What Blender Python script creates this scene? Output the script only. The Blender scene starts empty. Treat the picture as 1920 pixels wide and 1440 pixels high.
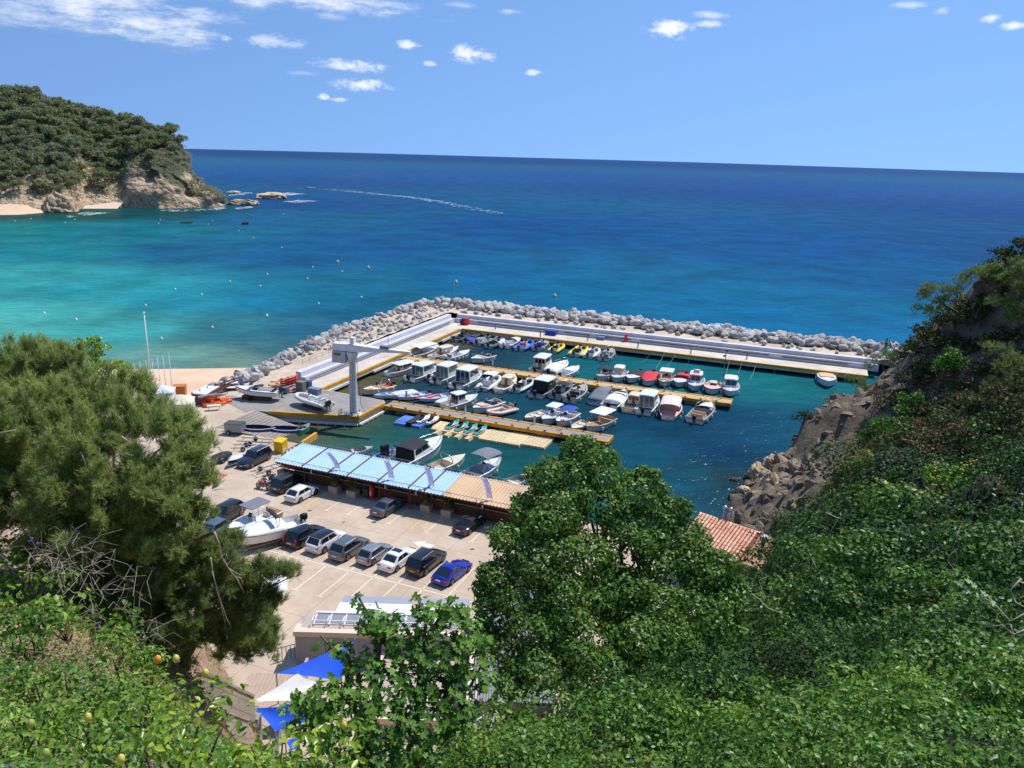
import bpy, math, random
import numpy as np
from mathutils import Matrix, Vector
random.seed(11); RNG = np.random.default_rng(11)
PI = math.pi
scene = bpy.context.scene
COL = scene.collection

# ---------------------------------------------------------------- camera, sky, sun, exposure
CAM_H = 40.0; FPX = 1450.0; PITCH = math.radians(16.40); ROLL = math.radians(1.605)
_r0 = np.array([1.0, 0, 0]); _up0 = np.array([0, math.sin(PITCH), math.cos(PITCH)])
FW = np.array([0, math.cos(PITCH), -math.sin(PITCH)])
EX = math.cos(ROLL)*_r0 + math.sin(ROLL)*_up0
EY = math.sin(ROLL)*_r0 - math.cos(ROLL)*_up0
CAMP = np.array([0, 0, CAM_H])
cd = bpy.data.cameras.new('camera'); cam = bpy.data.objects.new('camera', cd); COL.objects.link(cam)
cd.sensor_width = 36; cd.lens = FPX/1920*36; cd.clip_start = 0.3; cd.clip_end = 60000
m = Matrix.Identity(4)
for i in range(3):
    m[i][0] = EX[i]; m[i][1] = -EY[i]; m[i][2] = -FW[i]; m[i][3] = CAMP[i]
cam.matrix_world = m
scene.camera = cam

def G(x, y, z=0.0):                                   # photo direction met with the level z: surveyed ground point
    d = FW*FPX + EX*(x-960) + EY*(y-720); t = (z-CAM_H)/d[2]
    return CAMP + d*t
def AY(x, y, Y):                                      # photo direction met with the distance Y
    d = FW*FPX + EX*(x-960) + EY*(y-720)
    return CAMP + d*(Y/d[1])
def PROJ(P):
    P = np.asarray(P, float); v = P - CAMP; w = v@FW
    return np.stack([960+FPX*(v@EX)/w, 720+FPX*(v@EY)/w, w], -1)

SUN_AZ = math.radians(52); SUN_EL = math.radians(60)
sd = bpy.data.lights.new('sun', 'SUN'); so = bpy.data.objects.new('sun', sd); COL.objects.link(so)
sd.energy = 3.5; sd.angle = math.radians(0.5); sd.color = (1.0, 0.965, 0.91)
_sv = Vector((math.sin(SUN_AZ)*math.cos(SUN_EL), math.cos(SUN_AZ)*math.cos(SUN_EL), math.sin(SUN_EL)))
so.rotation_euler = _sv.to_track_quat('Z', 'Y').to_euler()
so.location = (60, 60, 200)

def S(*c):                                            # sRGB 0-255 -> linear
    if len(c) == 1: c = (c[0],)*3
    return tuple(((v/255/12.92) if v/255 <= .04045 else ((v/255+.055)/1.055)**2.4) for v in c)

world = bpy.data.worlds.new('World'); scene.world = world; world.use_nodes = True
wt = world.node_tree; wt.nodes.clear()
wn, wl = wt.nodes.new, wt.links.new
wo = wn('ShaderNodeOutputWorld'); bg = wn('ShaderNodeBackground'); wl(bg.outputs[0], wo.inputs[0])
sky = wn('ShaderNodeTexSky'); sky.sky_type = 'NISHITA'; sky.sun_disc = False
sky.sun_elevation = SUN_EL; sky.sun_rotation = SUN_AZ; sky.altitude = 40
sky.air_density = 1.0; sky.dust_density = 0.0; sky.ozone_density = 3.0
bg.inputs[1].default_value = 0.136
wtc = wn('ShaderNodeTexCoord'); wmp = wn('ShaderNodeVectorMath'); wmp.operation = 'MULTIPLY_ADD'; wl(wtc.outputs['Generated'], wmp.inputs[0]); wmp.inputs[1].default_value = (1, 1, .85); wmp.inputs[2].default_value = (0, 0, .38); wl(wmp.outputs[0], sky.inputs[0])
hs = wn('ShaderNodeHueSaturation'); hs.inputs['Saturation'].default_value = 1.08
wl(sky.outputs[0], hs.inputs['Color'])
tc = wn('ShaderNodeTexCoord')
sep = wn('ShaderNodeSeparateXYZ'); wl(tc.outputs['Generated'], sep.inputs[0])
def wmath(op, a, b=None, c=None):
    n = wn('ShaderNodeMath'); n.operation = op
    for i, v in enumerate((a, b, c)):
        if v is None: continue
        if isinstance(v, (int, float)): n.inputs[i].default_value = v
        else: wl(v, n.inputs[i])
    return n.outputs[0]
az = wmath('ARCTAN2', sep.outputs[0], sep.outputs[1]); el = wmath('ARCSINE', sep.outputs[2])
comb = wn('ShaderNodeCombineXYZ'); wl(az, comb.inputs[0]); wl(el, comb.inputs[1])
def wnoise(scale, detail, rough, stretch):
    mp = wn('ShaderNodeMapping'); mp.inputs['Scale'].default_value = (1, stretch, 1); wl(comb.outputs[0], mp.inputs[0])
    n = wn('ShaderNodeTexNoise'); n.inputs['Scale'].default_value = scale; n.inputs['Detail'].default_value = detail
    n.inputs['Roughness'].default_value = rough; wl(mp.outputs[0], n.inputs['Vector']); return n.outputs[0]
n_big = wnoise(38, 5, .6, 2.2); n_fine = wnoise(140, 4, .65, 1.7); n_long = wnoise(17, 6, .62, 4.0)
nz = wmath('ADD', wmath('MULTIPLY', wmath('SUBTRACT', n_big, .5), 2.6), wmath('MULTIPLY', wmath('SUBTRACT', n_fine, .5), 1.5))
nzl = wmath('ADD', wmath('MULTIPLY', wmath('SUBTRACT', n_long, .5), 3.6), wmath('MULTIPLY', wmath('SUBTRACT', n_fine, .5), .6))
# (x, y, half width, half height in photo pixels, strength, long wisp?)
CLOUDS = [(150, 5, 300, 46, 1.0, 1), (260, 44, 200, 40, 1.0, 1), (60, 30, 160, 26, .7, 1), (560, 2, 260, 22, 1.05, 1), (620, 30, 50, 10, .4, 1),
 (515, 78, 62, 16, .55, 0), (425, 73, 15, 8, .55, 0), (655, 122, 74, 13, .85, 0), (570, 138, 40, 7, .35, 1), (768, 84, 30, 10, .85, 0), (873, 100, 36, 19, 1.0, 0),
 (915, 108, 19, 11, .6, 0), (680, 160, 54, 14, .9, 0), (606, 182, 15, 8, .85, 0), (640, 187, 22, 5, .6, 0), (808, 119, 16, 6, .55, 0), (1000, 136, 18, 7, .75, 0),
 (1256, 54, 46, 21, 1.0, 0), (1333, 27, 38, 9, .75, 1), (1335, 45, 34, 9, .7, 0), (1862, 34, 26, 10, .8, 0), (1900, 48, 34, 11, .9, 0), (1705, 10, 40, 10, .6, 1), (1765, 20, 24, 8, .4, 0),
 (958, 22, 22, 6, .4, 0), (870, 10, 50, 8, .4, 1)]
tot = None
for (cx, cy, hw, hh, st, lg) in CLOUDS:
    d = FW*FPX + EX*(cx-960) + EY*(cy-720); d = d/np.linalg.norm(d)
    a0 = math.atan2(d[0], d[1]); e0 = math.asin(d[2])
    dd = FW*FPX + EX*(cx+hw-960) + EY*(cy-720); da = abs(math.atan2(dd[0], dd[1])-a0)
    dd = FW*FPX + EX*(cx-960) + EY*(cy-hh-720); dd = dd/np.linalg.norm(dd); de = abs(math.asin(dd[2])-e0)
    v1 = wn('ShaderNodeVectorMath'); v1.operation = 'SUBTRACT'; wl(comb.outputs[0], v1.inputs[0]); v1.inputs[1].default_value = (a0, e0, 0)
    v1b = wn('ShaderNodeVectorRotate'); v1b.rotation_type = 'Z_AXIS'; v1b.inputs['Angle'].default_value = ROLL; wl(v1.outputs[0], v1b.inputs[0])
    v2 = wn('ShaderNodeVectorMath'); v2.operation = 'MULTIPLY'; wl(v1b.outputs[0], v2.inputs[0]); v2.inputs[1].default_value = (1/da, 1/de, 0)
    v3 = wn('ShaderNodeVectorMath'); v3.operation = 'LENGTH'; wl(v2.outputs[0], v3.inputs[0])
    q = wmath('ADD', wmath('SUBTRACT', 1.0, v3.outputs['Value']), nzl if lg else nz)
    mr = wn('ShaderNodeMapRange'); mr.interpolation_type = 'SMOOTHSTEP'; wl(q, mr.inputs[0])
    mr.inputs[1].default_value = -.1; mr.inputs[2].default_value = 1.5 if lg else 1.0; mr.inputs[4].default_value = st*.9
    fall = wn('ShaderNodeMapRange'); fall.interpolation_type = 'SMOOTHSTEP'; wl(v3.outputs['Value'], fall.inputs[0])
    fall.inputs[1].default_value = 1.5; fall.inputs[2].default_value = .6
    o_ = wmath('MULTIPLY', mr.outputs[0], fall.outputs[0])
    tot = o_ if tot is None else wmath('MAXIMUM', tot, o_)
mixc = wn('ShaderNodeMix'); mixc.data_type = 'RGBA'; wl(tot, mixc.inputs[0]); wl(hs.outputs[0], mixc.inputs[6])
mixc.inputs[7].default_value = (5.4, 5.6, 6.0, 1)
wl(mixc.outputs[2], bg.inputs[0])

scene.view_settings.view_transform = 'Standard'; scene.view_settings.look = 'None'
scene.view_settings.exposure = 0.5; scene.view_settings.gamma = 1; scene.view_settings.use_curve_mapping = False
scene.render.engine = 'CYCLES'
scene.cycles.use_denoising = True
scene.cycles.max_bounces = 6; scene.cycles.diffuse_bounces = 3; scene.cycles.glossy_bounces = 3
scene.cycles.transmission_bounces = 4; scene.cycles.transparent_max_bounces = 6
scene.cycles.caustics_reflective = False; scene.cycles.caustics_refractive = False

# ---------------------------------------------------------------- helpers
class MB:
    """collects simple shapes; build() links them as one mesh object"""
    def __init__(s): s.v = []; s.f = []; s.n = 0
    def add(s, vs, fs):
        vs = [tuple(map(float, p)) for p in vs]
        s.f += [tuple(i+s.n for i in f) for f in fs]; s.v += vs; s.n += len(vs); return s
    def box(s, c, d, rz=0.0, taper=1.0, ry=0.0):
        hx, hy, hz = d[0]/2, d[1]/2, d[2]/2; P = []
        for z in (-1, 1):
            k = taper if z > 0 else 1
            for (x, y) in ((-1, -1), (1, -1), (1, 1), (-1, 1)): P.append((x*hx*k, y*hy*k, z*hz))
        co, si = math.cos(rz), math.sin(rz); cy, sy = math.cos(ry), math.sin(ry); Q = []
        for x, y, z in P:
            x, z = x*cy+z*sy, -x*sy+z*cy
            Q.append((c[0]+x*co-y*si, c[1]+x*si+y*co, c[2]+z))
        return s.add(Q, [(3, 2, 1, 0), (4, 5, 6, 7), (0, 1, 5, 4), (1, 2, 6, 5), (2, 3, 7, 6), (3, 0, 4, 7)])
    def tube(s, pts, r, n=6, cap=True):
        pts = [Vector(p) for p in pts]; m_ = len(pts); rr = r if isinstance(r, (list, tuple)) else [r]*m_
        V = []; up = Vector((0, 0, 1)); last = None
        for i, p in enumerate(pts):
            t = (pts[min(i+1, m_-1)] - pts[max(i-1, 0)]).normalized()
            a = last if last is not None else (up if abs(t.z) < .9 else Vector((1, 0, 0)))
            x = (a - t*a.dot(t))
            if x.length < 1e-5: x = Vector((1, 0, 0)).cross(t)
            x.normalize(); y = t.cross(x); last = x
            for k in range(n):
                an = 2*PI*k/n; V.append(p + (x*math.cos(an) + y*math.sin(an))*rr[i])
        F = [(i*n+k, i*n+(k+1) % n, (i+1)*n+(k+1) % n, (i+1)*n+k) for i in range(m_-1) for k in range(n)]
        if cap: F += [tuple(range(n-1, -1, -1)), tuple((m_-1)*n+k for k in range(n))]
        return s.add(V, F)
    def bar(s, a, b, w, h=None):
        h = h or w; a, b = Vector(a), Vector(b); t = (b-a).normalized()
        u = Vector((0, 0, 1)) if abs(t.z) < .95 else Vector((1, 0, 0))
        x = t.cross(u).normalized()*(w/2); y = x.cross(t).normalized()*(h/2)
        return s.add([a-x-y, a+x-y, a+x+y, a-x+y, b-x-y, b+x-y, b+x+y, b-x+y],
                     [(3, 2, 1, 0), (4, 5, 6, 7), (0, 1, 5, 4), (1, 2, 6, 5), (2, 3, 7, 6), (3, 0, 4, 7)])
    def lathe(s, prof, n=12, c=(0, 0, 0)):
        V = [(c[0]+r*math.cos(2*PI*k/n), c[1]+r*math.sin(2*PI*k/n), c[2]+z) for r, z in prof for k in range(n)]
        L = len(prof)
        F = [(i*n+k, i*n+(k+1) % n, (i+1)*n+(k+1) % n, (i+1)*n+k) for i in range(L-1) for k in range(n)]
        F += [tuple(range(n-1, -1, -1)), tuple((L-1)*n+k for k in range(n))]
        return s.add(V, F)
    def ycyl(s, c, r, w, n=14, r2=None):                      # disc with its axis along y
        V = []
        for y, q in ((-w/2, r), (w/2, r2 or r)):
            V += [(c[0]+q*math.cos(2*PI*k/n), c[1]+y, c[2]+q*math.sin(2*PI*k/n)) for k in range(n)]
        F = [(k, (k+1) % n, n+(k+1) % n, n+k) for k in range(n)] + [tuple(range(n-1, -1, -1)), tuple(range(n, 2*n))]
        return s.add(V, F)
    def prism(s, poly, z0, z1):
        n = len(poly); V = [(p[0], p[1], z0) for p in poly] + [(p[0], p[1], z1) for p in poly]
        return s.add(V, [tuple(range(n-1, -1, -1)), tuple(range(n, 2*n))] + [(k, (k+1) % n, n+(k+1) % n, n+k) for k in range(n)])
    def loft(s, secs, closed=False, cap=False):
        n = len(secs[0]); V = [p for q in secs for p in q]; F = []
        for i in range(len(secs)-1):
            for k in range(n if closed else n-1):
                F.append((i*n+k, i*n+(k+1) % n, (i+1)*n+(k+1) % n, (i+1)*n+k))
        if cap: F += [tuple(range(n-1, -1, -1)), tuple((len(secs)-1)*n+k for k in range(n))]
        return s.add(V, F)
    def quad(s, *p): return s.add(p, [tuple(range(len(p)))])
    def ball(s, c, r, n=10, m_=6, sz=1.0):
        pr = [(max(1e-3, r*math.sin(PI*i/m_)), -r*sz*math.cos(PI*i/m_)) for i in range(m_+1)]
        return s.lathe(pr, n, c)
    def mesh(s, name, smooth=False):
        me = bpy.data.meshes.new(name); me.from_pydata(s.v, [], s.f)
        if smooth: me.shade_smooth()
        me.validate(); return me
    def build(s, name, mat, parent=None, smooth=False, auto=None):
        me = s.mesh(name, smooth or auto is not None); me.materials.append(mat)
        if auto is not None:
            try: me.set_sharp_from_angle(angle=math.radians(auto))
            except Exception: pass
        return link(name, me, parent)

def link(name, me, parent=None, loc=None, rz=None):
    o = bpy.data.objects.new(name, me); COL.objects.link(o)
    if parent is not None: o.parent = parent
    if loc is not None: o.location = loc
    if rz is not None: o.rotation_euler = (0, 0, rz)
    return o
def tag(o, label, cat, group=None):
    o['label'] = label; o['category'] = cat
    if group: o['group'] = group
    return o
def thing(name, label, cat, loc=(0, 0, 0), rz=0.0, group=None):
    o = bpy.data.objects.new(name, None); COL.objects.link(o); o.empty_display_size = .2
    o.location = loc; o.rotation_euler = (0, 0, rz); return tag(o, label, cat, group)
def structure(o): o['kind'] = 'structure'; return o
def stuff(o): o['kind'] = 'stuff'; return o
def dup(root, loc=None, rz=None, label=None):
    r = root.copy(); COL.objects.link(r)
    if loc is not None: r.location = loc
    if rz is not None: r.rotation_euler = (0, 0, rz)
    if label: r['label'] = label
    for ch in list(root.children):
        c = ch.copy(); COL.objects.link(c); c.parent = r
        for g in list(ch.children):
            d = g.copy(); COL.objects.link(d); d.parent = c
    return r
def fast_mesh(name, V, F, mat, parent=None, smooth=False):   # V (n,3), F (m,k) arrays
    V = np.ascontiguousarray(V, np.float32); F = np.ascontiguousarray(F, np.int32); k = F.shape[1]
    me = bpy.data.meshes.new(name); me.vertices.add(len(V)); me.vertices.foreach_set('co', V.ravel())
    me.loops.add(F.size); me.loops.foreach_set('vertex_index', F.ravel())
    me.polygons.add(len(F)); me.polygons.foreach_set('loop_start', np.arange(0, F.size, k, dtype=np.int32))
    if smooth: me.polygons.foreach_set('use_smooth', np.ones(len(F), bool))
    me.update(calc_edges=True)
    if mat is not None: me.materials.append(mat)
    return link(name, me, parent)

# ---------------------------------------------------------------- materials
_M = {}
def nt(name):
    mt = bpy.data.materials.new(name); mt.use_nodes = True
    t = mt.node_tree; b = t.nodes['Principled BSDF']; return mt, t, b
def mat(name, col=0, rough=.6, var=.12, scale=3.0, bump=0.0, metal=0.0, spec=.5, coat=0.0, detail=4, dirt=None, dirt_amt=.5, dirt_scale=.4):
    """procedural surface: base colour broken up by two noises, optional wear colour and fine relief"""
    if name in _M: return _M[name]
    mt, t, b = nt(name); N, L = t.nodes.new, t.links.new
    tcn = N('ShaderNodeTexCoord'); n1 = N('ShaderNodeTexNoise'); n1.inputs['Scale'].default_value = scale; n1.inputs['Detail'].default_value = detail
    L(tcn.outputs['Object'], n1.inputs['Vector'])
    mr = N('ShaderNodeMapRange'); L(n1.outputs[0], mr.inputs[0]); mr.inputs[1].default_value = .25; mr.inputs[2].default_value = .75
    mr.inputs[3].default_value = 1-var; mr.inputs[4].default_value = 1+var
    mx = N('ShaderNodeMix'); mx.data_type = 'RGBA'; mx.blend_type = 'MULTIPLY'; mx.inputs[0].default_value = 1
    mx.inputs[6].default_value = (*col, 1); L(mr.outputs[0], mx.inputs[7])
    out = mx.outputs[2]
    if dirt is not None:
        n2 = N('ShaderNodeTexNoise'); n2.inputs['Scale'].default_value = dirt_scale; n2.inputs['Detail'].default_value = 7; n2.inputs['Roughness'].default_value = .65
        L(tcn.outputs['Object'], n2.inputs['Vector'])
        r2 = N('ShaderNodeMapRange'); L(n2.outputs[0], r2.inputs[0]); r2.inputs[1].default_value = .42; r2.inputs[2].default_value = .68; r2.inputs[4].default_value = dirt_amt
        m2 = N('ShaderNodeMix'); m2.data_type = 'RGBA'; L(r2.outputs[0], m2.inputs[0]); L(out, m2.inputs[6]); m2.inputs[7].default_value = (*dirt, 1)
        out = m2.outputs[2]
    L(out, b.inputs['Base Color'])
    b.inputs['Roughness'].default_value = rough; b.inputs['Metallic'].default_value = metal
    b.inputs['Specular IOR Level'].default_value = spec; b.inputs['Coat Weight'].default_value = coat
    if bump:
        bp = N('ShaderNodeBump'); bp.inputs['Strength'].default_value = bump; bp.inputs['Distance'].default_value = .05
        nb = N('ShaderNodeTexNoise'); nb.inputs['Scale'].default_value = scale*5; nb.inputs['Detail'].default_value = 6
        L(tcn.outputs['Object'], nb.inputs['Vector']); L(nb.outputs[0], bp.inputs['Height']); L(bp.outputs[0], b.inputs['Normal'])
    _M[name] = mt; return mt
def leafmat(name, c1, c2, trans=.35, rough=.45, spec=.4, hue=None):
    if name in _M: return _M[name]
    mt, t, b = nt(name); N, L = t.nodes.new, t.links.new
    g = N('ShaderNodeNewGeometry'); cr = N('ShaderNodeValToRGB')
    cr.color_ramp.elements[0].color = (*c1, 1); cr.color_ramp.elements[1].color = (*c2, 1)
    if hue:
        e = cr.color_ramp.elements.new(.93); e.color = (*c2, 1); cr.color_ramp.elements[2].color = (*hue, 1)
    tcn = N('ShaderNodeTexCoord'); n1 = N('ShaderNodeTexNoise'); n1.inputs['Scale'].default_value = .55; n1.inputs['Detail'].default_value = 3
    L(tcn.outputs['Object'], n1.inputs['Vector'])
    ad = N('ShaderNodeMath'); ad.operation = 'MULTIPLY_ADD'; L(n1.outputs[0], ad.inputs[0]); ad.inputs[1].default_value = 1.1; ad.inputs[2].default_value = -.55
    a2 = N('ShaderNodeMath'); a2.operation = 'ADD'; L(ad.outputs[0], a2.inputs[0]); L(g.outputs['Random Per Island'], a2.inputs[1])
    L(a2.outputs[0], cr.inputs[0])
    L(cr.outputs[0], b.inputs['Base Color']); b.inputs['Roughness'].default_value = rough; b.inputs['Specular IOR Level'].default_value = spec
    tr = N('ShaderNodeBsdfTranslucent'); L(cr.outputs[0], tr.inputs[0]); ms = N('ShaderNodeMixShader'); ms.inputs[0].default_value = trans
    L(b.outputs[0], ms.inputs[1]); L(tr.outputs[0], ms.inputs[2]); L(ms.outputs[0], t.nodes['Material Output'].inputs[0])
    _M[name] = mt; return mt

WHITE = mat('white_gelcoat', S(226, 226, 224), .28, .04, 2.0, coat=.3, dirt=S(190, 186, 176), dirt_amt=.25, dirt_scale=1.2)
CREAM = mat('cream_gelcoat', S(214, 202, 180), .35, .06, 2.0)
GREYP = mat('grey_plastic', S(120, 122, 126), .5, .08)
BLACK = mat('black_plastic', S(28, 28, 30), .4, .15)
RUBBER = mat('tyre_rubber', S(26, 26, 26), .8, .15)
CHROME = mat('stainless_steel', S(190, 192, 195), .25, .03, metal=.9)
ALU = mat('aluminium', S(160, 162, 166), .4, .05, metal=.7)
GALV = mat('galvanised_steel', S(140, 143, 146), .5, .14, 6, metal=.4)
DGLASS = mat('tinted_glass', S(20, 26, 32), .06, .1, spec=.8, coat=.3)
GGLASS = mat('green_tinted_glass', S(60, 92, 90), .08, .1, spec=.8)
BGLASS = mat('blue_tinted_glass', S(38, 58, 92), .08, .1, spec=.8)
WOODB = mat('varnished_wood', S(120, 66, 34), .4, .2, 6)
REDC = mat('red_cloth', S(198, 40, 44), .75, .1, 2)
BLUEC = mat('blue_cloth', S(34, 64, 160), .75, .1, 2)
NAVYC = mat('navy_cloth', S(24, 34, 66), .75, .12, 2)
BLACKC = mat('black_cloth', S(34, 35, 40), .8, .15, 2)
GREYC = mat('grey_cloth', S(112, 116, 126), .85, .1, 2)
WHITEC = mat('white_cloth', S(222, 222, 224), .8, .05, 2)
TANC = mat('beige_cushion', S(206, 172, 140), .7, .08, 2)
ORANGE = mat('orange_plastic', S(226, 96, 36), .5, .1, 3)
YELLOW = mat('yellow_plastic', S(236, 190, 30), .5, .08, 3)
# ================================================================ the large structure
HO = np.array([-12.0, 174.3]); VA = np.array([.929, -.370]); UA = np.array([.370, .929]); HANG = math.atan2(-.370, .929); UANG = HANG + PI/2
def H(a, h, z=0.0):                                    # harbour axes: a along the pontoons, h towards the open sea
    p = HO + VA*a + UA*h; return (p[0], p[1], z)
def toH(P):
    d = np.asarray(P)[..., :2] - HO; return d@VA, d@UA
def vnoise(x, y, seed=0):                              # smooth value noise, arrays
    xi = np.floor(x).astype(np.int64); yi = np.floor(y).astype(np.int64); fx = x-xi; fy = y-yi
    fx = fx*fx*(3-2*fx); fy = fy*fy*(3-2*fy)
    def hsh(i, j):
        n = (i*374761393 + j*668265263 + seed*974711) & 0x7fffffff
        n = ((n ^ (n >> 13))*1274126177) & 0x7fffffff
        return ((n ^ (n >> 16)) & 0xffff)/65535.0
    return (hsh(xi, yi)*(1-fx)+hsh(xi+1, yi)*fx)*(1-fy) + (hsh(xi, yi+1)*(1-fx)+hsh(xi+1, yi+1)*fx)*fy
def fbm(x, y, seed=0, oct=4, gain=.5):
    s = 0; a = 1; t = 0
    for k in range(oct):
        s = s + a*vnoise(x*2**k, y*2**k, seed+k*17); t += a; a *= gain
    return s/t*2-1
def tps(pts):
    P = np.array(pts, float); X = P[:, :2]; z = P[:, 2]; n = len(X)
    def K(r2): return np.where(r2 > 1e-9, .5*r2*np.log(np.maximum(r2, 1e-12)), 0)
    A = np.zeros((n+3, n+3)); A[:n, :n] = K(((X[:, None]-X[None])**2).sum(-1)) + np.eye(n)*.5
    A[:n, n:] = np.c_[np.ones(n), X]; A[n:, :n] = A[:n, n:].T
    w = np.linalg.solve(A, np.r_[z, 0, 0, 0])
    def f(x, y):
        sh = np.shape(x); x = np.ravel(x); y = np.ravel(y)
        r2 = (x[:, None]-X[:, 0])**2 + (y[:, None]-X[:, 1])**2
        return (K(r2)@w[:n] + w[n] + w[n+1]*x + w[n+2]*y).reshape(sh)
    return f
def grid_mesh(name, X, Y, Z, mat, smooth=True, keep=None):
    n, k = X.shape; V = np.stack([X, Y, Z], -1).reshape(-1, 3)
    i = np.arange(n-1)[:, None]*k + np.arange(k-1)[None]
    F = np.stack([i, i+1, i+k+1, i+k], -1).reshape(-1, 4)
    if keep is not None:
        kk = keep.reshape(-1); F = F[kk[F].all(1)]
    return fast_mesh(name, V, F, mat, None, smooth)

# ---- sea: the tint of the water changes with its depth and its bed (sand, weed, rock)
def seamat():
    mt, t, b = nt('sea_water'); N, L = t.nodes.new, t.links.new
    at = N('ShaderNodeVertexColor'); at.layer_name = 'depth_tint'
    geo = N('ShaderNodeNewGeometry')
    def noise(sc, det, rough=.55, vec=(1, 1, 1), rot=0):
        mp = N('ShaderNodeMapping'); mp.inputs['Scale'].default_value = vec; mp.inputs['Rotation'].default_value = (0, 0, rot)
        L(geo.outputs['Position'], mp.inputs[0])
        n = N('ShaderNodeTexNoise'); n.inputs['Scale'].default_value = sc; n.inputs['Detail'].default_value = det; n.inputs['Roughness'].default_value = rough
        L(mp.outputs[0], n.inputs['Vector']); return n.outputs[0]
    bed = noise(.045, 6, .6)
    r = N('ShaderNodeMapRange'); L(bed, r.inputs[0]); r.inputs[1].default_value = .38; r.inputs[2].default_value = .66; r.inputs[3].default_value = 1.12; r.inputs[4].default_value = .74
    rip = noise(.55, 6, .68, (.3, 1, 1), math.radians(-8))
    r3 = N('ShaderNodeMapRange'); L(rip, r3.inputs[0]); r3.inputs[1].default_value = .3; r3.inputs[2].default_value = .7; r3.inputs[3].default_value = .78; r3.inputs[4].default_value = 1.24
    mm = N('ShaderNodeMath'); mm.operation = 'MULTIPLY'; L(r.outputs[0], mm.inputs[0]); L(r3.outputs[0], mm.inputs[1])
    mx = N('ShaderNodeMix'); mx.data_type = 'RGBA'; mx.blend_type = 'MULTIPLY'; mx.inputs[0].default_value = 1
    L(at.outputs[0], mx.inputs[6]); L(mm.outputs[0], mx.inputs[7]); L(mx.outputs[2], b.inputs['Base Color'])
    b.inputs['Roughness'].default_value = .5; b.inputs['Specular IOR Level'].default_value = 0
    w1 = noise(.28, 4, .6, (.55, 1, 1), math.radians(-12)); w2 = noise(1.3, 4, .6, (.6, 1, 1), math.radians(20))
    ad = N('ShaderNodeMath'); ad.operation = 'MULTIPLY_ADD'; L(w1, ad.inputs[0]); ad.inputs[1].default_value = 2.4; L(w2, ad.inputs[2])
    bp = N('ShaderNodeBump'); bp.inputs['Strength'].default_value = 1.0; bp.inputs['Distance'].default_value = .5
    L(ad.outputs[0], bp.inputs['Height']); L(bp.outputs[0], b.inputs['Normal'])
    ln = N('ShaderNodeVectorMath'); ln.operation = 'LENGTH'; L(geo.outputs['Position'], ln.inputs[0]); md = N('ShaderNodeMapRange'); L(ln.outputs['Value'], md.inputs[0])   # single waves average out far away
    md.inputs[1].default_value = 120; md.inputs[2].default_value = 1400; md.inputs[3].default_value = .5; md.inputs[4].default_value = .06; L(md.outputs[0], bp.inputs['Strength'])
    # rough-sea reflectance: the mean over wave slopes rises far less towards the horizon than that of a flat sheet
    gl = N('ShaderNodeBsdfGlossy'); gl.inputs['Roughness'].default_value = .16; L(bp.outputs[0], gl.inputs['Normal'])
    lw = N('ShaderNodeLayerWeight'); lw.inputs['Blend'].default_value = .5
    pw = N('ShaderNodeMath'); pw.operation = 'POWER'; L(lw.outputs['Facing'], pw.inputs[0]); pw.inputs[1].default_value = 4
    fa = N('ShaderNodeMath'); fa.operation = 'MULTIPLY_ADD'; L(pw.outputs[0], fa.inputs[0]); fa.inputs[1].default_value = .1; fa.inputs[2].default_value = .018
    ms = N('ShaderNodeMixShader'); L(fa.outputs[0], ms.inputs[0]); L(b.outputs[0], ms.inputs[1]); L(gl.outputs[0], ms.inputs[2]); L(ms.outputs[0], t.nodes['Material Output'].inputs[0])
    return mt
# depth soundings: photo direction -> tint
TINT = [((960, 300), (16, 46, 108)), ((1900, 326), (18, 50, 112)), ((400, 285), (16, 44, 100)), ((650, 335), (18, 58, 120)), ((1300, 350), (16, 54, 118)), ((1800, 380), (18, 60, 124)),
 ((560, 380), (18, 70, 128)), ((1000, 430), (14, 74, 134)), ((1500, 460), (16, 78, 138)), ((1900, 470), (22, 72, 128)), ((470, 410), (22, 88, 132)), ((300, 398), (24, 74, 84)), ((120, 402), (28, 76, 80)),
 ((250, 430), (20, 106, 128)), ((60, 428), (16, 112, 120)), ((350, 470), (24, 92, 132)), ((560, 480), (18, 84, 132)), ((700, 460), (16, 80, 134)), ((100, 470), (22, 116, 128)),
 ((50, 520), (40, 138, 142)), ((200, 540), (34, 136, 146)), ((350, 560), (26, 122, 140)), ((120, 600), (52, 148, 148)), ((250, 620), (48, 142, 144)), ((20, 610), (60, 152, 148)),
 ((500, 560), (18, 108, 138)), ((650, 560), (16, 96, 130)), ((900, 520), (14, 92, 140)), ((1100, 560), (12, 96, 138)), ((1400, 580), (12, 98, 142)), ((1650, 600), (14, 96, 138)), ((1700, 520), (16, 84, 136)),
 ((420, 620), (40, 108, 118)), ((520, 650), (46, 100, 108)), ((330, 672), (84, 140, 132)), ((440, 680), (90, 136, 126)), ((560, 620), (30, 92, 114)), ((700, 585), (14, 88, 116)),
 ((900, 660), (16, 60, 74)), ((1100, 690), (16, 92, 98)), ((1300, 690), (18, 100, 106)), ((1450, 720), (18, 104, 108)), ((1500, 790), (16, 80, 98)), ((780, 740), (26, 62, 72)), ((1000, 760), (16, 64, 78)),
 ((700, 700), (70, 78, 56)), ((640, 720), (84, 88, 62)), ((850, 650), (78, 84, 66)), ((1250, 800), (14, 62, 84)), ((1350, 850), (12, 56, 80)), ((1400, 800), (14, 66, 90)), ((1300, 900), (18, 76, 90)), ((1360, 900), (28, 58, 62)),
 ((620, 810), (52, 82, 66)), ((700, 840), (34, 84, 76)), ((800, 830), (28, 84, 84)), ((950, 860), (18, 78, 80)), ((1000, 900), (18, 80, 82)), ((590, 800), (76, 82, 56)), ((1200, 860), (14, 74, 90))]
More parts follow.
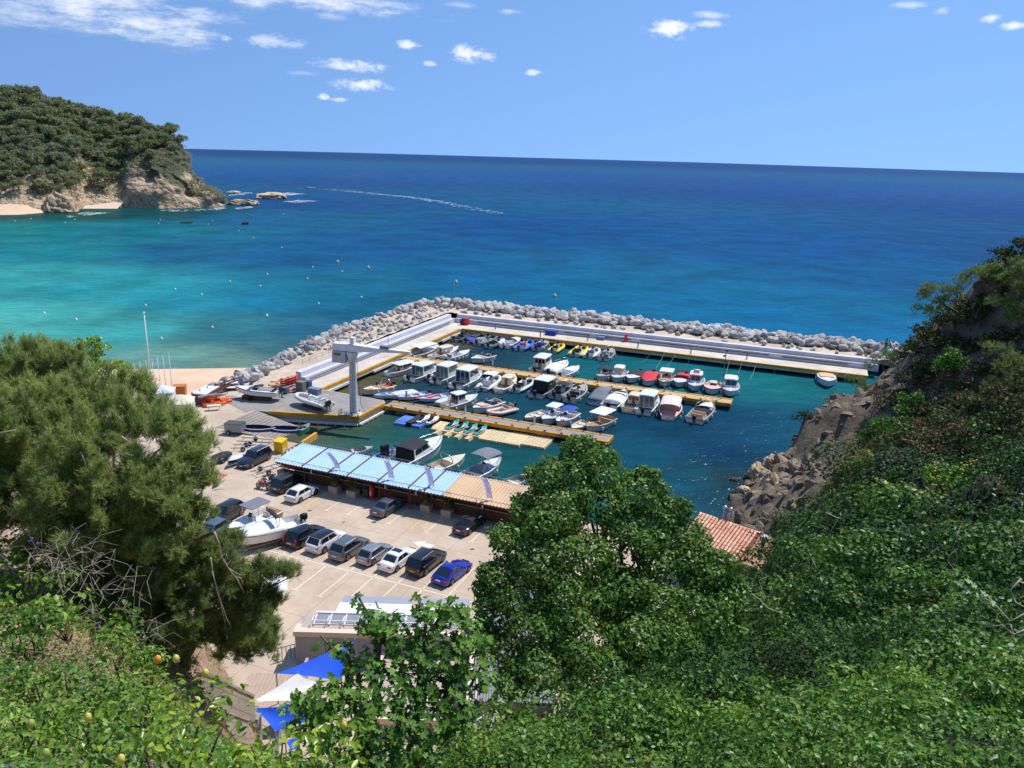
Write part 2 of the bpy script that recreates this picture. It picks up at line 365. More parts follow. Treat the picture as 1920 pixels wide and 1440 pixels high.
def build_sea():
    xs = np.concatenate([-np.geomspace(9000, 330, 26), np.arange(-320, -90, 8.), np.arange(-90, 110, 2.5), np.arange(110, 330, 10.), np.geomspace(340, 9000, 24)])
    ys = np.concatenate([np.arange(60, 240, 2.5), np.arange(240, 620, 8.), np.geomspace(630, 42000, 40)])
    X, Y = np.meshgrid(xs, ys)
    S0 = np.array([PROJ(G(*p, 0))[:2] for p, c in TINT]); C0 = np.array([S(*c) for p, c in TINT])
    W0 = np.array([G(*p, 0)[:2] for p, c in TINT])
    def warp(p):                                        # compress distance so that far soundings reach far
        r = np.hypot(p[..., 0], p[..., 1]); th = np.arctan2(p[..., 0], p[..., 1])
        return np.stack([th*3.2, 2.3*np.log(np.maximum(r, 30)/60)], -1)
    wq = warp(np.stack([X, Y], -1)).reshape(-1, 2); ws = warp(W0)
    d2 = ((wq[:, None]-ws[None])**2).sum(-1)+.004; w = d2**-2.0; w /= w.sum(1, keepdims=True)
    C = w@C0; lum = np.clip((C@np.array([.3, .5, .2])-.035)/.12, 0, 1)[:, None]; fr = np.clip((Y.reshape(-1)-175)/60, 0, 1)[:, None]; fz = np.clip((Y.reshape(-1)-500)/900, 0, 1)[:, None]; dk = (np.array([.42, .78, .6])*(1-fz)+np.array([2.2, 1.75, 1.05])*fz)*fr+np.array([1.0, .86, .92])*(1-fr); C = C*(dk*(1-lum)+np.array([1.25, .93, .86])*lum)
    o = grid_mesh('sea', X, Y, np.zeros_like(X), seamat(), True)
    ca = o.data.color_attributes.new('depth_tint', 'FLOAT_COLOR', 'POINT')
    ca.data.foreach_set('color', np.c_[C, np.ones(len(C))].astype(np.float32).ravel())
    structure(o)
build_sea()

# ---- materials of the setting
def concmat(name, col=0, var=.1, stain=S(96, 84, 70), amt=.35, scale=.35, tyre=False):
    return mat(name, col, .85, var, 1.1, .25, dirt=stain, dirt_amt=amt, dirt_scale=scale)
TAR = concmat('tan_concrete', S(190, 171, 150), .1, S(160, 138, 116), .6, .16)
GREYC_ = concmat('grey_concrete', S(148, 142, 136), .1, S(104, 96, 88), .5, .3)
QUAYC = concmat('quay_concrete', S(204, 194, 182), .06, S(150, 136, 118), .45, .25)
WALLC = concmat('wall_concrete', S(206, 206, 212), .06, S(164, 162, 164), .5, .3)
LILAC = concmat('pale_wall_concrete', S(200, 200, 210), .05, S(176, 174, 176), .35, .3)
PONTC = concmat('pontoon_concrete', S(192, 164, 122), .08, S(150, 124, 90), .45, .5)
PONTG = concmat('pontoon_grey_concrete', S(150, 140, 132), .08, S(110, 98, 88), .45, .5)
YEDGE = mat('yellow_kerb_paint', S(206, 150, 34), .6, .14, 1.5, dirt=S(140, 98, 40), dirt_amt=.6, dirt_scale=.9)
SAND = mat('beach_sand', S(214, 184, 156), .95, .1, .6, .2, dirt=S(196, 150, 116), dirt_amt=.5, dirt_scale=.15)
GRAVEL = mat('breakwater_gravel', S(196, 180, 162), .95, .22, .8, .6, dirt=S(148, 126, 104), dirt_amt=.6, dirt_scale=.2)
def rockmat(name, c1, c2, sc=1.0, bump=.7):
    if name in _M: return _M[name]
    mt, t, b = nt(name); N, L = t.nodes.new, t.links.new
    tcn = N('ShaderNodeTexCoord'); oi = N('ShaderNodeObjectInfo'); n = N('ShaderNodeTexNoise'); n.inputs['Scale'].default_value = sc; n.inputs['Detail'].default_value = 8; n.inputs['Roughness'].default_value = .65
    L(tcn.outputs['Object'], n.inputs['Vector'])
    g = N('ShaderNodeNewGeometry')
    a = N('ShaderNodeMath'); a.operation = 'MULTIPLY_ADD'; L(oi.outputs['Random'], a.inputs[0]); a.inputs[1].default_value = .45; a.inputs[2].default_value = -.35
    a2 = N('ShaderNodeMath'); a2.operation = 'MULTIPLY_ADD'; L(g.outputs['Random Per Island'], a2.inputs[0]); a2.inputs[1].default_value = .25; L(a.outputs[0], a2.inputs[2])
    a3 = N('ShaderNodeMath'); a3.operation = 'MULTIPLY_ADD'; L(n.outputs[0], a3.inputs[0]); a3.inputs[1].default_value = 1.35; L(a2.outputs[0], a3.inputs[2])
    cr = N('ShaderNodeValToRGB'); cr.color_ramp.elements[0].color = (*c1, 1); cr.color_ramp.elements[1].color = (*c2, 1); cr.color_ramp.elements[0].position = .1; cr.color_ramp.elements[1].position = .85
    L(a3.outputs[0], cr.inputs[0]); b.inputs['Roughness'].default_value = .9
    sp = N('ShaderNodeSeparateXYZ'); L(g.outputs['Position'], sp.inputs[0]); wz = N('ShaderNodeMapRange'); L(sp.outputs[2], wz.inputs[0]); wz.inputs[1].default_value = .25; wz.inputs[2].default_value = .75   # wet, weedy foot at the waterline
    wm_ = N('ShaderNodeMix'); wm_.data_type = 'RGBA'; L(wz.outputs[0], wm_.inputs[0]); wm_.inputs[6].default_value = (*S(52, 48, 38), 1); L(cr.outputs[0], wm_.inputs[7]); L(wm_.outputs[2], b.inputs['Base Color'])
    bp = N('ShaderNodeBump'); bp.inputs['Strength'].default_value = bump; bp.inputs['Distance'].default_value = .25/sc
    n2 = N('ShaderNodeTexNoise'); n2.inputs['Scale'].default_value = sc*3.5; n2.inputs['Detail'].default_value = 8; n2.inputs['Roughness'].default_value = .7
    L(tcn.outputs['Object'], n2.inputs['Vector']); L(n2.outputs[0], bp.inputs['Height']); L(bp.outputs[0], b.inputs['Normal'])
    _M[name] = mt; return mt
GRANITE = rockmat('granite', S(84, 82, 80), S(186, 182, 177), .5)
CLIFFR = rockmat('cliff_rock', S(104, 84, 64), S(206, 176, 138), .12)
SHOREROCK = rockmat('shore_rock', S(120, 96, 72), S(206, 184, 152), .5)

# ---- land: car park and yard in one sheet with its quay faces
ZG = 1.5
def land():
    left = [G(p[0], p[1], ZG)[:2] for p in ((560, 712), (470, 716), (410, 728), (352, 752), (200, 790), (-60, 800))]
    P = [H(0, -53.7), H(12.2, -54.2), H(13.1, -55.2), H(13.1, -63), H(-.3, -67), H(-2.5, -67.4), H(-2.5, -76.2), H(14.2, -76.2), H(17.5, -82.2), H(72, -82.2), H(84, -90), H(84, -150), H(-95, -150), (-115, 118, 0)] + [tuple(q) for q in left[::-1]] + [H(-5.2, -53.7)]
    b = MB(); poly = [(p[0], p[1]) for p in P][::-1]; b.prism(poly, -2.0, ZG)
    bm_ = b.build('ground', TAR); structure(bm_)
    # grey working yard sheet, 4 mm proud
    yd = [H(-.2, -53.9), H(12.0, -54.3), H(12.9, -55.4), H(12.9, -62.8), H(-.4, -66.8), H(-2.5, -67.2), H(-3.2, -69), H(-9, -66.5), H(-16, -59.5), H(-13.5, -52), H(-5.2, -51.5)]
    b = MB(); b.prism([(p[0], p[1]) for p in yd][::-1], ZG-.2, ZG+.004); structure(b.build('yard_surface', GREYC_))
    # slipway running into the water, with its cleats
    b = MB()
    b.quad(H(-2.5, -76.2, ZG), H(10.5, -76.2, -.9), H(10.5, -67.2, -.9), H(-2.5, -67.4, ZG))
    s_ = structure(b.build('slipway', GREYC_))
    cm = MB(); cm.box((0, 0, 0), (.16, 8.2, .08)); cme = cm.mesh('cleat'); cme.materials.append(mat('slip_timber', S(150, 138, 122), .85, .2, 2))
    for k in range(16):
        t = k/16; a = -2.2+t*10; o = link('cleat', cme, s_); o.location = H(a, -71.8, ZG-(a+2.5)/13*2.4+.03); o.rotation_euler = (0, math.atan(2.4/13), HANG)
land()
# painted bays and arrows of the car park (sheets 4 mm above the ground)
LINEW = mat('white_road_paint', S(226, 216, 200), .8, .08, 3, dirt=S(190, 162, 136), dirt_amt=.6, dirt_scale=1.5)
LINEY = mat('yellow_road_paint', S(226, 186, 92), .8, .08, 3, dirt=S(190, 162, 120), dirt_amt=.5, dirt_scale=1.5)
def strip(b, p, q, w, z):
    p = np.array(p[:2]); q = np.array(q[:2]); d = (q-p)/np.linalg.norm(q-p); n = np.array([-d[1], d[0]])*w/2
    b.quad((*(p-n), z), (*(q-n), z), (*(q+n), z), (*(p+n), z))
z7 = lambda u, v: (640+u/4.8, 820+v/4.8)
z6 = lambda u, v: (380+u/4.8, 840+v/4.8)
def g15(p): return G(p[0], p[1], ZG)
def paint():
    par = structure(bpy.data.objects.new('parking_markings', None)); COL.objects.link(par); ZP = ZG+.004
    def line(p, q, m=LINEW, tee=True, w=.11):
        b = MB(); strip(b, p, q, w, ZP)
        if tee:
            d = (np.array(q)-np.array(p))[:2]; d /= np.linalg.norm(d); n = np.array([-d[1], d[0]]); e = np.array(p)[:2]
            strip(b, e-n*.35, e+n*.35, w, ZP+.001)
        b.build('painted_line', m, par)
    for u0, v0, u1, v1, z in ((55, 692, 245, 567, 7), (425, 778, 600, 645, 7), (765, 853, 915, 722, 7), (965, 893, 1090, 790, 7), (1170, 938, 1330, 785, 7)):
        line(g15(z7(u0, v0)), g15(z7(u1, v1)))
    line(g15(z7(625, 820)), g15(z7(775, 690)), LINEY); line(g15(z6(930, 520)), g15(z6(1110, 410)), LINEY)
    line(g15(z6(1115, 560)), g15(z6(1300, 440)))
    # hatched bay
    p0, p1 = g15(z7(625, 820)), g15(z7(765, 853)); q0, q1 = g15(z7(775, 690)), g15(z7(915, 722))
    line(p0+(q0-p0)*.5, q1, LINEY, False); line(p0+(p1-p0)*.9, q0+(q1-q0)*.05, LINEY, False); line(q0, q1, LINEY, False)
    # the two rows that share one long line
    A = g15(z6(620, 930)); B = g15(z7(1010, 1440)); d = (B-A)/np.linalg.norm(B-A)
    line(A-d*6, B+d*4, LINEW, False)
    n = np.array([-d[1], d[0], 0]); n = n if n[1] > 0 else -n
    dirc = np.array([.377, .926, 0])
    X0 = g15(z6(1365, 1075))
    for k in range(-7, 6):
        c = X0 + d*2.62*k
        line(c-dirc*5.6, c, LINEW, True); 
        if k > -4: line(c+dirc*4.9, c, LINEW, False)
    # sawn joints of the concrete bays and dark drips under the cars
    jm = mat('concrete_joint', S(128, 112, 98), .9, .1); sm = mat('oil_stain', S(96, 84, 74), .6, .3, 2)
    for k in range(9):
        b = MB(); strip(b, H(20+6*k, -88.2), H(20+6*k, -124), .035, ZG+.0015); b.build('slab_joint', jm, par)
    for h_ in (-94, -101, -110, -117):
        b = MB(); strip(b, H(8, h_), H(72, h_), .035, ZG+.0022); b.build('slab_joint', jm, par)
    r = np.random.default_rng(17)
    for k in range(34):
        a_, h_ = r.uniform(14, 62), r.choice([-92.5, -97, -98, -108.5, -109.5, -114, -119])+r.uniform(-1.5, 1.5); s = r.uniform(.15, .55); c = H(a_, h_); b = MB()
        b.add([(c[0]+math.cos(t)*s*r.uniform(.6, 1.2), c[1]+math.sin(t)*s*r.uniform(.5, 1.0), ZG+.003) for t in np.linspace(0, 2*PI, 10)[:-1]], [tuple(range(9))]); b.build('oil_stain', sm, par)
    # arrows
    def arrow(pix):
        b = MB(); P = [g15(p) for p in pix]
        b.quad(*[(p[0], p[1], ZP) for p in P]); b.build('painted_arrow', LINEW, par)
    arrow([z7(645, 940), z7(765, 935), z7(750, 952), z7(845, 970), z7(805, 998), z7(710, 975), z7(700, 990)])
    arrow([z6(430, 488), z6(500, 484), z6(490, 494), z6(565, 524), z6(535, 535), z6(432, 510)])
    b = MB(); Q = [g15(p) for p in ((400, 885), (427, 889), (423, 894), (398, 891))]; b.quad(*[(p[0], p[1], ZP) for p in Q])
    b.build('painted_patch', mat('red_road_paint', S(196, 92, 92), .8, .1, 3), par)
paint()

# ---- breakwater: core, quay decks, stepped wave wall, boulders
def breakwater():
    bw = structure(bpy.data.objects.new('breakwater', None)); COL.objects.link(bw)
    # rubble core as one height sheet in harbour axes
    a = np.arange(-30, 102, 1.0); h = np.arange(-64, 32, 1.0); A_, H_ = np.meshgrid(a, h)
    outer_l = -23.5 + np.clip((-h-20)/35, 0, 1)*5.0
    def prof(d, top):                                    # d metres inside the waterline
        return np.clip(d*.62-.3, -1.5, top)
    dl = A_ - outer_l[:, None]; df = 27.0 - H_; de = 98 - A_
    d = np.minimum(np.minimum(dl, df), de)
    topl = np.where(H_ < -30, 3.1-np.clip((-30-H_)/28, 0, 1)*1.5, 3.1)
    Z = np.minimum(prof(d, 9), topl) + fbm(A_*.5, H_*.5, 3)*.25
    keep = ((A_ < -7.0) | (H_ > 8.0))
    wx = HO[0]+VA[0]*A_+UA[0]*H_; wy = HO[1]+VA[1]*A_+UA[1]*H_
    core = grid_mesh('rubble_core', wx, wy, Z, GRAVEL, True, keep); core.parent = bw
    # quay decks
    def slab(name, pts, z0, z1, m):
        b = MB(); b.prism([(p[0], p[1]) for p in pts], z0, z1); return b.build(name, m, bw)
    slab('quay_deck', [H(0, 0), H(86, 0), H(86, 6.1), H(-4.6, 6.1), H(-4.6, -53.7), H(0, -53.7)][::1], .75, ZG, QUAYC)
    slab('quay_core', [H(-1.2, 3.4), H(85.5, 3.4), H(85.5, 6.0), H(-4.5, 6.0), H(-4.5, -53.7), H(-1.2, -53.7)][::1], -2.0, .74, concmat('underdeck_shade_concrete', S(70, 68, 62)))  # dark concrete colour paints in the shade under the quay deck
    for k in range(17):
        b = MB(); p = H(1.5+5.2*k, .9); b.tube([(p[0], p[1], .75), (p[0], p[1], -2)], .35, 8); b.build('quay_pile', concmat('underdeck_shade_concrete', 0), bw)
    # yellow kerbs (one per run)
    def kerb(p, q, w=.5, hgt=.16, side=1, z=ZG, m=YEDGE, name='kerb', drop=.28):
        p = np.array(p[:2]); q = np.array(q[:2]); d_ = (q-p)/np.linalg.norm(q-p); n = np.array([-d_[1], d_[0]])*side
        b = MB(); b.prism([tuple(p-n*.03), tuple(q-n*.03), tuple(q+n*w), tuple(p+n*w)][::side], z-drop, z+hgt)
        return b.build(name, m, bw)
    kerb(H(.0, .0), H(86, 0)); kerb(H(0, -53.7), H(0, -.5), side=1)
    # white rubber fender strips under the left kerb
    fm = mat('fender_white', S(214, 214, 206), .6, .1, 2)
    for h0, h1 in ((-53, -46), (-38, -31), (-24, -19), (-10, -6), (-5, -1)):
        b = MB(); b.prism([H(.05, h0)[:2], H(.3, h0)[:2], H(.3, h1)[:2], H(.05, h1)[:2]], .55, .95); b.build('fender_strip', fm, bw)
    # wave wall, stepped: foot, recess (slot), ledge, upper face, top
    def wall(name, p, q, nrm, m, slots, span):
        p = np.array(p[:2]); q = np.array(q[:2]); nrm = np.array(nrm)
        prof_ = [(0, ZG-.3), (0, 2.55), (.95, 2.5), (1.0, 3.35), (2.0, 3.42), (2.0, 2.0)]
        b = MB(); n = len(prof_)
        V = [(*(e+nrm*o_), z) for e in (p, q) for o_, z in prof_]
        b.add(V, [(i, i+1, n+i+1, n+i) for i in range(n-1)] + [tuple(range(n)), tuple(range(2*n-1, n-1, -1))])
        o = b.build(name, m, bw)
        dm = mat('slot_shade', S(70, 70, 74), .9, .1)
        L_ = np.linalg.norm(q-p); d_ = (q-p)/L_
        for s0, s1 in slots:                            # dark bars whose colour stands for the shade in the wall slots
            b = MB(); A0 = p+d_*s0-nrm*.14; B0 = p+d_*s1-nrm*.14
            b.bar((*A0, 2.1), (*B0, 2.1), .12, .1); b.build('slot_shade_bar', dm, bw)
    wall('wave_wall', H(-4.6, 6.1), H(88, 6.1), UA, WALLC, [(6, 25), (27.5, 33.5), (35, 43), (45, 72), (74.5, 87)], None)
    wall('side_wall', H(-4.6, 6.0), H(-4.6, -52), -VA, LILAC, [(3, 57)], None)
    # boulders
    protos = []
    for k in range(9):
        bmv = ico(1); r = np.random.default_rng(100+k); v = bmv[0].copy()
        v *= (1+r.uniform(-.16, .16, (len(v), 1)))
        for _ in range(11):                               # chop flat facets
            nn = r.normal(size=3); nn /= np.linalg.norm(nn); lim = r.uniform(.42, .74); dd = v@nn
            v -= np.outer(np.clip(dd-lim, 0, None), nn)
        v *= r.uniform(.85, 1.55, 3)
        protos.append((v, bmv[1]))
    meshes = []
    for v, f in protos:
        me = bpy.data.meshes.new('boulder'); me.from_pydata(v.tolist(), [], f.tolist()); me.materials.append(GRANITE); meshes.append(me)
    r = np.random.default_rng(5); C = []
    def core_z(a_, h_):
        ol = -23.5+np.clip((-h_-20)/35, 0, 1)*5.0; dd = min(a_-ol, 27-h_, 98-a_)
        tp = 3.1-np.clip((-30-h_)/28, 0, 1)*1.5 if h_ < -30 else 3.1
        return min(dd*.62-.3, tp)
    def put(a_, h_, s, lift=.25):
        z = core_z(a_, h_)
        C.append((*H(a_, h_, z+s*lift+r.uniform(-.1, .25)), s, r.uniform(0, 6.28), r.uniform(-.5, .5), r.uniform(-.5, .5), r.integers(9)))
    for k in range(900):                                 # seaward of the long wall
        a_ = r.uniform(-16, 97); w_ = r.beta(1.6, 1.4); put(a_, 13.0+w_*14.0, r.uniform(.5, 1.2)**1.2, .35)
    for k in range(170): put(r.uniform(-12, 96), r.uniform(13.5, 17), r.uniform(.8, 1.35), .6)
    for k in range(60): put(r.uniform(-6, 90), r.uniform(9.3, 13), r.uniform(.3, .8), .2)
    for k in range(760):
        h_ = r.uniform(-62, 20); ol = -23.5+np.clip((-h_-20)/35, 0, 1)*5.0; put(ol+r.beta(1.3, 1.7)*(6.5 if h_ > -40 else 6.0), h_, r.uniform(.5, 1.35), .35)
    for k in range(420): 
        h_ = r.uniform(-66, 14); put(r.uniform(-18.5, -8.5) if h_ > -35 else r.uniform(-19, -13), h_, r.uniform(.2, .6), .25)
    C.sort(key=lambda c: -c[3]/math.hypot(c[0], c[1]))
    rest_v, rest_f, off = [], [], 0
    for i, (x, y, z, s, rz, rx, ry, k) in enumerate(C):
        if i < 300:
            o = link('boulder', meshes[k], bw); s *= .88; o.location = (x, y, z); o.scale = (s, s, s*.85); o.rotation_euler = (rx, ry, rz)
        else:
            M_ = np.array(Matrix.LocRotScale(Vector((x, y, z)), Vector((rx, ry, rz)) and __import__('mathutils').Euler((rx, ry, rz)), Vector((s, s, s*.85))))
            v, f = protos[k]; rest_v.append(v@M_[:3, :3].T+M_[:3, 3]); rest_f.append(f+off); off += len(v)
    o = fast_mesh('boulders_small', np.concatenate(rest_v), np.concatenate(rest_f), GRANITE, bw); stuff(o)
def ico(sub):
    t = (1+5**.5)/2
    v = np.array([(-1, t, 0), (1, t, 0), (-1, -t, 0), (1, -t, 0), (0, -1, t), (0, 1, t), (0, -1, -t), (0, 1, -t), (t, 0, -1), (t, 0, 1), (-t, 0, -1), (-t, 0, 1)], float)
    f = [(0, 11, 5), (0, 5, 1), (0, 1, 7), (0, 7, 10), (0, 10, 11), (1, 5, 9), (5, 11, 4), (11, 10, 2), (10, 7, 6), (7, 1, 8), (3, 9, 4), (3, 4, 2), (3, 2, 6), (3, 6, 8), (3, 8, 9), (4, 9, 5), (2, 4, 11), (6, 2, 10), (8, 6, 7), (9, 8, 1)]
    v = [p/np.linalg.norm(p) for p in v]
    for _ in range(sub):
        cache = {}; nf = []
        def mid(a, b):
            k = (min(a, b), max(a, b))
            if k not in cache:
                p = v[a]+v[b]; v.append(p/np.linalg.norm(p)); cache[k] = len(v)-1
            return cache[k]
        for a, b, c in f:
            ab, bc, ca = mid(a, b), mid(b, c), mid(c, a); nf += [(a, ab, ca), (b, bc, ab), (c, ca, bc), (ab, bc, ca)]
        f = nf
    return np.array(v), np.array(f)
breakwater()

# ---- pontoons, the loading platform edge
def pontoon(name, label, a0, a1, h0, h1, z, deckm, stub=True):
    t = thing(name, label, 'pontoon', H(a0, (h0+h1)/2, 0), HANG); L_ = a1-a0; W_ = h1-h0
    n = int(L_/3.0)
    dm = MB(); dm.box((0, 0, 0), (L_/n-.03, W_-.9, .3)); dme = dm.mesh('deck_panel'); dme.materials.append(deckm)
    for k in range(n):
        o = link('deck_panel', dme, t); o.location = (L_*(k+.5)/n, 0, z-.15)
    for s in (-1, 1):
        b = MB(); b.box((L_/2, s*(W_/2-.22), z-.2), (L_, .44, .54)); b.build('edge_beam', YEDGE, t)
    b = MB(); b.box((L_+.11, 0, z-.2), (.22, W_, .54)); b.build('end_beam', YEDGE, t)
    fl = MB(); fl.box((0, 0, 0), (2.2, W_-.7, .9)); fme = fl.mesh('float'); fme.materials.append(GREYP)
    for k in range(int(L_/6)):
        o = link('float', fme, t); o.location = (3+6*k, 0, .1)
    cl = MB(); cl.box((0, 0, .04), (.1, .12, .08)); cl.box((0, 0, .13), (.42, .12, .1)); cme = cl.mesh('cleat'); cme.materials.append(BLACK)
    for s in (-1, 1):
        for k in range(int(L_/2.6)):
            o = link('cleat', cme, t); o.location = (1.3+2.6*k, s*(W_/2-.2), z+.07)
    return t
pontoon('pontoon', 'long tan pontoon in the middle of the harbour with boats on both sides', .5, 63.8, -29.0, -26.0, 1.15, PONTC)
pontoon('pontoon', 'grey pontoon with yellow edges that leaves the crane platform towards the tree', 13.2, 50.0, -55.9, -52.9, 1.15, PONTG)
def platform_edge():
    t = thing('platform_edge', 'yellow steel edge with white rail under it round the crane platform', 'kerb', (0, 0, 0))
    P = [H(-.3, -67.0), H(13.1, -63.1), H(13.1, -55.9)]
    for p, q in zip(P[:-1], P[1:]):
        p_, q_ = np.array(p[:2]), np.array(q[:2]); d = (q_-p_)/np.linalg.norm(q_-p_); n = np.array([d[1], -d[0]])
        b = MB(); b.prism([tuple(p_-n*.25), tuple(p_+n*.25), tuple(q_+n*.25), tuple(q_-n*.25)], ZG-.34, ZG+.12); b.build('kerb', YEDGE, t)
        b = MB(); b.prism([tuple(p_+n*.1), tuple(p_+n*.45), tuple(q_+n*.45), tuple(q_+n*.1)], .2, .48); b.build('fender_rail', mat('fender_white', S(214, 214, 206)), t)
        L_ = np.linalg.norm(q_-p_)
        for k in range(int(L_/1.4)):
            c = p_+d*(.7+1.4*k)+n*.36; b = MB(); b.tube([(*c, .22), (*c, -.5)], .1, 6); b.build('pile', mat('fender_white', S(214, 214, 206)), t)
platform_edge()

# ---- beach
def beach():
    x = np.linspace(-190, -38, 110); y = np.linspace(95, 150, 60); X, Y = np.meshgrid(x, y)
    sh = 141.6 + (X+49)*.10 + np.sin(X*.11)*.6
    sh = np.where(X < -75, 139.0+(X+75)*(-.12), sh)
    d = sh - Y
    Z = np.where(d > 0, np.minimum(d*.1, 1.45), np.maximum(d*.16, -3)) + fbm(X*.25, Y*.25, 9)*.05*(d > 1)
    structure(grid_mesh('beach', X, Y, Z, SAND, True, (Y > 119) | (X < -47)))
beach()
# ================================================================ headland across the bay
def interp(tab, x):
    t = np.array(tab, float); return np.interp(x, t[:, 0], t[:, 1])
HL_FOOT = [(-330, 392), (-60, 396), (0, 398), (60, 399), (130, 396), (160, 390), (230, 389), (300, 391), (360, 390), (408, 388), (424, 384)]
HL_TOP = [(-330, 120), (0, 176), (80, 190), (130, 206), (200, 224), (250, 236), (300, 254), (330, 262), (348, 292), (362, 318), (380, 336), (400, 351), (424, 378)]
HL_DEPTH = [(-330, 190), (0, 150), (150, 120), (250, 95), (300, 80), (345, 45), (365, 28), (400, 18), (424, 8)]
def headland():
    px = np.linspace(-330, 424, 150); t = np.concatenate([np.linspace(-.12, 0, 4)[:-1], np.linspace(0, 1, 60), np.linspace(1.05, 2.2, 24)])
    foot = np.array([G(p, interp(HL_FOOT, p), 0) for p in px])
    top = np.array([AY(p, interp(HL_TOP, p), f[1]+interp(HL_DEPTH, p)) for p, f in zip(px, foot)])
    T, Pp = np.meshgrid(t, px)
    X = foot[:, :1] + (top[:, :1]-foot[:, :1])*T; Y = foot[:, 1:2] + (top[:, 1:2]-foot[:, 1:2])*T
    rocky = np.clip((Pp-215)/40, 0, 1)
    tc_ = np.clip(T, 0, 1)
    p_s = np.clip(tc_, 0, 1)**(.85-.35*rocky)             # steeper foot where the rock is bare
    Z = top[:, 2:3]*p_s
    Z = np.where(T < 0, T*40, Z); Z = np.where(T > 1, top[:, 2:3]*(1-((T-1)/1.2)**1.5) - (T-1)*6, Z)
    amp = np.clip(tc_*6, 0, 1)*np.clip((2.2-T), 0, 1)
    Z = Z + fbm(X*.02, Y*.02, 4)*5*amp*np.clip(tc_*2, 0, 1)*(1-rocky*.7)
    rid = 1-np.abs(fbm(X*.045+Z*.02, Y*.05, 8, 5)); dis = (rid-.75)*30*rocky*np.clip(tc_*10, 0, 1)*np.clip((1.3-tc_), 0, 1)
    Y = Y - dis*.8; X = X + fbm(X*.08, Z*.12, 14)*7*rocky*amp; Z = Z + fbm(X*.11, Z*.14, 6)*4.5*rocky*amp
    o = grid_mesh('headland', X, Y, Z, headmat(), False); structure(o)
    return px, t, X, Y, Z
def headmat():
    mt, t, b = nt('headland_rock_and_scrub'); N, L = t.nodes.new, t.links.new
    tcn = N('ShaderNodeTexCoord'); n = N('ShaderNodeTexNoise'); n.inputs['Scale'].default_value = .09; n.inputs['Detail'].default_value = 9; n.inputs['Roughness'].default_value = .68
    L(tcn.outputs['Object'], n.inputs['Vector'])
    cr = N('ShaderNodeValToRGB'); e = cr.color_ramp.elements; e[0].position = .3; e[0].color = (*S(100, 86, 70), 1); e[1].position = .72; e[1].color = (*S(204, 184, 154), 1)
    x = e.new(.5); x.color = (*S(180, 156, 126), 1)
    L(n.outputs[0], cr.inputs[0])
    n2 = N('ShaderNodeTexNoise'); n2.inputs['Scale'].default_value = .05; n2.inputs['Detail'].default_value = 6; L(tcn.outputs['Object'], n2.inputs['Vector'])
    sepz = N('ShaderNodeSeparateXYZ'); L(tcn.outputs['Object'], sepz.inputs[0])
    hm = N('ShaderNodeMapRange'); L(sepz.outputs[2], hm.inputs[0]); hm.inputs[1].default_value = 8; hm.inputs[2].default_value = 34; hm.inputs[3].default_value = -.25; hm.inputs[4].default_value = .3
    ad = N('ShaderNodeMath'); L(n2.outputs[0], ad.inputs[0]); L(hm.outputs[0], ad.inputs[1])
    r = N('ShaderNodeMapRange'); L(ad.outputs[0], r.inputs[0]); r.inputs[1].default_value = .48; r.inputs[2].default_value = .58
    mx = N('ShaderNodeMix'); mx.data_type = 'RGBA'; L(r.outputs[0], mx.inputs[0]); L(cr.outputs[0], mx.inputs[6]); mx.inputs[7].default_value = (*S(86, 88, 58), 1)
    L(mx.outputs[2], b.inputs['Base Color']); b.inputs['Roughness'].default_value = .95
    bp = N('ShaderNodeBump'); bp.inputs['Strength'].default_value = 1.0; bp.inputs['Distance'].default_value = 5
    n3 = N('ShaderNodeTexNoise'); n3.inputs['Scale'].default_value = .3; n3.inputs['Detail'].default_value = 8; L(tcn.outputs['Object'], n3.inputs['Vector']); L(n3.outputs[0], bp.inputs['Height']); L(bp.outputs[0], b.inputs['Normal'])
    return mt
HL = headland()

# ---- islets, surf, wake
FOAM = mat('sea_foam', S(226, 232, 234), .9, .2, .5)
def foam_sheet(name, pts_px, seed, cover=.5, z=.06, cell=None):
    """broken foam: a sheet of small ragged flakes lying on the water"""
    P = np.array([G(*p, 0)[:2] for p in pts_px]); r = np.random.default_rng(seed); V, F = [], []
    c = P.mean(0); lo, hi = P.min(0), P.max(0); cell = cell or max((hi-lo).max()/60, .4)
    def inside(q):
        k = False; n = len(P)
        for i in range(n):
            a, b_ = P[i], P[i-1]
            if (a[1] > q[1]) != (b_[1] > q[1]) and q[0] < (b_[0]-a[0])*(q[1]-a[1])/(b_[1]-a[1])+a[0]: k = not k
        return k
    for x in np.arange(lo[0], hi[0], cell):
        for y in np.arange(lo[1], hi[1], cell):
            q = np.array([x, y])+r.uniform(-.5, .5, 2)*cell
            if not inside(q): continue
            if vnoise(np.array(x/cell/5), np.array(y/cell/5), seed)*.7+r.random()*.3 > cover: continue
            s = cell*r.uniform(.4, 1.0); n = 6; an = np.sort(r.uniform(0, 6.28, n)); k = len(V)
            for a in an: V.append((q[0]+math.cos(a)*s*r.uniform(.5, 1.3), q[1]+math.sin(a)*s*r.uniform(.4, .9), z+r.uniform(0, .05)))
            F.append(tuple(range(k, k+n)))
    b = MB(); b.v = V; b.f = F; b.n = len(V); return stuff(b.build(name, FOAM))
